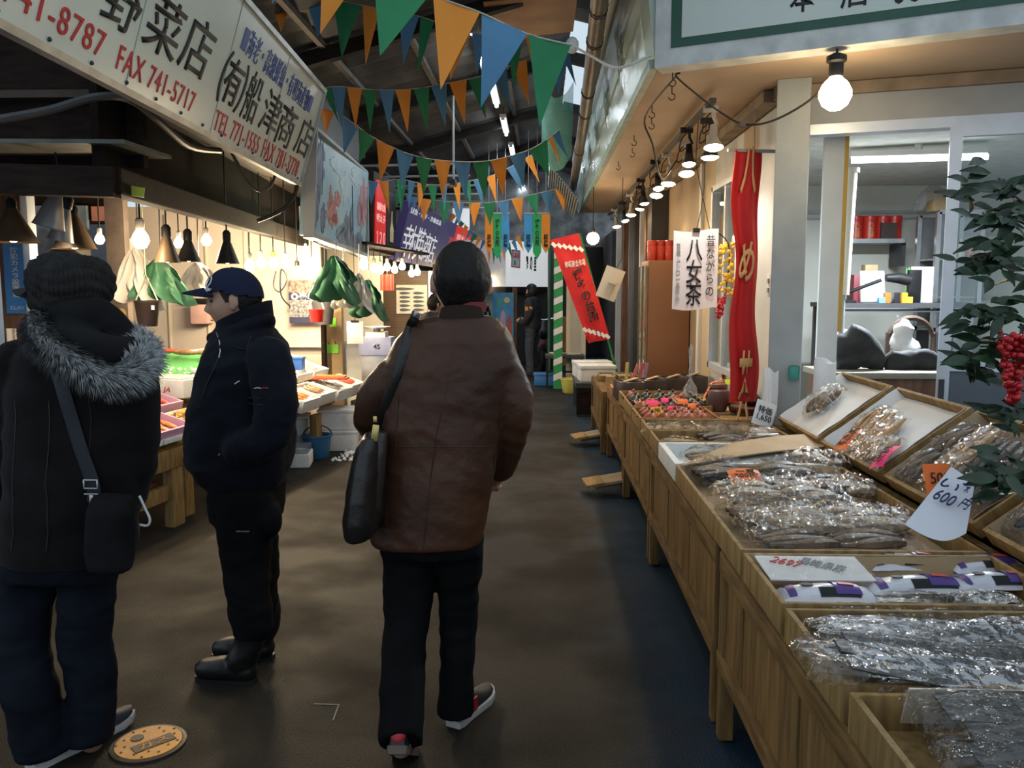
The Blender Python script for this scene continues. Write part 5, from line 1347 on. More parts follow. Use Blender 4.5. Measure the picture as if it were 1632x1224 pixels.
def bulb(u, v, Y, r, label, power, m=None, top=2.61, sock=None, group='bare bulbs of the fish stalls', cool=False):
    c_ = P(u, v, Y=Y)
    t = thing('bare_bulb', label, 'light bulb', c_, group=group)
    mb = MB(); mb.lathe([(0, -r), (r * .6, -r * .85), (r, -r * .1), (r * .85, r * .55), (r * .4, r * 1.25), (r * .38, r * 1.4)], n=14); mb.build('glass', m or m_bulb, t)
    mb = MB(); mb.lathe([(r * .42, r * 1.3), (r * .5, r * 1.4), (r * .5, r * 2.4), (r * .2, r * 2.6)], n=12); mb.build('socket', sock or m_wht, t)
    mb = MB(); mb.tube([(0, 0, r * 2.5), (0, .0, max(r * 2.5 + .05, top - c_.z))], .006, 6); mb.build('cord', m_wire, t)
    lamp('bulb_light', 'POINT', c_ + V((0, -.02, -r * 1.6)), power, (1, .9, .8) if cool else WARM, r * .7, parent=t)
    return t
bulb(224, 383, 5.4, .055, 'brightest bare bulb above the white paper bundle', 17)
bulb(159, 382, 7.2, .04, 'small bare bulb by the cream wall cupboard', 8)
bulb(285, 388, 7.2, .04, 'small whitish bulb between the cone lamps', 12, m_bulbw, cool=True)
bulb(329, 384, 6.6, .04, 'small bare bulb right of the brown cone lamp', 12)
bulb(398, 424, 7.4, .045, 'bare bulb just behind the navy cap, first of the bright cluster', 14)
for i, (u, v, Y) in enumerate(((416, 420, 7.6), (436, 420, 7.9), (455, 422, 8.1), (474, 434, 8.3), (487, 400, 8.4), (497, 428, 8.6))):
    bulb(u, v, Y, .045 if i != 4 else .03, '%s bare bulb of the bright cluster, counting away from the navy cap' % ORD[i + 1], 34, None, 2.61, (m_wht, mat('yellow socket', (.7, .5, .05), .4), m_wht, m_black, m_wht, m_wht)[i])
for i, (u, v, Y) in enumerate(((580, 422, 10.2), (596, 428, 11), (606, 431, 11.3), (617, 426, 11.6), (629, 430, 12), (641, 425, 12.2), (656, 436, 12.6), (665, 434, 12.8))):
    bulb(u, v, Y, .06 if i == 0 else .05, '%s bare bulb of the row hung below the red sign box, counting from the mural' % ORD[i], 9, None, 2.1, group='bare bulbs below the red sign box')
for q, lab in (([P(500, 385, Y=7.6), P(520, 395, Y=8.4), P(548, 400, Y=9.2), P(575, 412, Y=10)], 'dark tangled lamp cable under the mural board'), ([P(440, 432, Y=8.8), P(436, 455, Y=8.8), P(446, 465, Y=8.8), P(458, 445, Y=8.8), P(448, 430, Y=8.8), P(448, 470, Y=8.9), P(462, 488, Y=9.4)], 'looped thin cable hanging on the bright stall wall')):
    mb = MB(); mb.tube(smooth_path(q, 6), .008, 6); tag(mb.build('cable', m_wire), lab, 'cable')
lamp('stall_fill', 'AREA', (-3.2, 7.6, 2.45), 1, WARM, .1)
bpy.data.objects.remove(bpy.data.objects['stall_fill'])

mb = MB(); mb.span((-2.22, 10.0, 2.115), (-1.92, 13.3, 2.115), .36, .03); tag(mb.build('lamp_board', m_dwood), 'dark board under the red sign box that carries a row of bulbs', 'lamp rail')
# ------------------------------------------------------------------ papers, pot and other hangings
m_greenp = mat('green paper sheet', (.06, .2, .11), .55, var=.2, scale=4)
m_whitep = mat('white wrapping paper', (.78, .74, .70), .65, var=.05)
def bundle(u, v, Y, r, h, m, label, n=4, seed=0, spread=1.0, name='paper_bundle', z1=None):
    """square sheets pinned at one point and hanging in folds"""
    c_ = P(u, v, Y=Y)
    t = thing(name, label, 'paper', c_)
    for i in range(n):
        sd = seed + i * 2.3
        mb = MB()
        def f(a, b_):
            s_ = math.sin(sd)
            x = r * (2 * a - 1) * (.16 + .84 * b_ ** .75) * spread + .10 * r * s_ * b_ + .02 * noise.noise(V((a * 3 + sd, b_ * 4, i)))
            z = -h * b_ * (.80 + .22 * math.sin(a * 7 + sd) + .16 * s_ * (2 * a - 1)) - .10 * h * (2 * a - 1) ** 2
            y = -.075 * (.3 + b_) * math.sin(a * 7.5 + sd + 1.3 * b_) - .035 * i - .03 * noise.noise(V((a * 4 + sd, b_ * 4, i)))
            return V((x, y, z))
        mb.grid(22, 10, f); mb.build('sheet', m, t, False, 50)
    mb = MB(); mb.tube([(0, -.03, 0), (0, -.02, .03), (0, 0, max(.06, (z1 or 2.61) - c_.z))], .005, 6); mb.build('hook', m_steel, t)
    return t
bundle(222, 396, 6.0, .15, .36, m_whitep, 'white wrapping paper bundle hung under the brightest bulb', 4, 1)
bundle(258, 412, 6.0, .19, .29, m_greenp, 'dark green paper sheets hung behind the black flower pot', 4, 2)
bundle(318, 418, 6.6, .17, .26, m_whitep, 'white paper bundle hung before the navy cap brim', 3, 3)
bundle(536, 408, 8.1, .25, .42, m_greenp, 'large dark green paper bundle hung over the fish trays', 5, 4, .9, z1=2.02)
bundle(573, 436, 8.4, .15, .32, m_whitep, 'white paper sheets hung beside the large green bundle', 4, 5, .8, z1=2.02)
bundle(588, 446, 8.7, .2, .37, m_greenp, 'smaller green paper bundle hanging nearest the brown coat', 4, 6, .9, z1=2.02)
bundle(548, 450, 8.6, .16, .26, m_whitep, 'small pale paper hung under the large green bundle', 3, 8, .7, z1=2.02)
# flower pot
c_ = P(236, 520, Y=5.8); t = thing('flower_pot', 'black plastic pot hanging below the white paper bundle', 'pot', c_)
mb = MB(); mb.lathe([(.06, 0), (.064, .005), (.082, .16), (.086, .165), (.086, .18), (.078, .18), (.06, .02), (0, .018)], n=22, cap=False); mb.build('pot', mat('brown black plastic', (.04, .03, .028), .45), t)
mb = MB(); mb.tube([(-.08, 0, .17), (0, 0, .36), (.08, 0, .17)], .005, 6); mb.tube([(0, 0, .36), (0, 0, 2.61 - c_.z)], .004, 6); mb.build('string', m_cream, t)
mb = MB(); mb.box((.065, -.055, .13), (.02, .003, .03), rot=(0, 0, .7)); mb.build('price_sticker', m_paper, t)
c_ = P(505, 513, Y=8.3); t = thing('basket', 'small red basket hanging on a white strap before the poster', 'basket', c_)
mb = MB(); mb.lathe([(.058, 0), (.062, .005), (.078, .12), (.082, .125), (.074, .125), (.056, .012), (0, .01)], n=20, cap=False); mb.build('bowl', mat('red plastic', (.7, .02, .02), .35), t)
mb = MB(); mb.tube([(-.075, 0, .12), (-.02, 0, .32), (.02, 0, .32), (.075, 0, .12)], .008, 6); mb.tube([(0, 0, .32), (0, 0, 2.61 - c_.z)], .004, 5); mb.build('strap', m_whitep, t)
c_ = P(516, 517, Y=8.8); t = thing('hanging_pot', 'dark grey bucket hanging behind the red basket', 'bucket', c_); mb = MB(); mb.lathe([(.09, 0), (.12, .24), (.115, .24), (.08, .01), (0, .01)], n=20, cap=False); mb.tube([(0, .1, .22), (0, .1, 2.61 - c_.z)], .005, 5); mb.build('pot', m_dark, t)
# wall poster with the ring mark
c_ = P(484, 481, Y=9.45); a, b_ = P(462, 516, Y=9.45), P(507, 448, Y=9.45)
t = thing('wall_poster', 'navy and white poster with large white characters on the bright stall wall', 'poster', c_)
PW, PH = b_.x - a.x, b_.z - a.z
def pbox(t, nm, x0, x1, z0, z1, m, y=0.0, th=.004):
    mb = MB(); mb.box(((x0 + x1) / 2, y, (z0 + z1) / 2), (x1 - x0, th, z1 - z0)); return mb.build(nm, m, t, False, 0)
pbox(t, 'sheet', -PW / 2, PW / 2, -PH / 2, PH / 2, mat('poster navy', (.03, .035, .10), .5), 0, .006)
pbox(t, 'photo_strip', -PW / 2, PW / 2, .1, .24, mat('poster picture', (.35, .25, .22), .5, var=.7, scale=30), -.004)
pbox(t, 'photo_strip', -PW / 2, PW / 2, -.17, .02, mat('poster grey picture', (.3, .3, .33), .5, var=.7, scale=40), -.004)
txt('lettering', '◎壱岐', .28, .09, frame((0, -.006, .06), (1, 0, 0), (0, 0, 1)), m_paper, t, world=False, bold=.02)
# fish chart poster
a, b_ = P(632, 500, Y=13.47), P(681, 454, Y=13.47); c_ = (a + b_) / 2; c_.y = 13.47
t = thing('fish_chart', 'pale chart of long dark fish on the brown slat wall', 'poster', c_); PW, PH = b_.x - a.x, b_.z - a.z
pbox(t, 'sheet', -PW / 2, PW / 2, -PH / 2, PH / 2, mat('chart paper', (.75, .72, .62), .6))
for i in range(6):
    for j in range(2):
        mb = MB(); z = PH * (.36 - .145 * i); x = (-.11 if j == 0 else .11) * (0 if i == 0 and j else 1)
        n = 10; l = .09 if i else .16
        if i == 0 and j: continue
        mb.prism([(x + l * math.cos(2 * PI * q_ / 16), z + .018 * math.sin(2 * PI * q_ / 16) * (1.2 - .5 * math.cos(2 * PI * q_ / 16))) for q_ in range(16)], frame((0, -.004, 0), (1, 0, 0), (0, 0, 1)), .001); mb.build('fish_drawing', mat('fish grey', (.08, .09, .1), .5), t, False, 0)
# pink dispenser
c_ = P(317, 508, Y=9.38); t = thing('paper_dispenser', 'pink box dispenser on the bright wall before the man in the cap', 'dispenser', c_); mb = MB(); mb.box((0, .1, .05), (.2, .2, .22), bev=.02); mb.build('case', mat('pink plastic', (.72, .45, .42), .4), t); mb = MB(); mb.box((0, .1, .2), (.2, .2, .05), bev=.01); mb.build('lid', m_black, t)
# green cards and clipboard on the shelves, cabinets
for i, (u, v, Y) in enumerate(((531, 514, 9.24), (524, 556, 9.24), (535, 556, 9.24))):
    c_ = P(u, v, Y=Y); t = thing('price_tag', ['bright green card on the post above the two other green cards', 'bright green card nearer the man in the cap of the lower pair', 'bright green card nearer the brown coat of the lower pair'][i], 'card', c_, group='green cards')
    mb = MB(); mb.box((0, 0, 0), (.068, .012, .1), bev=.004); mb.build('card', mat('lime green card', (.25, .75, .06), .5), t)
    mb = MB(); mb.tube([(0, 0, .05), (-.01, 0, .09)], .003, 5); mb.build('clip', m_black, t)
c_ = P(566, 530, Y=8.6); t = thing('clipboard', 'white clipboard hanging below the green paper bundles', 'clipboard', c_)
mb = MB(); mb.box((0, 0, 0), (.17, .008, .23), bev=.003); mb.build('board', m_paper, t); mb = MB(); mb.box((0, -.006, .115), (.08, .014, .02)); mb.tube([(0, 0, .12), (0, 0, 2.61 - c_.z)], .004, 5); mb.build('clip', m_black, t)
post(511, 517, 9.1, 1.5, m_dwood, 'thin dark post behind the green cards')
post(518, 545, 9.3, 1.45, m_card, 'brown board standing behind the green cards', 'board', 'board')
post(548, 610, 9.4, .98, m_white, 'low white partition behind the fish trays by the brown coat', 'partition', 'partition')
c_ = P(598, 552, Y=9.2); t = thing('plastic_crate', 'pale blue crate marked 45 on the shelf beside the brown coat', 'crate', c_)
mb = MB(); mb.box((0, .1, 0), (.36, .25, .2), bev=.01); mb.build('body', mat('lavender blue plastic', (.32, .36, .6), .5), t); txt('lettering', '45', .07, .05, frame((.02, -.03, .0), (1, 0, 0), (0, 0, 1)), m_ink, t, world=False)
post(575, 620, 9.25, .88, m_steel, 'steel shelf carrying the pale blue crate', 'steel_shelf', 'shelf')
c_ = P(598, 532, Y=9.2); mb = MB()
t = thing('weighing_scale', 'silver weighing scale on top of the pale blue crate', 'scale', V((c_.x, 9.3, P(598, 538, Y=9.2).z)))
mb = MB(); mb.box((0, 0, .03), (.22, .2, .06), bev=.008); mb.build('base', m_white, t); mb = MB(); mb.lathe([(.04, .06), (.04, .09), (.15, .1), (.15, .115), (0, .115)], n=20); mb.build('pan', m_steel, t)
a, b_ = P(606, 463, Y=11.8), P(628, 437, Y=11.8); mb = MB(); mb.grid(16, 2, lambda s, c2: V(((s - .5) * (b_.x - a.x), .02 * math.sin(s * 30), (c2 - .5) * (b_.z - a.z))), .003); mb.tube([(0, 0, (b_.z - a.z) / 2), (0, 0, 2.1 - a.z - (b_.z - a.z) / 2)], .006, 5); o = mb.build('red_curtain', mat('red curtain', (.55, .1, .07), .6)); o.location = ((a.x + b_.x) / 2, 11.8, a.z); tag(o, 'short red split curtain below the red sign box', 'curtain')
# ------------------------------------------------------------------ sloping fish counter on the left
FO = V((-2.40, 5.5, 0)); fS = V((.148, .989, 0)).normalized(); fT = V((-fS.y, fS.x, 0))
def fp(s, t, z): return FO + fS * s + fT * t + V((0, 0, z))
def fz(t): return .56 + .30 * t
fa = math.atan2(fS.y, fS.x)
t = thing('fish_counter', 'long rough timber counter carrying the trays of fish on the stall side', 'counter', fp(1.2, .6, 0))
MC = frame(fp(0, 0, 0), fS, fT)
for i in range(2):
    mb = MB()
    mb.box((-.5 + .72 * i, .02, fz(0) - .09), (.715, .05, .13), bev=.006, M=MC); mb.build('front_rail', m_tray, t, True)
for i, s in enumerate((-.8, -.03, .22, 1.3, 2.3, 3.35)):
    mb = MB(); mb.box((s, .05 if i != 2 else .12, (fz(0) - .15) / 2), (.13 if i != 2 else .1, .07, fz(0) - .15), bev=.005, M=MC); mb.build('leg', m_tray, t, True)
    mb = MB(); mb.box((s, 1.15, (fz(1.1) - .1) / 2), (.1, .07, fz(1.1) - .1), M=MC); mb.build('leg', m_tray, t, True)
mb = MB(); mb.box((-.4, .06, .24), (.9, .04, .1), bev=.004, M=MC); mb.build('lower_rail', m_tray, t, True)
mb = MB(); mb.box((-.4, .5, .28), (.8, .7, .02), M=MC); mb.build('lower_board', mat('reddish board', (.3, .1, .06), .7), t, True)
mb = MB(); mb.grid(1, 1, lambda a, c_: MC @ V((-.85 + 4.25 * a, 1.3 * c_, fz(1.3 * c_) - .055)), .03); mb.build('top', m_tray, t, True, 0)
SL = math.atan(.30)
def ftray(s, tt, w_, d_, h, m, label, name='foam_tray', lift=0.0):
    M = frame(fp(s, tt, fz(tt) + lift), fS, fT * math.cos(SL) + V((0, 0, math.sin(SL))))
    t = thing(name, label, 'tray', M.translation, rot=M.to_euler())
    th = .018
    for (a, b_, e, f) in ((0, -d_ / 2 + th / 2, w_, th), (0, d_ / 2 - th / 2, w_, th), (-w_ / 2 + th / 2, 0, th, d_ - 2 * th), (w_ / 2 - th / 2, 0, th, d_ - 2 * th)):
        mb = MB(); mb.box((a, b_, h / 2), (e, f, h), bev=.004); mb.build('rim', m, t)
    mb = MB(); mb.box((0, 0, .008), (w_ - .01, d_ - .01, .014)); mb.build('bottom', m, t)
    return t, M
m_fpink = mat('pink foam', (.62, .34, .50), .6, var=.05)
m_ice = mat('crushed ice', (.8, .84, .88), .25, var=.1, scale=60, bump=.8, bscale=90)
FISHM = {'red': mat('red fish', (.65, .10, .05), .35, var=.3), 'silver': mat('silver fish', (.5, .5, .52), .25, .3, var=.4), 'orange': mat('orange roe', (.75, .25, .06), .35, var=.3), 'brown': mat('brown fish', (.35, .2, .1), .4, var=.4), 'pink': mat('pink fillet', (.75, .35, .28), .4, var=.2)}
fmesh = {}
def fish_at(M, x, y, z, rz, l, kind, label, group):
    if kind not in fmesh:
        mb = MB()
        q = [(-.5, 0, 0), (-.42, 0, 0), (-.25, 0, .0), (0, 0, .0), (.25, 0, 0), (.4, 0, 0), (.5, 0, 0)]
        mb.tube(q, [.02, .075, .125, .14, .09, .035, .03], 10, True, .55)
        mb.prism([(.4, .02), (.62, .13), (.57, 0), (.62, -.13), (.4, -.02)], Matrix.Translation((0, 0, .01)), .02)
        mb.prism([(-.15, .1), (.05, .2), (.2, .1)], Matrix.Translation((0, 0, .01)), .015)
        fmesh[kind] = mb.mesh('fish')
        fmesh[kind].materials.append(FISHM[kind])
        fmesh[kind].polygons.foreach_set('use_smooth', [True] * len(fmesh[kind].polygons))
    o = bpy.data.objects.new('fish', fmesh[kind]); COL.objects.link(o)
    m = M @ Matrix.Translation((x, y, z)) @ Matrix.Rotation(rz, 4, 'Z')
    o.location = m.translation; o.rotation_euler = m.to_euler(); o.scale = (l, l * .9, l)
    return tag(o, label, 'fish', group)
# near part seen between the two customers
tr = [(-.38, .15, .36, .28, .07, m_fpink, 'orange', 'lilac pink foam tray at the lane edge beside the woman in the fur hood'), (-.02, .15, .36, .28, .07, m_fpink, 'orange', 'lilac pink foam tray at the lane edge beside the man in the navy cap'),
      (.42, .49, .36, .28, .06, m_fpink, 'red', 'pink foam tray of red pieces behind the yellowish goods'),
      (-.2, .46, .7, .28, .06, m_fpink, 'pink', 'long pink foam tray in the second row between the two customers')]
for (s, tt, w_, d_, h, m, kd, lab) in tr:
    t, M = ftray(s, tt, w_, d_, h, m, lab, lift=.03)
    for i in range(3):
        fish_at(M, -w_ * .3 + w_ * .3 * i, .01, .03, 1.2 + .4 * R.random(), .2, kd, '%s orange seafood piece in the %s' % (ORD[i], lab.replace('lilac ', '').replace('at the lane edge ', '').replace('the woman in ', '').replace('the man in ', '').replace('in the second row ', '')), 'fish pieces in ' + lab)
for i, s in enumerate((-.4, -.02)):
    mb = MB(); mb.box((s, .14, fz(.1) + .005), (.36, .3, .035), bev=.006, M=MC); tag(mb.build('foam_slab', m_foam), ['white foam slab under the pink tray beside the woman', 'white foam slab under the pink tray beside the man in the cap'][i], 'foam slab')
t, M = ftray(.38, .17, .35, .29, .06, m_foam, 'white foam tray of yellowish goods just past the lilac pink trays')
mb = MB()
for i in range(60): mb.ico((.30 * (R.random() - .5), .23 * (R.random() - .5), .03 + .02 * R.random()), (.03, .018, .012), 1, (R.random() * 3, R.random(), R.random() * 3))
pc = mb.build('yellow_pieces', mat('yellow pieces', (.7, .45, .12), .5, var=.3)); pc.location = M @ V((0, 0, .02)); pc.rotation_euler = M.to_euler(); tag(pc, 'loose yellowish seafood pieces in the white tray past the pink trays', 'seafood', kind='stuff')
q = P(282, 606, Y=6.45)
t = thing('foam_box', 'white foam box with a red printed mark behind the yellowish goods', 'box', (q.x - .12, q.y + .1, .745), rz=-.25)
mb = MB(); mb.box((0, 0, .07), (.55, .34, .14), bev=.012); mb.build('body', m_foam, t); mb = MB(); mb.box((0, 0, .145), (.5, .29, .01)); mb.build('ice', m_ice, t)
txt('lettering', 'JA', .07, .05, frame((.12, -.172, .06), (1, 0, 0), (0, 0, 1)), m_inkr, t, world=False, shear=.3)
q = P(262, 592, Y=7.3)
mb = MB(); mb.grid(10, 6, lambda a, c_: V((-.42 + .84 * a, -.3 + .6 * c_, .05 + .2 * c_ + .01 * noise.noise(V((a * 4, c_ * 4, 1))))), .004); o = mb.build('green_sheet', mat('bright green sheet', (.16, .55, .17), .45, var=.1)); o.location = (q.x, q.y, q.z - .06); tag(o, 'bright green sheet under ice in front of the bright stall wall', 'sheet')
Mg = frame((q.x, q.y, q.z + .08), (1, 0, 0), (0, 1, .3))
for i, (x, y, r, kd) in enumerate(((-.25, .15, .2, 'red'), (-.05, .2, .1, 'red'), (.15, .16, -.1, 'brown'), (.36, .18, .2, 'brown'))):
    fish_at(Mg, x, y, .03, r, .3, kd, ['large red fish nearest the woman on the green sheet', 'red fish second from the woman on the green sheet', 'brown fish in the middle of the green sheet', 'brown fish nearest the man in the cap on the green sheet'][i], 'fish on the green sheet')
mb = MB()
for i in range(120): mb.ico((q.x - .5 + R.random(), q.y - .25 + .5 * R.random(), q.z - .02 + .05 * R.random() + .13 * 0), .012 + .015 * R.random(), 1)
tag(mb.build('crushed_ice', m_ice), 'crushed ice scattered over the bright green sheet', 'ice', kind='stuff')
# far part between the man in the cap and the brown coat
n_ = 0
for row, tt in enumerate((.17, .5, .83, 1.14)):
    for col in range(7):
        if (row >= 2 and col in (1, 2, 3)) or (row == 1 and col == 0): continue
        s = .75 + .4 * col
        kd = ('silver', 'pink', 'silver', 'orange', 'brown', 'silver', 'red')[(col + row * 2) % 7]
        h = .06 + .02 * ((col * 3 + row) % 3) + (.05 if row == 0 else 0)
        lab = 'white foam fish tray, %s of the %s row on the fish counter' % (ORD[col], ('lane side', 'second', 'third', 'rear')[row])
        t, M = ftray(s, tt - (.06 + .02 * (col % 2) if row == 0 else 0), .37, .3, h, m_foam, lab, lift=-.05 if row == 0 else 0)
        mb = MB(); mb.grid(10, 8, lambda a, c_: V((.33 * (a - .5), .26 * (c_ - .5), .035 + .012 * noise.noise(V((a * 9 + col, c_ * 9, row))) + (.05 if row == 0 else 0)))); mb.build('ice', m_ice, t)
        for i in range(3):
            fish_at(M, -.08 + .08 * i, .01 * i, .055 + (.05 if row == 0 else 0), 1.4 + .3 * R.random(), .21, kd, '%s fish in the %s foam tray of the %s row on the fish counter' % (ORD[i].capitalize(), ORD[col], ('lane side', 'second', 'third', 'rear')[row]), 'fish on the long counter')
q = P(527, 601, Z=.72); t = thing('package', 'flat orange brown package on the lane side foam trays', 'food pack', (q.x, q.y, .70)); mb = MB(); mb.box((0, 0, .02), (.3, .12, .04), bev=.012); mb.build('contents', FISHM['orange'], t); mb = MB(); mb.box((0, 0, .01), (.34, .16, .018), bev=.006); mb.build('tray', mat('red tray', (.6, .08, .05), .4), t)
q = P(474, 580, Y=8.4); t = thing('plastic_box', 'small blue plastic box on the fish counter beside the man in the cap', 'box', (q.x, q.y, q.z - .05)); mb = MB(); mb.box((0, 0, .05), (.13, .12, .11), bev=.012); mb.build('body', mat('blue plastic', (.04, .14, .5), .4), t); mb = MB(); mb.box((0, 0, .11), (.14, .13, .02), bev=.006); mb.build('lid', mat('blue plastic', (.04, .14, .5)), t); mb = MB(); mb.box((0, 0, -.15), (.1, .1, .3)); mb.build('foot', m_foam, t)
# things under the counter
def fbox(x, y, w_, d_, h, z, rz, label, lid=True, rx=0.0):
    t = thing('foam_box', label, 'box', (x, y, z), rot=(rx, 0, rz))
    mb = MB(); mb.box((0, 0, h * .42), (w_, d_, h * .84), bev=.012); mb.build('body', m_foam, t)
    mb = MB(); mb.box((0, 0, h * .92), (w_ + .015, d_ + .015, h * .16), bev=.012); mb.build('lid', m_foam, t)
    return t
fbox(-2.02, 8.25, .4, .34, .2, 0, .15, 'lower white foam box of the stack under the fish counter')
fbox(-2.0, 8.3, .4, .34, .2, .202, .12, 'upper white foam box of the stack under the fish counter')
fbox(-2.0, 8.75, .36, .4, .22, 0, .1, 'white foam box on the floor behind the stack')
fbox(-2.35, 8.0, .38, .3, .2, 0, .3, 'white foam box in the shade behind the blue basket')
fbox(-2.4, 7.95, .36, .3, .18, .202, .2, 'white foam box lying on top of the shaded one under the counter')
t = thing('basket', 'blue plastic basket on the floor before the white foam boxes', 'basket', (-2.10, 7.78, 0))
mb = MB(); mb.lathe([(.1, 0), (.11, .01), (.135, .2), (.145, .205), (.145, .22), (.13, .22), (.1, .015), (0, .012)], n=22, cap=False); mb.build('bowl', mat('blue basket plastic', (.04, .16, .34), .4), t)
mb = MB(); mb.tube([(.14 * math.cos(a), .03 + .02 * math.sin(a), .2 + .1 * math.sin(a)) for a in [i * PI / 8 for i in range(9)]], .006, 6); mb.build('handle', m_black, t)
t = thing('crate', 'shallow white crate with a clear lid on the floor beside the blue basket', 'crate', (-2.2, 7.45, 0), .15)
mb = MB(); mb.box((0, 0, .06), (.26, .3, .12), bev=.01); mb.build('body', m_foam, t); mb = MB(); mb.box((0, 0, .15), (.24, .28, .06), bev=.01); mb.build('clear_lid', film('clear lid', (.85, .9, .92), .2, .1, .1, 20, .3), t)
t = thing('plastic_tub', 'greyish clear tub standing on the floor next to the man in the cap', 'tub', (-2.28, 7.0, 0)); mb = MB(); mb.lathe([(.1, 0), (.13, .2), (.14, .3), (.13, .3), (.1, .02), (0, .015)], n=18, cap=False); mb.build('tub', mat('grey blue plastic', (.12, .18, .22), .35), t)
mb = MB()
for i in range(150):
    a = R.random(); mb.ico((-1.95 + .25 * R.random() + .12 * a, 7.6 + 1.3 * a, .006), .008 + .014 * R.random(), 1)
tag(mb.build('crushed_ice', m_ice), 'crushed ice spilled on the floor by the white foam boxes', 'ice', kind='stuff')

# ------------------------------------------------------------------ drain cover and chalk mark in the floor
q = P(237, 1186, Z=0)
t = thing('manhole_cover', 'round orange painted drain cover with a dark slot set in the floor', 'drain cover', (q.x, q.y, 0))
mb = MB(); mb.lathe([(0, .0), (.125, 0), (.125, .006), (.113, .008), (.113, .004), (0, .004)], n=40); mb.build('rim', mat('dark iron', (.04, .035, .03), .5, .3), t)
mb = MB(); mb.lathe([(0, .004), (.11, .004), (.11, .010), (0, .010)], n=40); mb.build('cover', mat('worn orange paint', (.68, .27, .02), .45, var=.2, scale=14, bump=.2, col2=(.55, .2, .02)), t)
mb = MB(); mb.box((.022, -.01, .011), (.05, .14, .003), rot=(0, 0, -.75)); mb.build('slot', mat('dark iron', (.04, .035, .03)), t)
txt('lettering', 'ガス', .1, .035, Matrix.Translation((.022, -.01, .013)) @ Matrix.Rotation(.82, 4, 'Z'), mat('worn orange paint', (.68, .27, .02)), t, world=False, depth=.001)
mb = MB(); mb.lathe([(0, 0), (.022, 0), (.022, .002), (0, .002)], Matrix.Translation((-.05, .02, .011)), 16); mb.build('boss', mat('dark iron', (.04, .035, .03)), t)
for i in range(8, 26):
    a = i * 2.4; r_ = .012 + .095 * (i / 26) ** .5
    mb = MB(); mb.box((r_ * math.cos(a), r_ * math.sin(a), .011), (.007, .007, .002)); mb.build('stud', mat('dark iron', (.04, .035, .03)), t, smooth=0)
mb = MB(); a, b_, c_ = P(500, 1122, Z=.001), P(540, 1123, Z=.001), P(531, 1148, Z=.001)
mb.span(a, b_, .006, .002); mb.span(b_ + V((0, 0, .0)), c_, .006, .002); o = mb.build('floor_mark', mat('faded pale paint', (.16, .2, .17), .7)); tag(o, 'faded pale angle mark painted on the floor between the walking men', 'mark')
# ------------------------------------------------------------------ signs further down the left side
def board4(M, x0, x1, y0, y1, z, th, m, nm, par):
    mb = MB(); mb.box(((x0 + x1) / 2, (y0 + y1) / 2, z - th / 2), (x1 - x0, y1 - y0, th), M=M); return mb.build(nm, m, par, True, 0)
a, b_, tp_ = P(597, 394, Y=11.2), P(628, 402, Y=11.9), P(597, 285, Y=11.2)
t = thing('light_box_sign', 'dark boxed sign with red text panel and a bottle picture beside the mural', 'sign', a)
M = frame(a, b_ - a, tp_ - a); w_, h_ = (b_ - a).length, (tp_ - a).length
board4(M, -.05, w_ + .04, -.05, h_ + .1, -.01, .35, m_black, 'case', t)
board4(M, 0, w_ * .5, 0, h_, .012, .02, mat('red sign panel', (.55, .02, .02), .4, emit=((1, .03, .03), .35)), 'red_panel', t)
board4(M, w_ * .54, w_, 0, h_ * .9, .012, .02, mat('bottle picture ground', (.03, .03, .035), .4), 'picture_panel', t)
mb = MB(); mb.lathe([(0, 0), (.06, .0), (.065, .18), (.02, .28), (.018, .42), (0, .43)], M @ Matrix.Translation((w_ * .78, .12, .02)) @ Matrix.Rotation(-PI / 2, 4, 'X') @ Matrix.Diagonal((1, .25, 1, 1)), 14)
mb.build('bottle_picture', mat('cream bottle', (.75, .6, .35), .4), t, True)
for i, s in enumerate(('新鮮な魚', '明太子', '１２０')):
    txt('lettering', s, w_ * .42, h_ * (.12, .12, .2)[i], M @ Matrix.Translation((w_ * .25, h_ * (.62, .45, .15)[i], .014)), mat('pale red letters', (.9, .6, .55), .5, emit=((1, .7, .65), .4)), t)
a, b_, tp_ = P(632, 416, Y=12), P(736, 434, Y=17.5), P(655, 322, Y=12)
t = thing('shop_sign', 'navy sign with large white characters hung over the stalls past the mural', 'sign', a)
M = frame(a, b_ - a, tp_ - a); w_, h_ = (b_ - a).length, (tp_ - a).length
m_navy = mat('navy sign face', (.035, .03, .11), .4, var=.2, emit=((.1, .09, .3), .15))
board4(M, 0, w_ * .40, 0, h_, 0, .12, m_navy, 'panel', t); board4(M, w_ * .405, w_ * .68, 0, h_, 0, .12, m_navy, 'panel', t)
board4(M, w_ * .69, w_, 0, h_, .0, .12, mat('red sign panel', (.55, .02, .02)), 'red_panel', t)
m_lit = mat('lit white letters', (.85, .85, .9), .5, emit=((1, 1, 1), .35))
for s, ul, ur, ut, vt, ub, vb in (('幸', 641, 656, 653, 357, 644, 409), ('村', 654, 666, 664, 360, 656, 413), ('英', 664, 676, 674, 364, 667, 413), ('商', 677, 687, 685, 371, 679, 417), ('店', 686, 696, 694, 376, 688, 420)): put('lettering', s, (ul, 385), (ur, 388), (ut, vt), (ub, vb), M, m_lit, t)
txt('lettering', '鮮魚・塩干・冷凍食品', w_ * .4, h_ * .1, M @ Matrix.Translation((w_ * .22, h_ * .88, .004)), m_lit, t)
for i in range(3): txt('lettering', ('明太子', '海産物', '贈答品')[i], w_ * .22, h_ * .16, M @ Matrix.Translation((w_ * .84, h_ * (.75 - .25 * i), .004)), mat('pale red letters', (.9, .6, .55)), t)
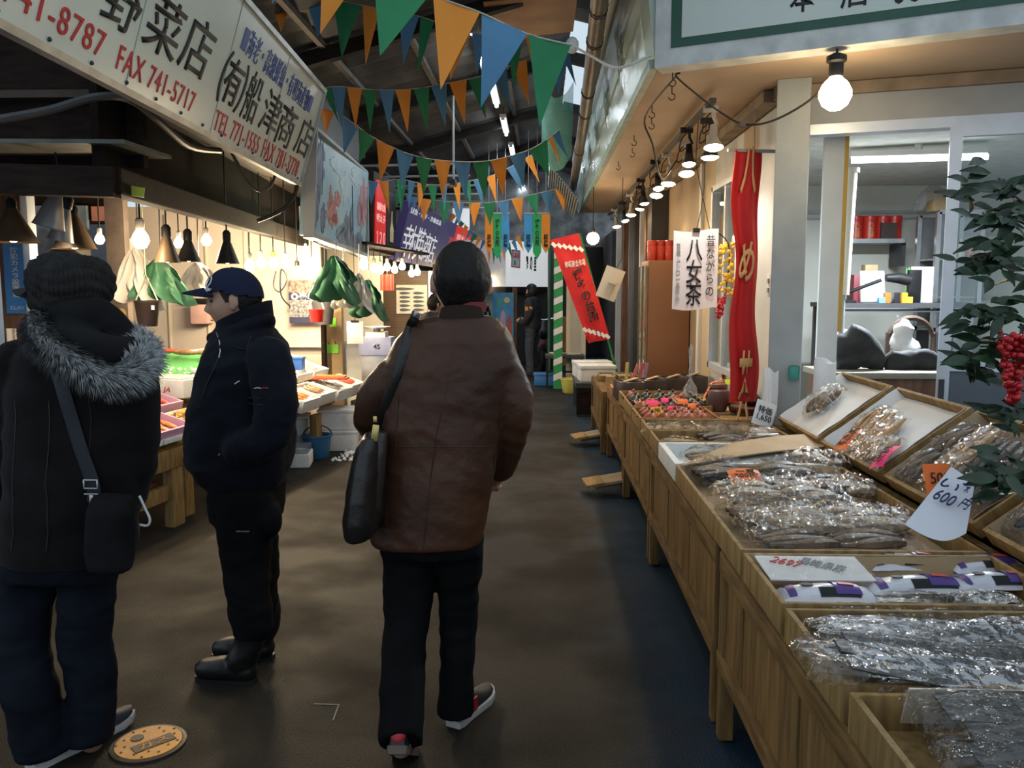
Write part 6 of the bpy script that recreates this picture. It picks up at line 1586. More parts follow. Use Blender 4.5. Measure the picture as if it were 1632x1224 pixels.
vtxt('lettering', '珍味', w_ * .07, h_ * .6, M @ Matrix.Translation((w_ * .64, h_ * .42, .004)), mat('sign red letters', (.7, .05, .08), .5, emit=((1, .1, .1), .3)), t)
# white bright banner panel beyond it
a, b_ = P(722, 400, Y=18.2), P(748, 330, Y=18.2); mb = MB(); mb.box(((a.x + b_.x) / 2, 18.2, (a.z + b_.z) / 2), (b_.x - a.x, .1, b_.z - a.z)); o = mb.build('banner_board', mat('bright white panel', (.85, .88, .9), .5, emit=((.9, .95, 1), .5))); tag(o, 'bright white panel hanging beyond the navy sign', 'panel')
# slim white strip light by the slat wall
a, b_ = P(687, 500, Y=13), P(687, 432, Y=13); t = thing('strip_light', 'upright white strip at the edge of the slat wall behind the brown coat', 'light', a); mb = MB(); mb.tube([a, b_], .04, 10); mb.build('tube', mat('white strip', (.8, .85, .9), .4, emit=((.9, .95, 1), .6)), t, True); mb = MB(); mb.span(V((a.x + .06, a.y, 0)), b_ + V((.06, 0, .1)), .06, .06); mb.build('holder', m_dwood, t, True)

# ------------------------------------------------------------------ shop front at the bend of the lane
YF = 17.2
a, b_, c_ = P(700, 452, Y=YF), P(806, 452, Y=YF), P(875, 458, Y=YF + 1.6)
z0, z1 = 1.62, 2.55
t = thing('shop_sign', 'white sign box above the shop front at the bend of the lane', 'sign', b_)
def facet(p, q, zz0, zz1, th, m, nm, par=None, st=False):
    p, q = V((p.x, p.y, 0)), V((q.x, q.y, 0)); d = (q - p); n = V((d.y, -d.x, 0)).normalized()
    mb = MB(); mb.span(p + V((0, 0, (zz0 + zz1) / 2)) - n * th / 2, q + V((0, 0, (zz0 + zz1) / 2)) - n * th / 2, th, zz1 - zz0); o = mb.build(nm, m, par, par is not None, 0)
    return struct(o) if st else o
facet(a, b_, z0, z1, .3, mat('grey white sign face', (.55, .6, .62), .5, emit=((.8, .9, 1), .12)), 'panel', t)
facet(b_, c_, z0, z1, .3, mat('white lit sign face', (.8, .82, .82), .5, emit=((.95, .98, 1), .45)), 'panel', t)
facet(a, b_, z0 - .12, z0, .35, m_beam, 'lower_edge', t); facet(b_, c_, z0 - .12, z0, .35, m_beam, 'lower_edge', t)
Mf2 = frame((b_.x, b_.y - .003, 0), c_ - b_, (0, 0, 1))
pw = (V((c_.x, c_.y)) - V((b_.x, b_.y))).length
mb = MB(); mb.box((pw * .15, 2.2, .01), (.34, .36, .02), M=Mf2); mb.build('notice', m_paper, t, True, 0)
for (x0, x1, y0, y1) in ((-.16, .16, .16, .18), (-.16, .16, -.18, -.16), (-.17, -.15, -.18, .18), (.15, .17, -.18, .18)):
    mb = MB(); mb.box((pw * .15 + (x0 + x1) / 2, 2.2 + (y0 + y1) / 2, .024), (x1 - x0, y1 - y0, .006), M=Mf2); mb.build('notice_border', m_inkr, t, True, 0)
txt('lettering', '休憩所', .26, .11, Mf2 @ Matrix.Translation((pw * .15, 2.27, .024)), m_inkr, t, bold=.02)
mb = MB(); mb.box((pw * .13, 2.12, .024), (.08, .09, .004), M=Mf2); mb.build('picture', mat('teal print', (.1, .45, .4), .5), t, True, 0)
for i, s in enumerate('鶏の里'): txt('lettering', s, .1, .3, Mf2 @ Matrix.Translation((pw * .42 + .17 * i, 2.15, .006)), m_ink, t, bold=.03)
# front below the sign
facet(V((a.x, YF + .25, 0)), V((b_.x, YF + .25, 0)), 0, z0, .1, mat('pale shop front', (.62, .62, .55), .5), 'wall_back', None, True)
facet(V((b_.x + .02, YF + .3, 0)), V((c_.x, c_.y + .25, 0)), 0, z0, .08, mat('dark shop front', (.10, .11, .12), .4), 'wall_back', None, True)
p = P(820, 520, Y=YF + .1); mb = MB(); mb.box((0, 0, .8), (.1, .1, 1.6)); o = mb.build('post', m_bwood); o.location = (p.x, YF + .25, 0); tag(o, 'brown wooden post at the corner of the far shop front', 'post')
p = P(802, 505, Y=YF - .1); t = thing('painted_board', 'cut out board with bright painted figures on blue at the far shop front', 'board', (p.x, YF - .15, 0)); z_ = .5
PW = .42
mb = MB(); mb.box((0, 0, .95), (PW, .03, 1.1)); mb.build('board', mat('bright blue paint', (.08, .4, .7), .5, var=.2), t)
for i, (x, zc, w2, h2, cc) in enumerate(((-.12, .75, .09, .5, (.75, .5, .15)), (.0, .85, .12, .6, (.8, .45, .6)), (.13, .78, .09, .55, (.7, .12, .08)), (-.08, 1.3, .1, .16, (.1, .5, .3)), (.08, 1.35, .12, .12, (.8, .75, .3)))):
    mb = MB(); mb.prism([(x + w2 / 2 * math.cos(a2) , zc + h2 / 2 * math.sin(a2)) for a2 in [2 * PI * j / 14 for j in range(14)]], frame((0, -.02, 0), (1, 0, 0), (0, 0, 1)), .01); mb.build('painted_figure', mat('figure paint %d' % i, cc, .5), t)
for x in (-.15, .15): mb = MB(); mb.box((x, .02, .2), (.03, .03, .42)); mb.build('leg', m_tray, t)
p = P(770, 520, Y=YF); t = thing('hanging_plant', 'dark drooping plant beside the far shop front', 'plant', (p.x, YF, p.z))
mb = MB()
for i in range(26):
    a2 = R.random() * 6.28; l = .25 + .35 * R.random()
    mb.tube([(0, 0, .35), (.1 * math.cos(a2), .06 * math.sin(a2), .42), (.2 * math.cos(a2), .1 * math.sin(a2), .35 - l)], [.008, .014, .004], 5)
mb.build('leaves', m_leaf, t); mb = MB(); mb.lathe([(.06, .22), (.1, .3), (.1, .38), (0, .36)], n=14); mb.tube([(0, 0, .35), (0, 0, 1.0)], .006, 5); mb.build('pot', m_clayd, t)
bulb(778, 448, YF - .05, .05, 'small warm lamp on the far shop front', 8, None, 1.6, group='lamps at the far shop')
# dark depth beyond with shutters
facet(V((c_.x, c_.y + .2, 0)), V((1.5, 21, 0)), 0, 2.6, .1, mat('grey shutter', (.16, .17, .18), .5, var=.2, scale=30, stretch=(.1, .1, 8)), 'wall_back', None, True)
facet(V((-3.2, 24, 0)), V((1.8, 24, 0)), 0, 3.0, .1, m_dark, 'wall_back', None, True)
p = P(868, 510, Y=17.4); mb = MB(); mb.box((p.x + .42, 17.6, .5), (.3, .3, 1.0)); o = mb.build('carton_stack', mat('orange carton', (.5, .22, .06), .6)); tag(o, 'orange brown carton standing in the dark behind the man in black', 'box')
# rest of far details: truss rods and pipes over the far shop
m_rod = mat('white rod', (.5, .52, .52), .5)
for i in range(7):
    y = 11.5 + 1.1 * i
    mb = MB(); mb.tube([(-2.9, y, 3.2), (-1.1, y + .6, 3.32 - .02 * i)], .018, 6); tag(mb.build('ceiling_rod', m_grey), '%s grey tie rod under the roof above the signs, counting away' % ORD[i], 'rod', 'tie rods under the roof')

# ------------------------------------------------------------------ vertical market banners at the far end
m_flag = {'orange': mat('orange flag cloth', (.85, .30, .035), .75, var=.06), 'green': mat('green flag cloth', (.02, .22, .085), .75, var=.06), 'blue': mat('blue flag cloth', (.085, .24, .42), .75, var=.06), 'bright blue': mat('bright blue cloth', (.06, .36, .75), .7, var=.05), 'bright green': mat('bright green cloth', (.02, .42, .13), .7, var=.05)}
for grp, (x0, x1, vt, vb, Y, cols) in enumerate(((773, 812, 340, 402, 14.6, ('orange', 'bright green', 'bright blue')), (835, 877, 340, 402, 14.2, ('bright blue', 'bright green', 'orange')))):
    a, b_ = P(x0, vb, Y=Y), P(x1, vt, Y=Y); w_ = (b_.x - a.x) / 3; h_ = b_.z - a.z
    for i, cn in enumerate(cols):
        t = thing('pennant', '%s pennant banner with vertical characters, %s' % (cn, ('in the trio over the white sign', 'in the trio next to the red nobori')[grp]), 'banner', (a.x + w_ * (i + .5), Y, a.z), group='market pennants')
        dn = .12 if cn == 'bright green' else .02
        mb = MB(); mb.prism([(-w_ * .48, h_), (-w_ * .48, .12 - dn), (0, -dn), (w_ * .48, .12 - dn), (w_ * .48, h_)], frame((0, 0, 0), (1, 0, .0), (0, 0, 1)), .006); mb.build('cloth', m_flag[cn], t)
        vtxt('lettering', '博多の台所' if cn == 'bright green' else '柳橋', w_ * .5, h_ * (.7 if cn == 'bright green' else .35), frame((0, -.003, h_ * (.5 if cn == 'bright green' else .3)), (1, 0, 0), (0, 0, 1)), m_ink, t, world=False, bold=.02)
        mb = MB(); mb.tube([(-w_ / 2, 0, h_), (w_ / 2, 0, h_)], .015, 6); mb.tube([(0, 0, h_), (0, 0, roofz(a.x + w_ * (i + .5)) - a.z)], .005, 5); mb.build('rod', m_grey, t)

# ------------------------------------------------------------------ red nobori and the striped pole
p0, p1 = P(986, 604, Y=11.2), P(924, 372, Y=11.2)
t = thing('nobori_banner', 'leaning red nobori banner with black characters and white diagonal stripes on a green pole', 'banner', p0)
p0z = V((p0.x + .05, p0.y, 0.0))
mb = MB(); mb.tube([p0z, p0, p1], .016, 8); mb.build('pole', mat('green pole', (.03, .25, .08), .4), t, True)
u_ = (p1 - p0).normalized()
tl, tr, br, bl = P(877, 383, Y=11.1), P(922, 371, Y=11.1), P(972, 540, Y=11.1), P(938, 547, Y=11.1)
def quadpt(a, c2): return (tl * (1 - a) + tr * a) * c2 + (bl * (1 - a) + br * a) * (1 - c2)
mb = MB(); mb.grid(16, 22, lambda a, c2: quadpt(a, c2) + V((0, .035 * math.sin(a * 5 + c2 * 4), 0)), .006); mb.build('cloth', m_red, t, True)
MN = frame(quadpt(.5, .5), tr - tl + br - bl, tl + tr - bl - br)
wN, hN = ((tr - tl).length + (br - bl).length) / 2, ((tl - bl).length + (tr - br).length) / 2
for i in range(6):
    for (s, yb) in ((1, .40), (-1, -.42)):
        c3 = quadpt(min(1, .06 + .17 * i), .5 + yb * 1 - .10 * (i / 5 - .5)) + V((0, -.06, 0))
        mb = MB(); mb.box((0, 0, 0), (wN * .13, hN * .05, .004), rot=(0, 0, .6)); o = mb.build('white_stripe', m_paper, t, False, 0)
        o.matrix_local = pinv(t) @ (frame(c3, tr - tl, tl - bl))
vtxt('lettering', '博多の台所', wN * .42, hN * .5, frame(quadpt(.56, .44) + V((0, -.075, 0)), V(((tl - bl).z, 0, -(tl - bl).x)), tl - bl), m_ink, t, bold=.02, lines=.95)
txt('lettering', '柳橋連合市場', wN * .8, hN * .06, frame(quadpt(.55, .74) + V((0, -.075, 0)), V((1, 0, .15)), tl - bl), m_paper, t, bold=.01)
mb = MB(); mb.lathe([(0, 0), (.16, 0), (.16, .06), (.03, .1), (.03, .25)], Matrix.Translation(p0z), 16); mb.build('base', m_dark, t, True)
a, b_ = P(889, 592, Y=13.4), P(897, 440, Y=13.4)
t = thing('striped_board', 'upright board with green and white diagonal stripes behind the red nobori', 'board', (a.x, 13.4, 0))
hh = b_.z + .35
mb = MB(); mb.box((0, 0, hh / 2), (.14, .05, hh)); mb.build('board', mat('green stripe', (.03, .32, .10), .5), t)
for i in range(9):
    mb = MB(); mb.prism([(-.07, 0), (.07, .06), (.07, .16), (-.07, .10)], frame((0, -.028, .12 + .24 * i), (1, 0, 0), (0, 0, 1)), .004); mb.build('white_stripe', m_paper, t)
mb = MB(); p = P(918, 520, Y=14); mb.box((p.x, 14, .85), (.32, .05, 1.7)); o = mb.build('standing_panel', m_cream); tag(o, 'tall cream panel behind the red nobori', 'panel')
mb = MB(); mb.tube([P(875, 600, Y=15.6), P(876, 330, Y=15.6)], .03, 8); tag(mb.build('green_post', mat('thin green post', (.05, .18, .12), .5)), 'thin green post behind the man in black', 'post')
# folding table, yellow bucket, foam chests, blue tub
q = P(900, 590, Y=13.6)
t = thing('work_table', 'low table with pale fish scraps beyond the yellow bucket', 'table', (.38, 13.7, 0))
mb = MB(); mb.box((0, 0, .5), (.62, .5, .04)); mb.build('top', m_dark, t)
for x in (-.28, .28):
    for y in (-.2, .2): mb = MB(); mb.box((x, y, .24), (.035, .035, .48)); mb.build('leg', m_black, t)
mb = MB(); mb.box((0, -.2, .26), (.56, .03, .03)); mb.build('stretcher', m_black, t)
mb = MB()
for i in range(24): mb.ico((.38 + .5 * (R.random() - .5), 13.7 + .36 * (R.random() - .5), .535), (.05, .03, .018), 1)
tag(mb.build('fish_scraps', mat('pale scraps', (.65, .6, .45), .5)), 'pale scraps lying on the low dark table', 'food', kind='stuff')
t = thing('plastic_tub', 'blue tub on the floor under the low dark table', 'tub', (.1, 13.9, 0)); mb = MB(); mb.box((0, 0, .09), (.42, .3, .18), bev=.02); mb.build('body', mat('bright blue tub', (.03, .18, .5), .4), t); mb = MB(); mb.box((0, 0, .185), (.45, .33, .03), bev=.008); mb.build('rim', mat('bright blue tub', (.03, .18, .5)), t)
q = P(910, 626, Z=0); t = thing('bucket', 'round yellow tub standing on the floor at the far end of the counters', 'bucket', (q.x, q.y, 0))
mb = MB(); mb.lathe([(.115, 0), (.125, .01), (.155, .2), (.165, .205), (.165, .225), (.148, .225), (.12, .02), (0, .015)], n=24, cap=False); mb.build('bowl', mat('yellow plastic', (.66, .62, .16), .45), t)
mb = MB(); mb.tube([(.05, 0, .1), (.2, .02, .3)], .012, 6); mb.build('scoop_handle', m_white, t)
for i, (x, y, w_, z) in enumerate(((.68, 11.3, .48, .42), (.70, 10.75, .44, .42))):
    t = thing('foam_chest', ['white foam chest behind the other below the red nobori', 'white foam chest nearer the trays below the red nobori'][i], 'box', (x, y, z), .1)
    mb = MB(); mb.box((0, 0, .08), (w_, .36, .16), bev=.012); mb.build('body', m_foam, t); mb = MB(); mb.box((0, 0, .18), (w_ + .02, .38, .05), bev=.012); mb.build('lid', m_foam, t)
t = thing('stall_table', 'dark stand under the white foam chests', 'table', (.68, 11.0, 0)); mb = MB(); mb.box((0, 0, .39), (.5, 1.2, .06)); mb.build('top', m_dark, t)
for x in (-.21, .21):
    for y in (-.5, .5): mb = MB(); mb.box((x, y, .18), (.05, .05, .36)); mb.build('leg', m_dark, t)
mb = MB(); mb.box((.0, -.58, .2), (.48, .03, .34)); mb.build('front_board', m_dwood, t)
# bicycle / motor scooter tail in the dark
p = P(862, 545, Y=16.6); t = thing('scooter', 'dark scooter with a red tail light parked behind the man in black', 'scooter', (p.x, 16.6, 0))
for y in (-.45, .5): mb = MB(); mb.tube([(0.05, y + .2 * math.cos(a2), .22 + .2 * math.sin(a2)) for a2 in [i * PI / 9 for i in range(19)]], .05, 8); mb.build('wheel', m_black, t)
mb = MB(); mb.limb([(0.05, -.5, .5), (.05, 0, .42), (.05, .35, .45), (.05, .55, .9)], [.1, .14, .1, .05], 12); mb.build('body', m_dark, t)
mb = MB(); mb.limb([(.05, -.45, .72), (.05, .1, .72)], [.11, .1], 10, .6); mb.build('seat', m_black, t)
mb = MB(); mb.tube([(-.25, .5, 1.0), (.05, .55, .95), (.35, .5, 1.0)], .018, 8); mb.build('handlebar', m_steel, t)
mb = MB(); mb.sphere((.05, -.6, .55), .045, 10); mb.build('tail_light', mat('red lens', (.5, .02, .02), .3), t)
# ------------------------------------------------------------------ bunting strings across the lane
def bunting(label, cord, flags, hpx, Y0, Y1, dark=False):
    us = [c_[0] for c_ in cord]
    def Yat(u): return Y0 + (Y1 - Y0) * (u - us[0]) / (us[-1] - us[0])
    pts = smooth_path([P(u, v, Y=Yat(u)) for u, v in cord], 8)
    def at_u(u):
        best = None
        pj = []
        for p in pts:
            d = p - CAM; k_ = d.dot(FW); pj.append(816 + FPX * d.dot(RT) / k_)
        for i in range(len(pts) - 1):
            if pj[i] <= u <= pj[i + 1]:
                s = (u - pj[i]) / (pj[i + 1] - pj[i]); return pts[i].lerp(pts[i + 1], s)
        return pts[0] if u < pj[0] else pts[-1]
    t = thing('bunting', label, 'bunting', pts[len(pts) // 2], group=None)
    mb = MB(); mb.tube(pts, .004, 5); mb.build('cord', mat('bunting cord', (.5, .45, .35), .7), t, True)
    for i, fl in enumerate(flags):
        uL, uR, cn = fl[:3]
        hp = fl[3] if len(fl) > 3 else hpx
        a, b_ = at_u(uL), at_u(uR)
        x = b_ - a; w_ = x.length; x.normalize()
        mid = (a + b_) / 2
        h_ = hp * mid.y / FPX * 1.02
        dn = V((0, 0, -1)); perp = (dn - x * dn.dot(x)).normalized()
        d = (perp * .75 + dn * .25 + V((.08 * (R.random() - .5), .25 * (R.random() - .4), 0))).normalized()
        n = x.cross(d).normalized()
        mb = MB(); sd = R.random() * 6
        def f(s, c_):
            ww = (1 - c_)
            return a + x * (w_ * (c_ / 2 + s * ww)) + d * (h_ * c_) + n * (.05 * w_ * math.sin(s * 5 + sd) * (.4 + c_) * ww + .10 * h_ * c_ * c_ * math.sin(sd))
        mb.grid(6, 8, f, .0012)
        bmesh.ops.remove_doubles(mb.bm, verts=mb.bm.verts[:], dist=.0004)
        mb.build('flag', m_flag[cn], t, True, 60)
    return t
O, G, B = 'orange', 'green', 'blue'
bunting('nearest bunting string with big green, orange and blue flags ending at the sign corner', [(380, -190), (520, -100), (600, -55), (690, -8), (765, 20), (840, 54), (912, 72)], [(440, 515, B), (515, 590, O), (594, 686, G), (690, 765, O), (768, 840, B), (842, 910, G)], 128, 3.5, 3.9)
bunting('second bunting string from the near end sagging across the top of the lane', [(330, -30), (378, -14), (430, -4), (488, -2), (530, 0), (576, 8), (605, 14), (668, 26), (720, 44), (760, 54), (835, 60), (910, 62)],
        [(345, 378, O), (379, 398, G, 40), (428, 466, O, 52), (487, 524, B, 56), (531, 576, G, 80), (578, 606, O, 84), (608, 633, G), (635, 668, B, 72), (670, 692, G, 90), (718, 750, O, 76), (752, 776, B, 60), (806, 834, G, 74), (838, 872, O, 60), (876, 910, B, 85)], 70, 6.6, 7.0)
bunting('straight looking bunting string from the top corner of the long white sign', [(512, 145), (528, 138), (555, 139), (600, 143), (655, 142), (715, 132), (768, 121), (815, 104), (870, 82), (905, 66)],
        [(514, 527, G, 52), (528, 551, B), (553, 577, O), (579, 600, G), (605, 628, B), (630, 655, O), (659, 684, G), (687, 712, B), (716, 744, O), (746, 768, G), (783, 807, B), (815, 839, O), (845, 868, G), (889, 905, B)], 63, 7.3, 8.2)
bunting('deep sagging bunting string in front of the security camera', [(508, 168), (520, 175), (545, 184), (600, 222), (660, 248), (720, 257), (780, 256), (840, 240), (872, 222), (892, 206)],
        [(508, 533, O, 40), (545, 571, B, 52), (573, 598, G, 48), (600, 629, O, 58), (631, 660, B, 58), (662, 689, G, 58), (692, 719, O, 58), (722, 750, B, 58), (753, 780, G, 58), (782, 808, O, 58), (812, 839, B, 50), (841, 872, G, 50), (873, 880, O, 45), (880, 891, B, 45)], 58, 7.4, 9.2)
bunting('fourth bunting string over the navy sign and mural edge', [(582, 287), (604, 290), (640, 286), (680, 294), (720, 293), (768, 284), (800, 273), (850, 245), (880, 225)],
        [(583, 603, B, 36), (604, 619, O, 50), (631, 648, G, 52), (650, 662, B), (665, 680, O), (682, 697, G), (701, 713, B), (721, 734, O), (739, 750, G), (754, 768, B), (775, 789, O), (808, 826, B), (836, 848, O)], 42, 10.5, 11)
bunting('fifth bunting string low over the far white sign', [(612, 290), (628, 300), (648, 311), (690, 319), (740, 323), (790, 322), (840, 312), (905, 297)],
        [(604, 622, O, 40), (626, 645, G, 40), (647, 668, B), (669, 688, O), (698, 718, G), (721, 740, B), (747, 766, O), (769, 790, G), (792, 812, B), (815, 834, O), (838, 858, G), (861, 881, B), (884, 903, O)], 36, 12, 13)
bunting('small far bunting string running down behind the navy sign', [(722, 340), (735, 352), (750, 366), (765, 378), (780, 388)], [(722, 727, O), (728, 733, B), (734, 740, G), (741, 747, O), (748, 754, B), (755, 761, G), (762, 768, O), (769, 775, B)], 22, 16.4, 16.6)
bunting('small far bunting string in front of the white sign at the bend', [(775, 396), (795, 394), (815, 386), (832, 370), (842, 350)], [(776, 782, O), (784, 790, G), (791, 797, B), (799, 805, O), (807, 813, G), (815, 821, B), (822, 828, O)], 26, 15.6, 15.2)
# ------------------------------------------------------------------ people
m_skin = mat('skin', (.50, .29, .20), .5, var=.08, scale=12)
m_hair = mat('black hair', (.008, .0065, .006), .5, spec=.25, var=.4, scale=60, bump=.5, bscale=160, stretch=(1, 1, .25))
def g_(a, s): return math.exp(-(a / s) ** 2)
def headmesh(mb, M, k=1.0):
    r = bmesh.ops.create_icosphere(mb.bm, subdivisions=5, radius=1)
    for v in r['verts']:
        p = v.co
        x, y, z = p.x * .076, p.y * .098, p.z * .118
        t_ = max(0, -p.z)
        x *= 1 - .26 * t_ ** 1.5
        if p.y < 0: y *= 1 - .40 * t_
        else: y += .010 * t_
        if p.z > 0: y *= 1 + .05 * p.z
        if p.y > 0:
            ax = abs(x)
            y += .024 * g_(x, .014) * g_(z + .030, .017) + .013 * g_(x, .011) * g_(z + .004, .026)
            y -= .010 * g_(ax - .033, .016) * g_(z - .004, .012)
            y += .005 * g_(z - .024, .01) * g_(x, .05) + .004 * g_(ax - .045, .02) * g_(z + .03, .02)
            y += .009 * g_(x, .022) * (g_(z + .062, .008) + g_(z + .078, .008)) - .008 * g_(x, .024) * g_(z + .0695, .004)
            y += .008 * g_(x, .022) * g_(z + .108, .014)
        v.co = M @ (V((x, y, z)) * k)
    for s in (-1, 1):
        for (dy, dz, a, b_, c_) in ((-.012, -.005, .010, .018, .030), (-.006, -.028, .009, .011, .014)):
            q = bmesh.ops.create_uvsphere(mb.bm, u_segments=10, v_segments=8, radius=1)
            for v in q['verts']: v.co = M @ (V((v.co.x * a + s * .078 + s * .004 * v.co.y, v.co.y * b_ + dy, v.co.z * c_ + dz)) * k)
def hand(mb, wr, d, side, curl=.5, k=1.0):
    """palm and five fingers from the wrist along d; side = thumb side"""
    wr, d, side = V(wr), V(d).normalized(), V(side); side = (side - d * side.dot(d)).normalized(); n = d.cross(side)
    mb.limb([wr - d * .02, wr + d * .045 * k, wr + d * .085 * k], [.024 * k, .034 * k, .030 * k], 10, .55)
    for i, (o, l) in enumerate(((.030, .068), (.010, .078), (-.010, .072), (-.028, .056))):
        b0 = wr + d * .085 * k + side * o * k
        a1 = d * math.cos(curl * .6) + n * math.sin(curl * .6); a2 = d * math.cos(curl * 1.5) + n * math.sin(curl * 1.5); a3 = d * math.cos(curl * 2.2) + n * math.sin(curl * 2.2)
        p1 = b0 + a1 * l * .45 * k; p2 = p1 + a2 * l * .32 * k; p3 = p2 + a3 * l * .25 * k
        mb.limb([b0 - d * .02, b0, p1, p2, p3], [.0095 * k, .0095 * k, .0088 * k, .008 * k, .0072 * k], 8, 1, 2)
    b0 = wr + d * .03 * k + side * .028 * k
    p1 = b0 + (d * .6 + side * .6 + n * .3).normalized() * .042 * k; p2 = p1 + (d * .9 + side * .2 + n * .4).normalized() * .032 * k
    mb.limb([b0, p1, p2], [.013 * k, .0105 * k, .0085 * k], 8, 1, 2)
def hairmesh(M, k=1.0, inflate=1.10, front=.55, nape=-.62, side=-.02, seed=0, th=.012, thin=0.0):
    mb = MB()
    r = bmesh.ops.create_icosphere(mb.bm, subdivisions=5, radius=1)
    dele = []
    for v in r['verts']:
        p = v.co.copy()
        # lowest height the hair reaches on this bearing
        fy = p.y
        zmin = front + .25 * (fy - .6) if fy > .5 else (side + (front - side) * max(0, (fy - .2) / .3) if fy > .12 else (side + (nape - side) * max(0, min(1, (-.18 - fy) / .3))))
        if p.z < zmin + .04 * noise.noise(V((p.x * 9 + seed, p.y * 9, 1))): dele.append(v)
        t_ = max(0, -p.z)
        x, y, z = p.x * .076 * (1 - .2 * t_ ** 1.5), p.y * .098 * (1 - (.32 * t_ if p.y < 0 else 0)), p.z * .118
        s = inflate + .025 * noise.noise(V((p.x * 4 + seed, p.y * 4, p.z * 4))) + .012 * math.sin(math.atan2(p.x, p.y) * 40 + 6 * noise.noise(V((p.x * 5, p.y * 5, p.z * 5 + seed))))
        v.co = M @ (V((x, y, z)) * k * s)
    bmesh.ops.delete(mb.bm, geom=dele, context='VERTS')
    bmesh.ops.recalc_face_normals(mb.bm, faces=mb.bm.faces[:])
    bmesh.ops.solidify(mb.bm, geom=mb.bm.faces[:], thickness=th)
    return mb.mesh('hair')
def ringpx(uL, uR, v, Y, ry, dy=0.0):
    a, b_ = P(uL, v, Y=Y), P(uR, v, Y=Y)
    return ((a + b_) / 2 + V((0, dy, 0)), (b_.x - a.x) / 2, ry)
def loft(mb, rings, n=28, yaw=0.0):
    rs = []
    ex, ey = V((math.cos(yaw), math.sin(yaw), 0)), V((-math.sin(yaw), math.cos(yaw), 0))
    for c_, rx, ry in rings:
        q = []
        for i in range(n):
            a = 2 * PI * i / n; ca, sa = math.cos(a), math.sin(a)
            e = .82
            q.append(mb.bm.verts.new(c_ + ex * (rx * math.copysign(abs(ca) ** e, ca)) + ey * (ry * math.copysign(abs(sa) ** e, sa))))
        rs.append(q)
    mb.skin(rs)
    return mb
def shoe(par, heel, yaw, pitch, m_up, m_sole, L_=.285, label=None, patch=None, boot=False):
    M = Matrix.Translation(heel) @ Euler((pitch, 0, yaw)).to_matrix().to_4x4()
    pr = [(0, .026), (.03, .034), (.09, .034), (.15, .040), (.21, .046), (.25, .040), (.275, .024), (L_, .006)]
    def outline(o, z): return [(M @ V((s * (w_ + o), y, z))) for s in (1,) for (y, w_) in pr]
    mb = MB(); rs = []
    for z, o in ((0, .002), (.012, .004), (.026, .003)):
        L1 = [mb.bm.verts.new(M @ V((w_ + o, y, z + (.02 * max(0, (y - .2) / .085) ** 2)))) for y, w_ in pr]
        R1 = [mb.bm.verts.new(M @ V((-w_ - o, y, z + (.02 * max(0, (y - .2) / .085) ** 2)))) for y, w_ in reversed(pr)]
        rs.append(L1 + R1)
    mb.skin(rs); sole = mb
    up = MB(); rr = []
    for (y, w_, h_) in ((.004, .022, .075), (.03, .031, .095), (.07, .033, .105), (.10, .034, .098), (.14, .037, .08), (.19, .042, .062), (.23, .041, .052), (.262, .03, .042), (.278, .012, .034)):
        zz = .022 + .02 * max(0, (y - .2) / .085) ** 2
        rr.append([up.bm.verts.new(M @ V((w_ * math.cos(a), y, zz + (h_ - .02) * max(0, math.sin(a)) ** .8 if math.sin(a) > 0 else zz))) for a in [2 * PI * i / 18 for i in range(18)]])
    up.skin(rr)
    o = up.build('shoe' if not boot else 'boot', m_up, par, True, 60, label)
    sole.build('sole', m_sole, o, True, 40)
    if patch is not None:
        mb = MB(); mb.sphere(M @ V((0, .008, .062)), (.027, .013, .032), 14, M.to_3x3()); mb.build('heel_patch', patch, o, True)
        mb = MB(); mb.box((.038, .10, .055), (.006, .028, .05), M=M); mb.build('side_patch', patch, o, True)
    return o
def skel(mb, pts, rs, n=12): mb.limb(pts, rs, n)
def seam(par, tree, pts, d, m, r=.0018, name='seam'):
    out = []
    for p in pts:
        h_ = tree.ray_cast(V(p) - V(d) * 1.0, V(d))
        if h_[0] is not None: out.append(h_[0] - V(d) * r * .3)
    if len(out) > 2:
        mb = MB(); mb.tube(out, r, 6); mb.build(name, m, par, True)
def tree_of(me): return BVHTree.FromPolygons([v.co.copy() for v in me.vertices], [tuple(p.vertices) for p in me.polygons])

# ================================================================== man in the brown leather coat, walking away
Y0 = 2.95
man = thing('person', 'man in a brown leather coat walking away down the lane with a dark shoulder bag', 'person', P(690, 1165, Y=2.9)); man.location.z = 0
hc = P(735, 449, Y=Y0 + .02)
Mh = Matrix.Translation(hc) @ Euler((-.06, .04, .22)).to_matrix().to_4x4() @ Matrix.Diagonal((1.08, 1.0, .97, 1))
body = MB()
headmesh(body, Mh, 1.16)
body.limb([hc + V((-.005, -.015, -.06)), P(737, 510, Y=Y0), P(725, 560, Y=Y0)], [.056, .06, .1], 14)
loft(body, [ringpx(660, 800, 545, Y0, .08), ringpx(645, 790, 640, Y0, .1), ringpx(640, 770, 760, Y0, .1), ringpx(640, 765, 840, Y0, .1)])
aL = [P(650, 570, Y=Y0), P(613, 615, Y=Y0 + .0), P(590, 660, Y=Y0 + .03), P(602, 690, Y=Y0 + .16), P(612, 700, Y=Y0 + .26)]
aR = [P(798, 570, Y=Y0), P(816, 620, Y=Y0 - .02), P(822, 668, Y=Y0), P(806, 722, Y=Y0 + .09), P(793, 760, Y=Y0 + .16)]
body.limb(aL, [.055, .048, .042, .036, .027], 10); body.limb(aR, [.055, .048, .042, .036, .027], 10)
hand(body, aL[-1], V((.15, 1, -.1)), V((.3, 0, 1)), .9); hand(body, aR[-1], V((-.3, .8, -.5)), V((-.6, .2, .5)), .6)
lk, rk = P(650, 985, Y=2.93), P(735, 985, Y=2.97)
lank, rank = P(640, 1170, Y=2.62), P(726, 1095, Y=2.93)
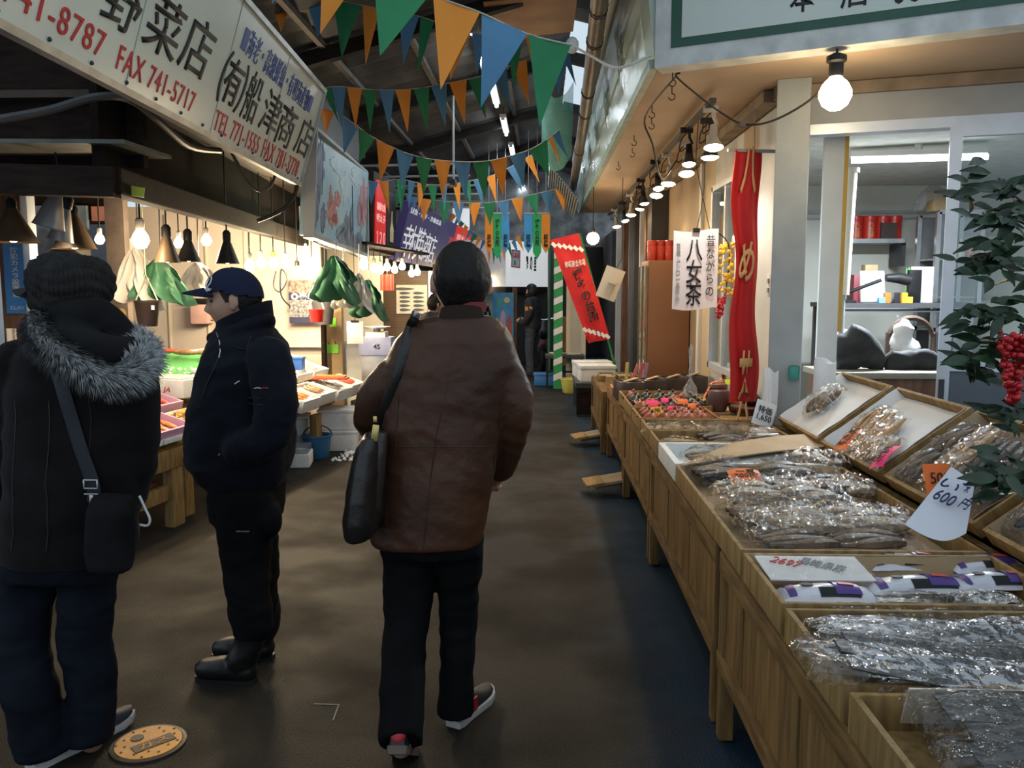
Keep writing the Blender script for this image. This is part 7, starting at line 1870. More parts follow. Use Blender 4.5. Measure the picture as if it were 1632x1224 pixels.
body.limb([P(655, 850, Y=Y0), lk, lank, P(640, 1185, Y=2.66)], [.075, .055, .04, .035], 12); body.limb([P(728, 850, Y=Y0), rk, rank, P(735, 1130, Y=2.98)], [.075, .055, .04, .035], 12)
bm_ = solid(body, .006, 3); place(bm_, 'body', m_skin, man, True)
place(hairmesh(Mh, 1.16, 1.08, .5, -.74, .10, 3), 'hair', m_hair, man, True)
# coat
m_leath = mat('brown leather', (.082, .033, .017), .42, var=.35, scale=3.5, bump=.2, bscale=55, spec=.28, col2=(.042, .019, .012))
coat = MB()
loft(coat, [ringpx(694, 784, 503, Y0, .078), ringpx(655, 800, 516, Y0, .105), ringpx(630, 818, 540, Y0, .125), ringpx(614, 826, 580, Y0, .135),
            ringpx(612, 808, 640, Y0, .142), ringpx(607, 797, 700, Y0, .145), ringpx(604, 788, 760, Y0, .15), ringpx(598, 777, 820, Y0, .155), ringpx(593, 769, 858, Y0, .158), ringpx(595, 767, 863, Y0, .155)])
coat.limb([P(664, 574, Y=Y0), P(613, 618, Y=Y0)] + aL[2:4] + [P(606, 690, Y=Y0 + .2)], [.074, .072, .062, .054, .05], 16)
coat.limb([P(788, 572, Y=Y0), P(814, 622, Y=Y0)] + aR[2:4] + [P(797, 748, Y=Y0 + .14)], [.076, .072, .061, .054, .05], 16)
def leather(p, n):
    f = fold(p, 5, 5, 7, .004, 1.5) + fold(p, 16, 16, 20, .002, 4.0)
    arm = 1.0 if (p.x < -.53 or p.x > -.13) else .35
    f += arm * .0045 * (1 - 2 * abs(noise.noise(V((p.x * 4, p.y * 4, p.z * 14 + p.x * 7))))) 
    return f - .004
cm = solid(coat, .0095, 7, leather)
tr_ = tree_of(cm)
co = place(cm, 'leather_coat', m_leath, man, True)
m_seam = mat('dark seam', (.03, .018, .013), .5)
seam(man, tr_, [P(u, v, Y=Y0) for u, v in ((737, 512), (728, 560), (716, 620), (704, 680), (696, 740), (690, 800), (684, 856))], (0, 1, 0), m_seam)
seam(man, tr_, [P(612 + 180 * i / 30, 704 - 4 * math.sin(i / 30 * PI), Y=Y0) for i in range(31)], (0, 1, 0), m_seam)
seam(man, tr_, [P(u, v, Y=Y0) for u, v in ((668, 520), (652, 560), (645, 600), (642, 650), (640, 705))], (0, 1, 0), m_seam, .002)
seam(man, tr_, [P(u, v, Y=Y0) for u, v in ((806, 520), (812, 560), (805, 610), (800, 650), (792, 705), (786, 760), (768, 850))], (0, 1, 0), m_seam, .002)
# collar
mb = MB()
mb.grid(24, 4, lambda a, c_: P(738, 514, Y=Y0) + V((.088 * (1 - .18 * c_) * math.cos(PI * (1 + 1.3 * (a - .5) * 1.0) + PI / 2) * 1.0, -.085 * (1 - .12 * c_) * math.cos(2.1 * (a - .5) * 1.0) if True else 0, .005 + .058 * c_ - .03 * (2 * a - 1) ** 2)), .012)
mb.build('collar', mat('dark collar', (.024, .014, .010), .6, spec=.15), man, True, 50)
mb = MB(); mb.grid(16, 3, lambda a, c_: P(745, 506, Y=Y0) + V((.070 * math.sin(2.2 * (a - .5)), -.06 * math.cos(2.2 * (a - .5)), .02 + .035 * c_)), .006); mb.build('scarf', mat('dark red scarf', (.18, .02, .02), .7), man, True)
# trousers
m_trs = mat('black trousers', (.005, .005, .006), .85, spec=.1, var=.3, scale=8, bump=.15, bscale=90)
trs = MB()
loft(trs, [ringpx(606, 765, 800, Y0, .12), ringpx(606, 770, 850, Y0, .13), ringpx(608, 770, 880, Y0, .125)])
trs.limb([P(653, 850, Y=Y0), P(652, 900, Y=Y0), P(650, 960, Y=2.93), P(646, 1010, Y=2.88), P(641, 1090, Y=2.74), P(639, 1150, Y=2.64), P(638, 1185, Y=2.585)], [.098, .095, .088, .078, .076, .074, .074], 18, tip=False)
trs.limb([P(733, 850, Y=Y0), P(734, 900, Y=2.96), P(731, 960, Y=2.98), P(730, 1010, Y=2.97), P(728, 1065, Y=2.94), P(726, 1105, Y=2.91), P(727, 1140, Y=2.9)], [.085, .08, .072, .068, .060, .066, .068], 18, tip=False)
tm = solid(trs, .011, 5, lambda p, n: fold(p, 5, 5, 11, .006, 2.0) - .002)
place(tm, 'trousers', m_trs, man, True)
m_shoek = mat('dark sneaker', (.018, .02, .026), .6); m_solew = mat('off white sole', (.55, .55, .53), .6); m_soled = mat('brown rubber sole', (.12, .085, .07), .7); m_redp = mat('dark red patch', (.42, .02, .03), .5)
shoe(man, P(722, 1160, Z=.0), -.42, .0, m_shoek, m_solew, patch=m_redp)
hl = P(632, 1188, Y=2.52)
shoe(man, hl + V((0, 0, -.03)), .02, -.55, m_shoek, m_soled, patch=m_redp)
# shoulder bag of the man
bg = thing('shoulder_bag', 'black leather shoulder bag with brass clasp at the side of the brown coat', 'bag', P(585, 850, Y=2.78))
m_bag = mat('black bag leather', (.016, .013, .012), .35, var=.3, bump=.15, bscale=60)
def slab(rings, m, name, n=24, par=bg, vx=.008, it=5, disp=None):
    mb = MB(); loft(mb, rings, n); me = solid(mb, vx, it, disp); return place(me, name, m, par, True)
slab([ringpx(585, 612, 690, 2.80, .13), ringpx(574, 614, 705, 2.80, .155), ringpx(562, 613, 760, 2.79, .165), ringpx(554, 608, 820, 2.78, .165), ringpx(557, 600, 848, 2.78, .15)], m_bag, 'body', disp=lambda p, n: fold(p, 8, 8, 8, .004, 2))
slab([ringpx(588, 618, 688, 2.735, .03), ringpx(582, 617, 720, 2.725, .03), ringpx(576, 612, 770, 2.72, .03), ringpx(574, 608, 812, 2.72, .028), ringpx(580, 602, 824, 2.72, .02)], mat('dark brown bag flap', (.028, .021, .017), .32, bump=.15, bscale=60), 'front_pocket')
mb = MB(); mb.box(P(598, 690, Y=2.69), (.022, .01, .055), rot=(0, .15, 0), bev=.003); mb.box(P(598, 668, Y=2.69), (.012, .01, .02), bev=.002); mb.build('clasp', mat('brass', (.65, .5, .18), .3, .8), bg, True)
st_ = []
for (u, v) in ((600, 690), (610, 660), (622, 630), (632, 600), (641, 570), (648, 545), (655, 520), (662, 507)):
    h_ = tr_.ray_cast(P(u, v, Y=1.5), (P(u, v, Y=3) - P(u, v, Y=1.5)).normalized()); q = h_[0] if h_[0] is not None else P(u, v, Y=Y0 - .1)
    st_.append(q + V((0, -.008, 0)))
mb = MB(); mb.tube(smooth_path(st_ + [P(664, 500, Y=Y0 + .03), P(655, 540, Y=Y0 + .17)], 3), .017, 8, True, .3, up=(0, 1, 0)); mb.build('strap', m_bag, bg, True)

# ================================================================== woman in the fur trimmed coat
Y0 = 2.66
wo = thing('person', 'person in a dark coat with grey fur trimmed hood and black knitted cap', 'person', P(110, 1200, Y=2.66)); wo.location.z = 0
hc = P(112, 468, Y=Y0 + .02)
Mh = Matrix.Translation(hc) @ Euler((0, 0, .9)).to_matrix().to_4x4()
body = MB(); headmesh(body, Mh, 1.0)
body.limb([hc + V((0, 0, -.06)), P(112, 540, Y=Y0), P(115, 600, Y=Y0)], [.05, .055, .09], 14)
loft(body, [ringpx(50, 190, 570, Y0, .08), ringpx(40, 200, 660, Y0, .1), ringpx(40, 195, 780, Y0, .1), ringpx(35, 195, 880, Y0, .11)])
aL = [P(28, 578, Y=Y0), P(2, 680, Y=Y0), P(-12, 775, Y=Y0 + .03), P(-2, 850, Y=Y0 + .15), P(8, 890, Y=Y0 + .2)]
aR = [P(212, 585, Y=Y0), P(222, 670, Y=Y0 - .01), P(216, 755, Y=Y0 + .03), P(200, 800, Y=Y0 + .16), P(185, 800, Y=Y0 + .24)]
for a in (aL, aR): body.limb(a, [.05, .045, .04, .034, .026], 10)
hand(body, aL[-1], V((.2, .6, -.7)), V((.6, .3, 0)), .5, .92); hand(body, aR[-1], V((-.6, .6, .1)), V((0, .2, 1)), .6, .92)
body.limb([P(50, 880, Y=Y0), P(38, 1010, Y=Y0 - .02), P(62, 1170, Y=Y0 - .05), P(75, 1195, Y=Y0)], [.06, .045, .035, .03], 12)
body.limb([P(150, 880, Y=Y0), P(140, 1010, Y=Y0 + .02), P(146, 1160, Y=Y0 + .02), P(146, 1185, Y=Y0 + .08)], [.07, .055, .04, .035], 12)
place(solid(body, .007, 3), 'body', m_skin, wo, True)
# coat
m_coatk = mat('dark wool coat', (.0085, .0072, .0078), .9, spec=.1, var=.35, scale=5, bump=.25, bscale=120, sheen=.05)
coat = MB()
loft(coat, [ringpx(72, 152, 520, Y0, .075), ringpx(50, 190, 545, Y0, .1), ringpx(28, 218, 570, Y0, .12), ringpx(20, 228, 610, Y0, .135), ringpx(20, 228, 680, Y0, .145), ringpx(16, 224, 760, Y0, .15), ringpx(12, 214, 830, Y0, .155), ringpx(10, 208, 880, Y0, .16), ringpx(14, 204, 890, Y0, .155)])
coat.limb(aL[:4] + [P(4, 872, Y=Y0 + .17)], [.078, .07, .064, .056, .05], 16)
coat.limb(aR[:4] + [P(190, 802, Y=Y0 + .2)], [.075, .066, .06, .054, .048], 16)
def quilt(p, n): return fold(p, 6, 6, 8, .006, 8) + .004 * math.sin(p.z * 52) * .6 - .003
cm = solid(coat, .011, 6, quilt); tr_ = tree_of(cm)
place(cm, 'coat', m_coatk, wo, True)
for u in (62, 118, 176):
    seam(wo, tr_, [P(u + 2 * math.sin(i), 630 + 25 * i, Y=Y0) for i in range(10)], (0, 1, 0), m_black, .0022)
# hood lying on the back, fur trim
hood = MB()
hood.limb([P(80, 520, Y=Y0 - .04), P(110, 545, Y=Y0 - .11), P(160, 568, Y=Y0 - .13), P(205, 560, Y=Y0 - .08)], [.045, .065, .07, .05], 14)
hood.limb([P(75, 505, Y=Y0), P(112, 500, Y=Y0 - .07), P(160, 505, Y=Y0 - .04), P(195, 540, Y=Y0)], [.05, .055, .055, .05], 14)
place(solid(hood, .010, 8, lambda p, n: fold(p, 9, 9, 9, .006, 3)), 'hood', mat('hood lining', (.011, .011, .012), .9, var=.3, bump=.2, bscale=80, spec=.15), wo, True)
fpath = smooth_path([P(58, 506, Y=Y0 - .08), P(64, 533, Y=Y0 - .16), P(90, 560, Y=Y0 - .22), P(125, 583, Y=Y0 - .24), P(165, 600, Y=Y0 - .23), P(202, 597, Y=Y0 - .19), P(226, 578, Y=Y0 - .12), P(228, 556, Y=Y0 - .04), P(212, 542, Y=Y0 + .03), P(196, 535, Y=Y0 + .08)], 8)
fur = MB(); fur.tube(fpath, [.03] * len(fpath), 10)
for i in range(9000):
    k_ = R.random() * (len(fpath) - 1.01); j = int(k_); p = fpath[j].lerp(fpath[j + 1], k_ - j); tdir = (fpath[j + 1] - fpath[j]).normalized()
    rv = V((R.gauss(0, 1), R.gauss(0, 1), R.gauss(0, 1))); rv = (rv - tdir * rv.dot(tdir)).normalized()
    d = (rv + tdir * (.5 + .4 * R.random()) + V((0, 0, -.45))).normalized(); l = .028 + .034 * R.random()
    b0 = p + rv * .027; s = d.cross(rv).normalized() * .0015
    q = [fur.bm.verts.new(b0 - s), fur.bm.verts.new(b0 + s), fur.bm.verts.new(b0 + d * l * .6 + s * .7 - V((0, 0, .003))), fur.bm.verts.new(b0 + d * l - V((0, 0, .008))), fur.bm.verts.new(b0 + d * l * .6 - s * .7 - V((0, 0, .003)))]
    fur.bm.faces.new(q)
fur.build('fur_trim', mat('grey fur', (.36, .38, .39), .6, scale=45, col2=(.07, .075, .08), thr=(.38, .58)), wo, True, 60, recalc=False)
# knitted cap with brim
cap = MB()
cc = P(111, 452, Y=Y0 + .01)
cap.sphere(cc, (.122, .135, .09), 32, (0, .10, 0)); cap.sphere(cc + V((-.01, .0, -.045)), (.108, .118, .062), 28); cap.sphere(cc + V((.03, 0, .005)), (.09, .12, .082), 28)
cm2 = solid(cap, .006, 6, lambda p, n: .006 * abs(math.sin((p.z * 1.0 + .35 * (p.x - cc.x)) * 95 + 2.2 * math.sin(math.atan2(p.y - cc.y, p.x - cc.x) * 3))) + .003 * math.sin(math.atan2(p.y - cc.y, p.x - cc.x) * 60) + fold(p, 9, 9, 9, .008, 2))
place(cm2, 'knitted_cap', mat('black knit', (.011, .010, .010), .9, var=.3, scale=40, bump=.6, bscale=160), wo, True)
mb = MB()
bdir = V((-1, .12, .02)).normalized(); bs = V((.12, 1, 0)).normalized()
mb.grid(14, 8, lambda a, c_: cc + V((0, 0, -.008)) + bdir * (.09 + .10 * math.sin(PI * a) ** .6 * c_) + bs * (.11 * (2 * a - 1)) * (1 - .25 * c_) + V((0, 0, -.012 * c_ - .03 * (2 * a - 1) ** 2)), .014)
mb.build('cap_brim', mat('black knit', (.012, .011, .011)), wo, True)
# jeans
m_jean = mat('dark denim', (.007, .0095, .016), .85, spec=.12, var=.4, scale=6, bump=.15, bscale=150)
trs = MB()
loft(trs, [ringpx(14, 200, 840, Y0, .12), ringpx(10, 188, 890, Y0, .13), ringpx(8, 184, 915, Y0, .12)])
trs.limb([P(52, 880, Y=Y0), P(40, 960, Y=Y0), P(35, 1030, Y=Y0 - .02), P(45, 1090, Y=Y0 - .04), P(58, 1150, Y=Y0 - .05), P(66, 1200, Y=Y0 - .05)], [.098, .085, .08, .084, .082, .080], 18, tip=False)
trs.limb([P(140, 880, Y=Y0), P(138, 950, Y=Y0), P(136, 1030, Y=Y0 + .02), P(148, 1095, Y=Y0 + .02), P(142, 1140, Y=Y0 + .02), P(141, 1176, Y=Y0 + .02)], [.09, .086, .082, .076, .078, .078], 18, tip=False)
place(solid(trs, .011, 4, lambda p, n: fold(p, 5, 5, 11, .006, 7) + fold(p, 9, 9, 26, .0025, 1)), 'jeans', m_jean, wo, True)
m_sneak = mat('navy sneaker', (.02, .024, .04), .6)
shoe(wo, P(100, 1203, Z=0), -.42, 0, m_sneak, m_solew, .27)
shoe(wo, P(48, 1228, Z=0), -.45, 0, m_sneak, m_solew)
# bag with strap
wb = thing('shoulder_bag', 'dark shoulder bag with buckle worn behind by the person in the fur hood', 'bag', P(175, 900, Y=2.5))
mb = MB(); loft(mb, [ringpx(150, 212, 790, 2.47, .035), ringpx(143, 212, 815, 2.46, .05), ringpx(140, 210, 870, 2.46, .055), ringpx(145, 208, 908, 2.46, .05)])
place(solid(mb, .008, 4, lambda p, n: fold(p, 10, 10, 10, .005, 4)), 'body', mat('black cloth bag', (.007, .007, .008), .85, spec=.15, var=.3), wb, True)
mb = MB(); st_ = []
for (u, v) in ((92, 585), (105, 630), (120, 680), (134, 725), (150, 770), (152, 800)):
    h_ = tr_.ray_cast(P(u, v, Y=1.2), (P(u, v, Y=3) - P(u, v, Y=1.2)).normalized()); st_.append((h_[0] if h_[0] is not None else P(u, v, Y=2.5)) + V((0, -.008, 0)))
mb.tube(smooth_path(st_, 4), .022, 8, True, .18, up=(0, 1, 0)); mb.build('strap', mat('navy webbing', (.013, .016, .026), .7), wb, True)
mb = MB(); q = st_[4] + V((0, -.012, 0))
for (dx, dz, a, b_) in ((0, .014, .045, .005), (0, -.012, .045, .005), (-.021, 0, .005, .028), (.021, 0, .005, .028), (0, -.03, .044, .005), (.0, -.05, .012, .035)): mb.box(q + V((dx, 0, dz)), (a, .005, b_), bev=.001)
mb.tube([q + V((.012 * math.sin(a), 0, -.078 + .012 * math.cos(a))) for a in [i * .7 for i in range(9)]], .0025, 6)
mb.build('buckle', m_steel, wb, True)
mb = MB(); a0 = P(232, 812, Y=2.5); mb.tube(smooth_path([a0, a0 + V((.012, 0, -.03)), a0 + V((.004, 0, -.05)), a0 + V((-.02, 0, -.048))], 4), .004, 8); mb.tube([a0, P(222, 790, Y=2.5)], .004, 6)
mb.build('hook', mat('white plastic hook', (.6, .6, .6), .4), wb, True)

# ================================================================== man in the navy cap, facing the stall
Y0 = 3.32
m2 = thing('person', 'man in a navy cap, navy padded jacket and black boots standing in profile', 'person', P(400, 1085, Y=3.3)); m2.location.z = 0
hc = P(375, 479, Y=Y0)
Mh = Matrix.Translation(hc) @ Euler((.0, .05, PI / 2 + .12)).to_matrix().to_4x4() @ Matrix.Rotation(-.08, 4, 'X')
body = MB(); headmesh(body, Mh, 1.0)
body.limb([hc + V((.03, 0, -.05)), P(392, 535, Y=Y0), P(395, 570, Y=Y0)], [.05, .056, .09], 14)
loft(body, [ringpx(355, 435, 560, Y0, .14), ringpx(345, 440, 640, Y0, .14), ringpx(345, 435, 740, Y0, .13), ringpx(350, 438, 780, Y0, .13)])
aN = [P(428, 572, Y=Y0 - .17), P(440, 640, Y=Y0 - .22), P(432, 690, Y=Y0 - .22), P(398, 712, Y=Y0 - .2), P(372, 712, Y=Y0 - .18)]
aF = [P(400, 572, Y=Y0 + .17), P(410, 640, Y=Y0 + .22), P(405, 690, Y=Y0 + .22), P(370, 715, Y=Y0 + .2), P(350, 720, Y=Y0 + .16)]
for a in (aN, aF): body.limb(a, [.055, .048, .042, .036, .028], 10)
hand(body, aN[-1], V((-.8, .2, -.5)), V((-.2, .2, 1)), .5); hand(body, aF[-1], V((-.8, -.2, -.5)), V((-.2, -.2, 1)), .5)
body.limb([P(390, 780, Y=Y0 - .08), P(390, 920, Y=3.26), P(395, 1050, Y=3.24), P(370, 1072, Y=3.24)], [.07, .045, .03, .02], 12)
body.limb([P(400, 780, Y=Y0 + .08), P(410, 910, Y=3.42), P(423, 1015, Y=3.46), P(400, 1036, Y=3.46)], [.07, .045, .028, .02], 12)
place(solid(body, .0048, 2), 'body', m_skin, m2, True)
place(hairmesh(Mh, 1.0, 1.06, .5, -.66, -.12, 5, .008), 'hair', m_hair, m2, True)
for s in (-1, 1):
    mb = MB(); mb.sphere((s * .033, .084, .003), (.008, .006, .0045), 12); mb.bm.transform(Mh); mb.build('eye', mat('dark eye', (.02, .015, .012), .2), m2, True)
    mb = MB(); mb.tube([Mh @ V((s * .018, .098, .022)), Mh @ V((s * .034, .095, .027)), Mh @ V((s * .052, .082, .022))], [.003, .004, .002], 6); mb.build('eyebrow', m_hair, m2, True)
mb = MB(); mb.tube([Mh @ V((-.022, .086, -.0695)), Mh @ V((-.011, .097, -.0695)), Mh @ V((0, .1005, -.0695)), Mh @ V((.011, .097, -.0695)), Mh @ V((.022, .086, -.0695))], [.0012, .002, .002, .002, .0012], 6); mb.build('mouth', mat('lip line', (.25, .09, .08), .5), m2, True)
# cap
m_cap = mat('navy cap cloth', (.012, .016, .045), .8, spec=.2, var=.15, scale=9, bump=.15, bscale=200)
cp = MB()
r = bmesh.ops.create_icosphere(cp.bm, subdivisions=5, radius=1); dl = []
for v in r['verts']:
    p = v.co.copy()
    if p.z < .02 + (.12 if p.y > .2 else 0) - .16 * max(0, -p.y): dl.append(v)
    v.co = Mh @ V((p.x * .092, p.y * .112, .014 + p.z * (.116 + .016 * max(0, p.y))))
bmesh.ops.delete(cp.bm, geom=dl, context='VERTS'); bmesh.ops.recalc_face_normals(cp.bm, faces=cp.bm.faces[:]); bmesh.ops.solidify(cp.bm, geom=cp.bm.faces[:], thickness=.004)
cpo = cp.build('cap', m_cap, m2, True, 60)
mb = MB(); mb.grid(18, 8, lambda a, c_: Mh @ V(((2 * a - 1) * .083 * (1 - .12 * c_), .068 + .05 * math.sin(PI * a) + .082 * c_ * math.sin(PI * a) ** .5, .060 - .034 * (2 * a - 1) ** 2 - .012 * c_)), .007); mb.build('cap_brim', m_cap, cpo, True, 60)
mb = MB(); mb.sphere(Mh @ V((0, 0, .125)), .008, 8); mb.build('cap_button', m_cap, cpo, True)
m_emb = mat('white embroidery', (.65, .7, .75), .6)
def capsurf(th, z):
    th = -th - .42
    return Mh @ V((.097 * math.sin(th) * math.sqrt(max(0, 1 - ((z - .014) / .126) ** 2)), .118 * math.cos(th) * math.sqrt(max(0, 1 - ((z - .014) / .13) ** 2)), z))
mb = MB(); mb.tube([capsurf(.18 + .22 * math.cos(a), .078 + .02 * math.sin(a)) for a in [i * PI / 8 for i in range(17)]], .0028, 6); mb.build('emblem_ring', m_emb, cpo, True)
mb = MB()
for (a0, z0_, a1, z1_) in ((.05, .052, .5, .047), (.2, .056, .12, .04), (.3, .054, .42, .04), (.15, .046, .45, .042), (.28, .05, .28, .038)): mb.tube([capsurf(a0, z0_), capsurf((a0 + a1) / 2, (z0_ + z1_) / 2), capsurf(a1, z1_)], .0025, 6)
mb.build('emblem_letters', m_emb, cpo, True)
# jacket
m_jkt = mat('navy padded jacket', (.0058, .0076, .014), .8, spec=.15, var=.3, scale=5, bump=.15, bscale=140, sheen=.03)
jk = MB()
def rj(uL, uR, v, ry): return ringpx(uL, uR, v, Y0, ry)
loft(jk, [rj(352, 428, 515, .085), rj(345, 440, 532, .12), rj(338, 452, 548, .16), rj(328, 460, 575, .19), rj(318, 464, 610, .2), rj(308, 466, 650, .205), rj(302, 466, 700, .205), rj(303, 462, 735, .2), rj(318, 456, 756, .19), rj(332, 452, 768, .175), rj(335, 450, 773, .17)])
jk.limb(aN[:4] + [P(378, 715, Y=Y0 - .2)], [.085, .08, .075, .066, .06], 16); jk.limb(aF[:4] + [P(355, 718, Y=Y0 + .18)], [.085, .08, .072, .064, .058], 16)
jk.limb([P(338, 540, Y=Y0 - .02), P(375, 528, Y=Y0 - .09), P(422, 508, Y=Y0 - .06), P(432, 512, Y=Y0)], [.022, .028, .022, .018], 12)
jk.limb([P(338, 540, Y=Y0 + .02), P(375, 528, Y=Y0 + .09), P(422, 508, Y=Y0 + .06), P(432, 512, Y=Y0)], [.022, .028, .022, .018], 12)
jm = solid(jk, .010, 6, lambda p, n: fold(p, 7, 7, 9, .007, 12) + fold(p, 15, 15, 22, .003, 5) - .003); tr_ = tree_of(jm)
jo = place(jm, 'jacket', m_jkt, m2, True)
# collar
cl = MB()
cl.grid(30, 5, lambda a, c_: P(390, 520, Y=Y0) + V((-.115 * math.cos(2 * PI * a) * (1 - .05 * c_) + .0, .10 * math.sin(2 * PI * a), -.045 * math.cos(2 * PI * a) * 1.0 - .012 + .07 * c_)), .012)
cl.build('collar', m_jkt, m2, True, 60)
def on(tree, u, v, off=.004):
    d = (P(u, v, Y=5) - CAM).normalized(); h_ = tree.ray_cast(CAM, d); return (h_[0] if h_[0] is not None else P(u, v, Y=Y0 - .2)) - d * off
def line(par, nm, m, pts, r): mb = MB(); mb.tube([on(tr_, u, v, .002) for u, v in pts], r, 6); return mb.build(nm, m, par, True)
line(jo, 'zipper', m_steel, ((345, 530), (350, 545), (351, 560), (349, 570)), .0022)
line(jo, 'front_edge', m_black, ((348, 572), (340, 590), (330, 612), (322, 635)), .003)
line(jo, 'reflective_tab', m_paper, ((374, 612), (378, 609), (382, 607)), .0022)
line(jo, 'sleeve_emblem', m_emb, ((405, 619), (411, 618), (416, 619)), .002)
line(jo, 'sleeve_emblem', m_inkr, ((417, 619), (422, 618), (428, 619)), .002)
line(jo, 'pocket_edge', m_black, ((393, 634), (412, 635), (432, 636), (432, 644), (412, 645), (394, 643)), .0025)
line(jo, 'flap_edge', m_black, ((372, 552), (385, 556), (392, 558), (396, 548), (400, 535)), .003)
line(jo, 'pocket_edge', m_black, ((378, 690), (372, 705), (372, 722), (378, 738)), .003)
# trousers, boots
m_work = mat('black work trousers', (.0055, .0058, .007), .85, spec=.12, var=.3, scale=8, bump=.15, bscale=90)
tz = MB()
loft(tz, [rj(338, 450, 755, .16), rj(338, 450, 790, .165), rj(340, 448, 825, .15)])
tz.limb([P(392, 790, Y=Y0 - .08), P(391, 850, Y=3.25), P(392, 900, Y=3.25), P(398, 960, Y=3.24), P(402, 995, Y=3.24)], [.115, .108, .092, .082, .08], 18)
tz.limb([P(402, 790, Y=Y0 + .07), P(404, 850, Y=3.4), P(410, 900, Y=3.42), P(416, 960, Y=3.44)], [.105, .098, .085, .07], 18)
tz.sphere(P(430, 828, Y=3.22), (.045, .07, .07), 14)
tmz = solid(tz, .010, 5, lambda p, n: fold(p, 5, 5, 11, .006, 22) + (.005 * (1 - 2 * abs(noise.noise(V((p.x * 6, p.y * 6, p.z * 22 + 4 * p.x))))) if p.z < .55 else 0) - .002); trz = tree_of(tmz)
place(tmz, 'trousers', m_work, m2, True)
mb = MB(); mb.tube([on(trz, 377 + 2 * i, 847 + (1 if i % 2 else -1), .003) for i in range(11)], .0018, 5); mb.build('embroidery', m_grey, m2, True)
m_boot = mat('black rubber', (.008, .0077, .008), .38, var=.2)
def boot(shaft, heel, toe, r=(.068, .06, .058)):
    mb = MB(); heel, toe = V(heel), V(toe); d = (toe - heel).normalized()
    mb.limb([shaft, shaft.lerp(heel + V((0, 0, .1)), .6), heel + d * .05 + V((0, 0, .09))], list(r), 16)
    mb.limb([heel + d * .03 + V((0, 0, .05)), heel + d * .12 + V((0, 0, .055)), heel + d * .2 + V((0, 0, .045)), toe - d * .04 + V((0, 0, .042))], [.048, .05, .046, .042], 14, .95)
    me = solid(mb, .007, 5, lambda p, n: fold(p, 12, 12, 14, .003, 3))
    for v in me.vertices: v.co.z = max(v.co.z, .012)
    o = place(me, 'boot', m_boot, m2, True)
    mb = MB(); y = d; x = V((y.y, -y.x, 0))
    k_ = (toe - heel).length / .25; pr = [(-.012 * k_, .02), (.01, .034), (.06 * k_, .038), (.14 * k_, .043), (.2 * k_, .042), (.232 * k_, .03), (.248 * k_, .012)]
    mb.prism([(w_, t2) for t2, w_ in pr] + [(-w_, t2) for t2, w_ in reversed(pr)], Matrix((x, y, V((0, 0, 1)))).transposed().to_4x4() if False else frame(heel + V((0, 0, .02)), x, y), .02); mb.build('sole', m_black, o, True)
boot(P(395, 960, Y=3.24), P(404, 1088, Z=0), P(312, 1082, Z=0))
boot(P(420, 945, Y=3.46), P(432, 1050, Z=0), P(338, 1048, Z=0), (.06, .055, .055))

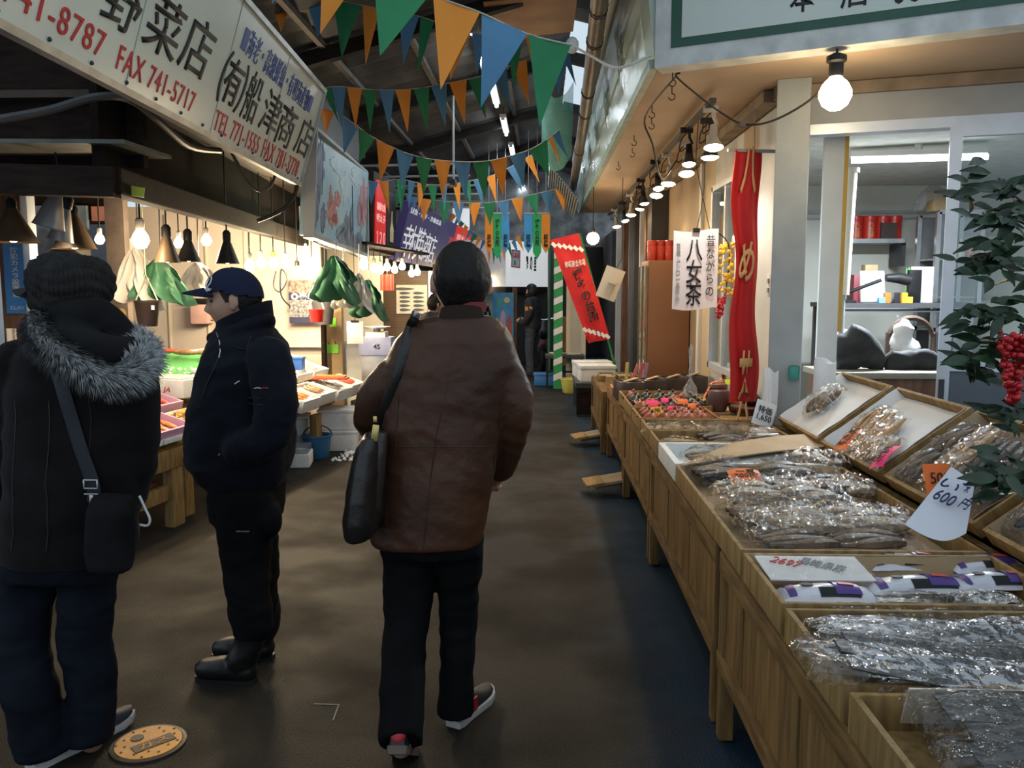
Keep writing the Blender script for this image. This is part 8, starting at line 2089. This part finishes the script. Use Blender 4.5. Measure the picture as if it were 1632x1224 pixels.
# ================================================================== man in black far down the lane, and a half hidden person
def far_person(x, y, h, yaw, label, m_top, m_bot, hood=True, mask=True, armband=None):
    t = thing('person', label, 'person', (x, y, 0))
    k = h / 1.7
    f = V((-math.sin(yaw), math.cos(yaw), 0)); s = V((f.y, -f.x, 0))
    def q(a, b_, z): return V((x, y, 0)) + s * (a * k) + f * (b_ * k) + V((0, 0, z * k))
    M = Matrix.Translation(q(0, .02, 1.56)) @ Euler((0, 0, yaw)).to_matrix().to_4x4()
    b2 = MB(); headmesh(b2, M, k)
    b2.limb([q(0, 0, 1.5), q(0, -.01, 1.4), q(0, 0, 1.25)], [.05, .06, .1])
    loft(b2, [(q(0, 0, 1.4), .15, .08), (q(0, 0, 1.1), .13, .09), (q(0, 0, .92), .14, .1)], yaw=yaw)
    arms = [[q(sg * .19, 0, 1.38), q(sg * .24, -.02, 1.15), q(sg * .22, .08, 1.0), q(sg * .14, .2, 1.02)] for sg in (-1, 1)]
    for a, sg in zip(arms, (-1, 1)):
        b2.limb(a, [.05, .045, .038, .028]); hand(b2, a[-1], (f * .8 - s * sg * .6), V((0, 0, 1)), .7, k)
    for sg in (-1, 1): b2.limb([q(sg * .09, 0, .9), q(sg * .1, .02, .5), q(sg * .1, 0, .08), q(sg * .1, .12, .04)], [.075, .055, .04, .03])
    place(solid(b2, .009, 2), 'body', m_skin, t, True)
    c2 = MB()
    loft(c2, [(q(0, -.01, 1.47), .07, .07), (q(0, 0, 1.41), .16, .1), (q(0, 0, 1.3), .2, .13), (q(0, 0, 1.0), .19, .14), (q(0, 0, .88), .19, .14)], yaw=yaw)
    for a in arms: c2.limb(a[:3] + [a[3].lerp(a[2], .2)], [.075, .066, .058, .05])
    place(solid(c2, .014, 4, lambda p, n: fold(p, 8, 8, 8, .008, 3)), 'jacket', m_top, t, True)
    p2 = MB(); loft(p2, [(q(0, 0, .95), .17, .12), (q(0, 0, .85), .18, .13)], yaw=yaw)
    for sg in (-1, 1): p2.limb([q(sg * .09, 0, .88), q(sg * .1, .02, .5), q(sg * .1, 0, .06)], [.095, .08, .07])
    place(solid(p2, .014, 4, lambda p, n: fold(p, 8, 8, 10, .008, 3)), 'trousers', m_bot, t, True)
    for sg in (-1, 1): shoe(t, q(sg * .1, -.08, 0), yaw, 0, m_shoek, m_black, .27)
    if hood:
        place(hairmesh(M, k * 1.08, 1.2, .45, -1.2, -.9, 2, .02), 'hood', m_black, t, True)
    else: place(hairmesh(M, k, 1.1, .5, -.8, -.2, 2), 'hair', m_hair, t, True)
    if mask:
        mb = MB(); mb.sphere((0, .045 * k, -.06 * k), (.07 * k, .075 * k, .06 * k), 16); mb.bm.transform(M); mb.build('mask', m_black, t, True)
    if armband:
        a = arms[0]; mb = MB(); p = a[0].lerp(a[1], .45); mb.tube([p, p + (a[1] - a[0]).normalized() * .07], .078, 14); mb.build('armband', armband, t, True)
    return t
q = P(866, 598, Z=0)
far_person(q.x - .2, q.y, 1.66, 1.25, 'person in a black hood and mask with orange armband far down the lane', mat('charcoal jacket', (.02, .022, .026), .7), mat('dark grey trousers', (.05, .058, .07), .7), True, True, mat('orange armband', (.8, .3, .02), .6))
q = P(692, 484, Y=9.0)
far_person(q.x, 9.0, (q.z + .12), -1.0, 'dark haired person half hidden behind the shoulder of the brown coat', mat('dark shop jacket', (.03, .03, .035), .7), mat('dark shop trousers', (.03, .03, .035)), False, False)
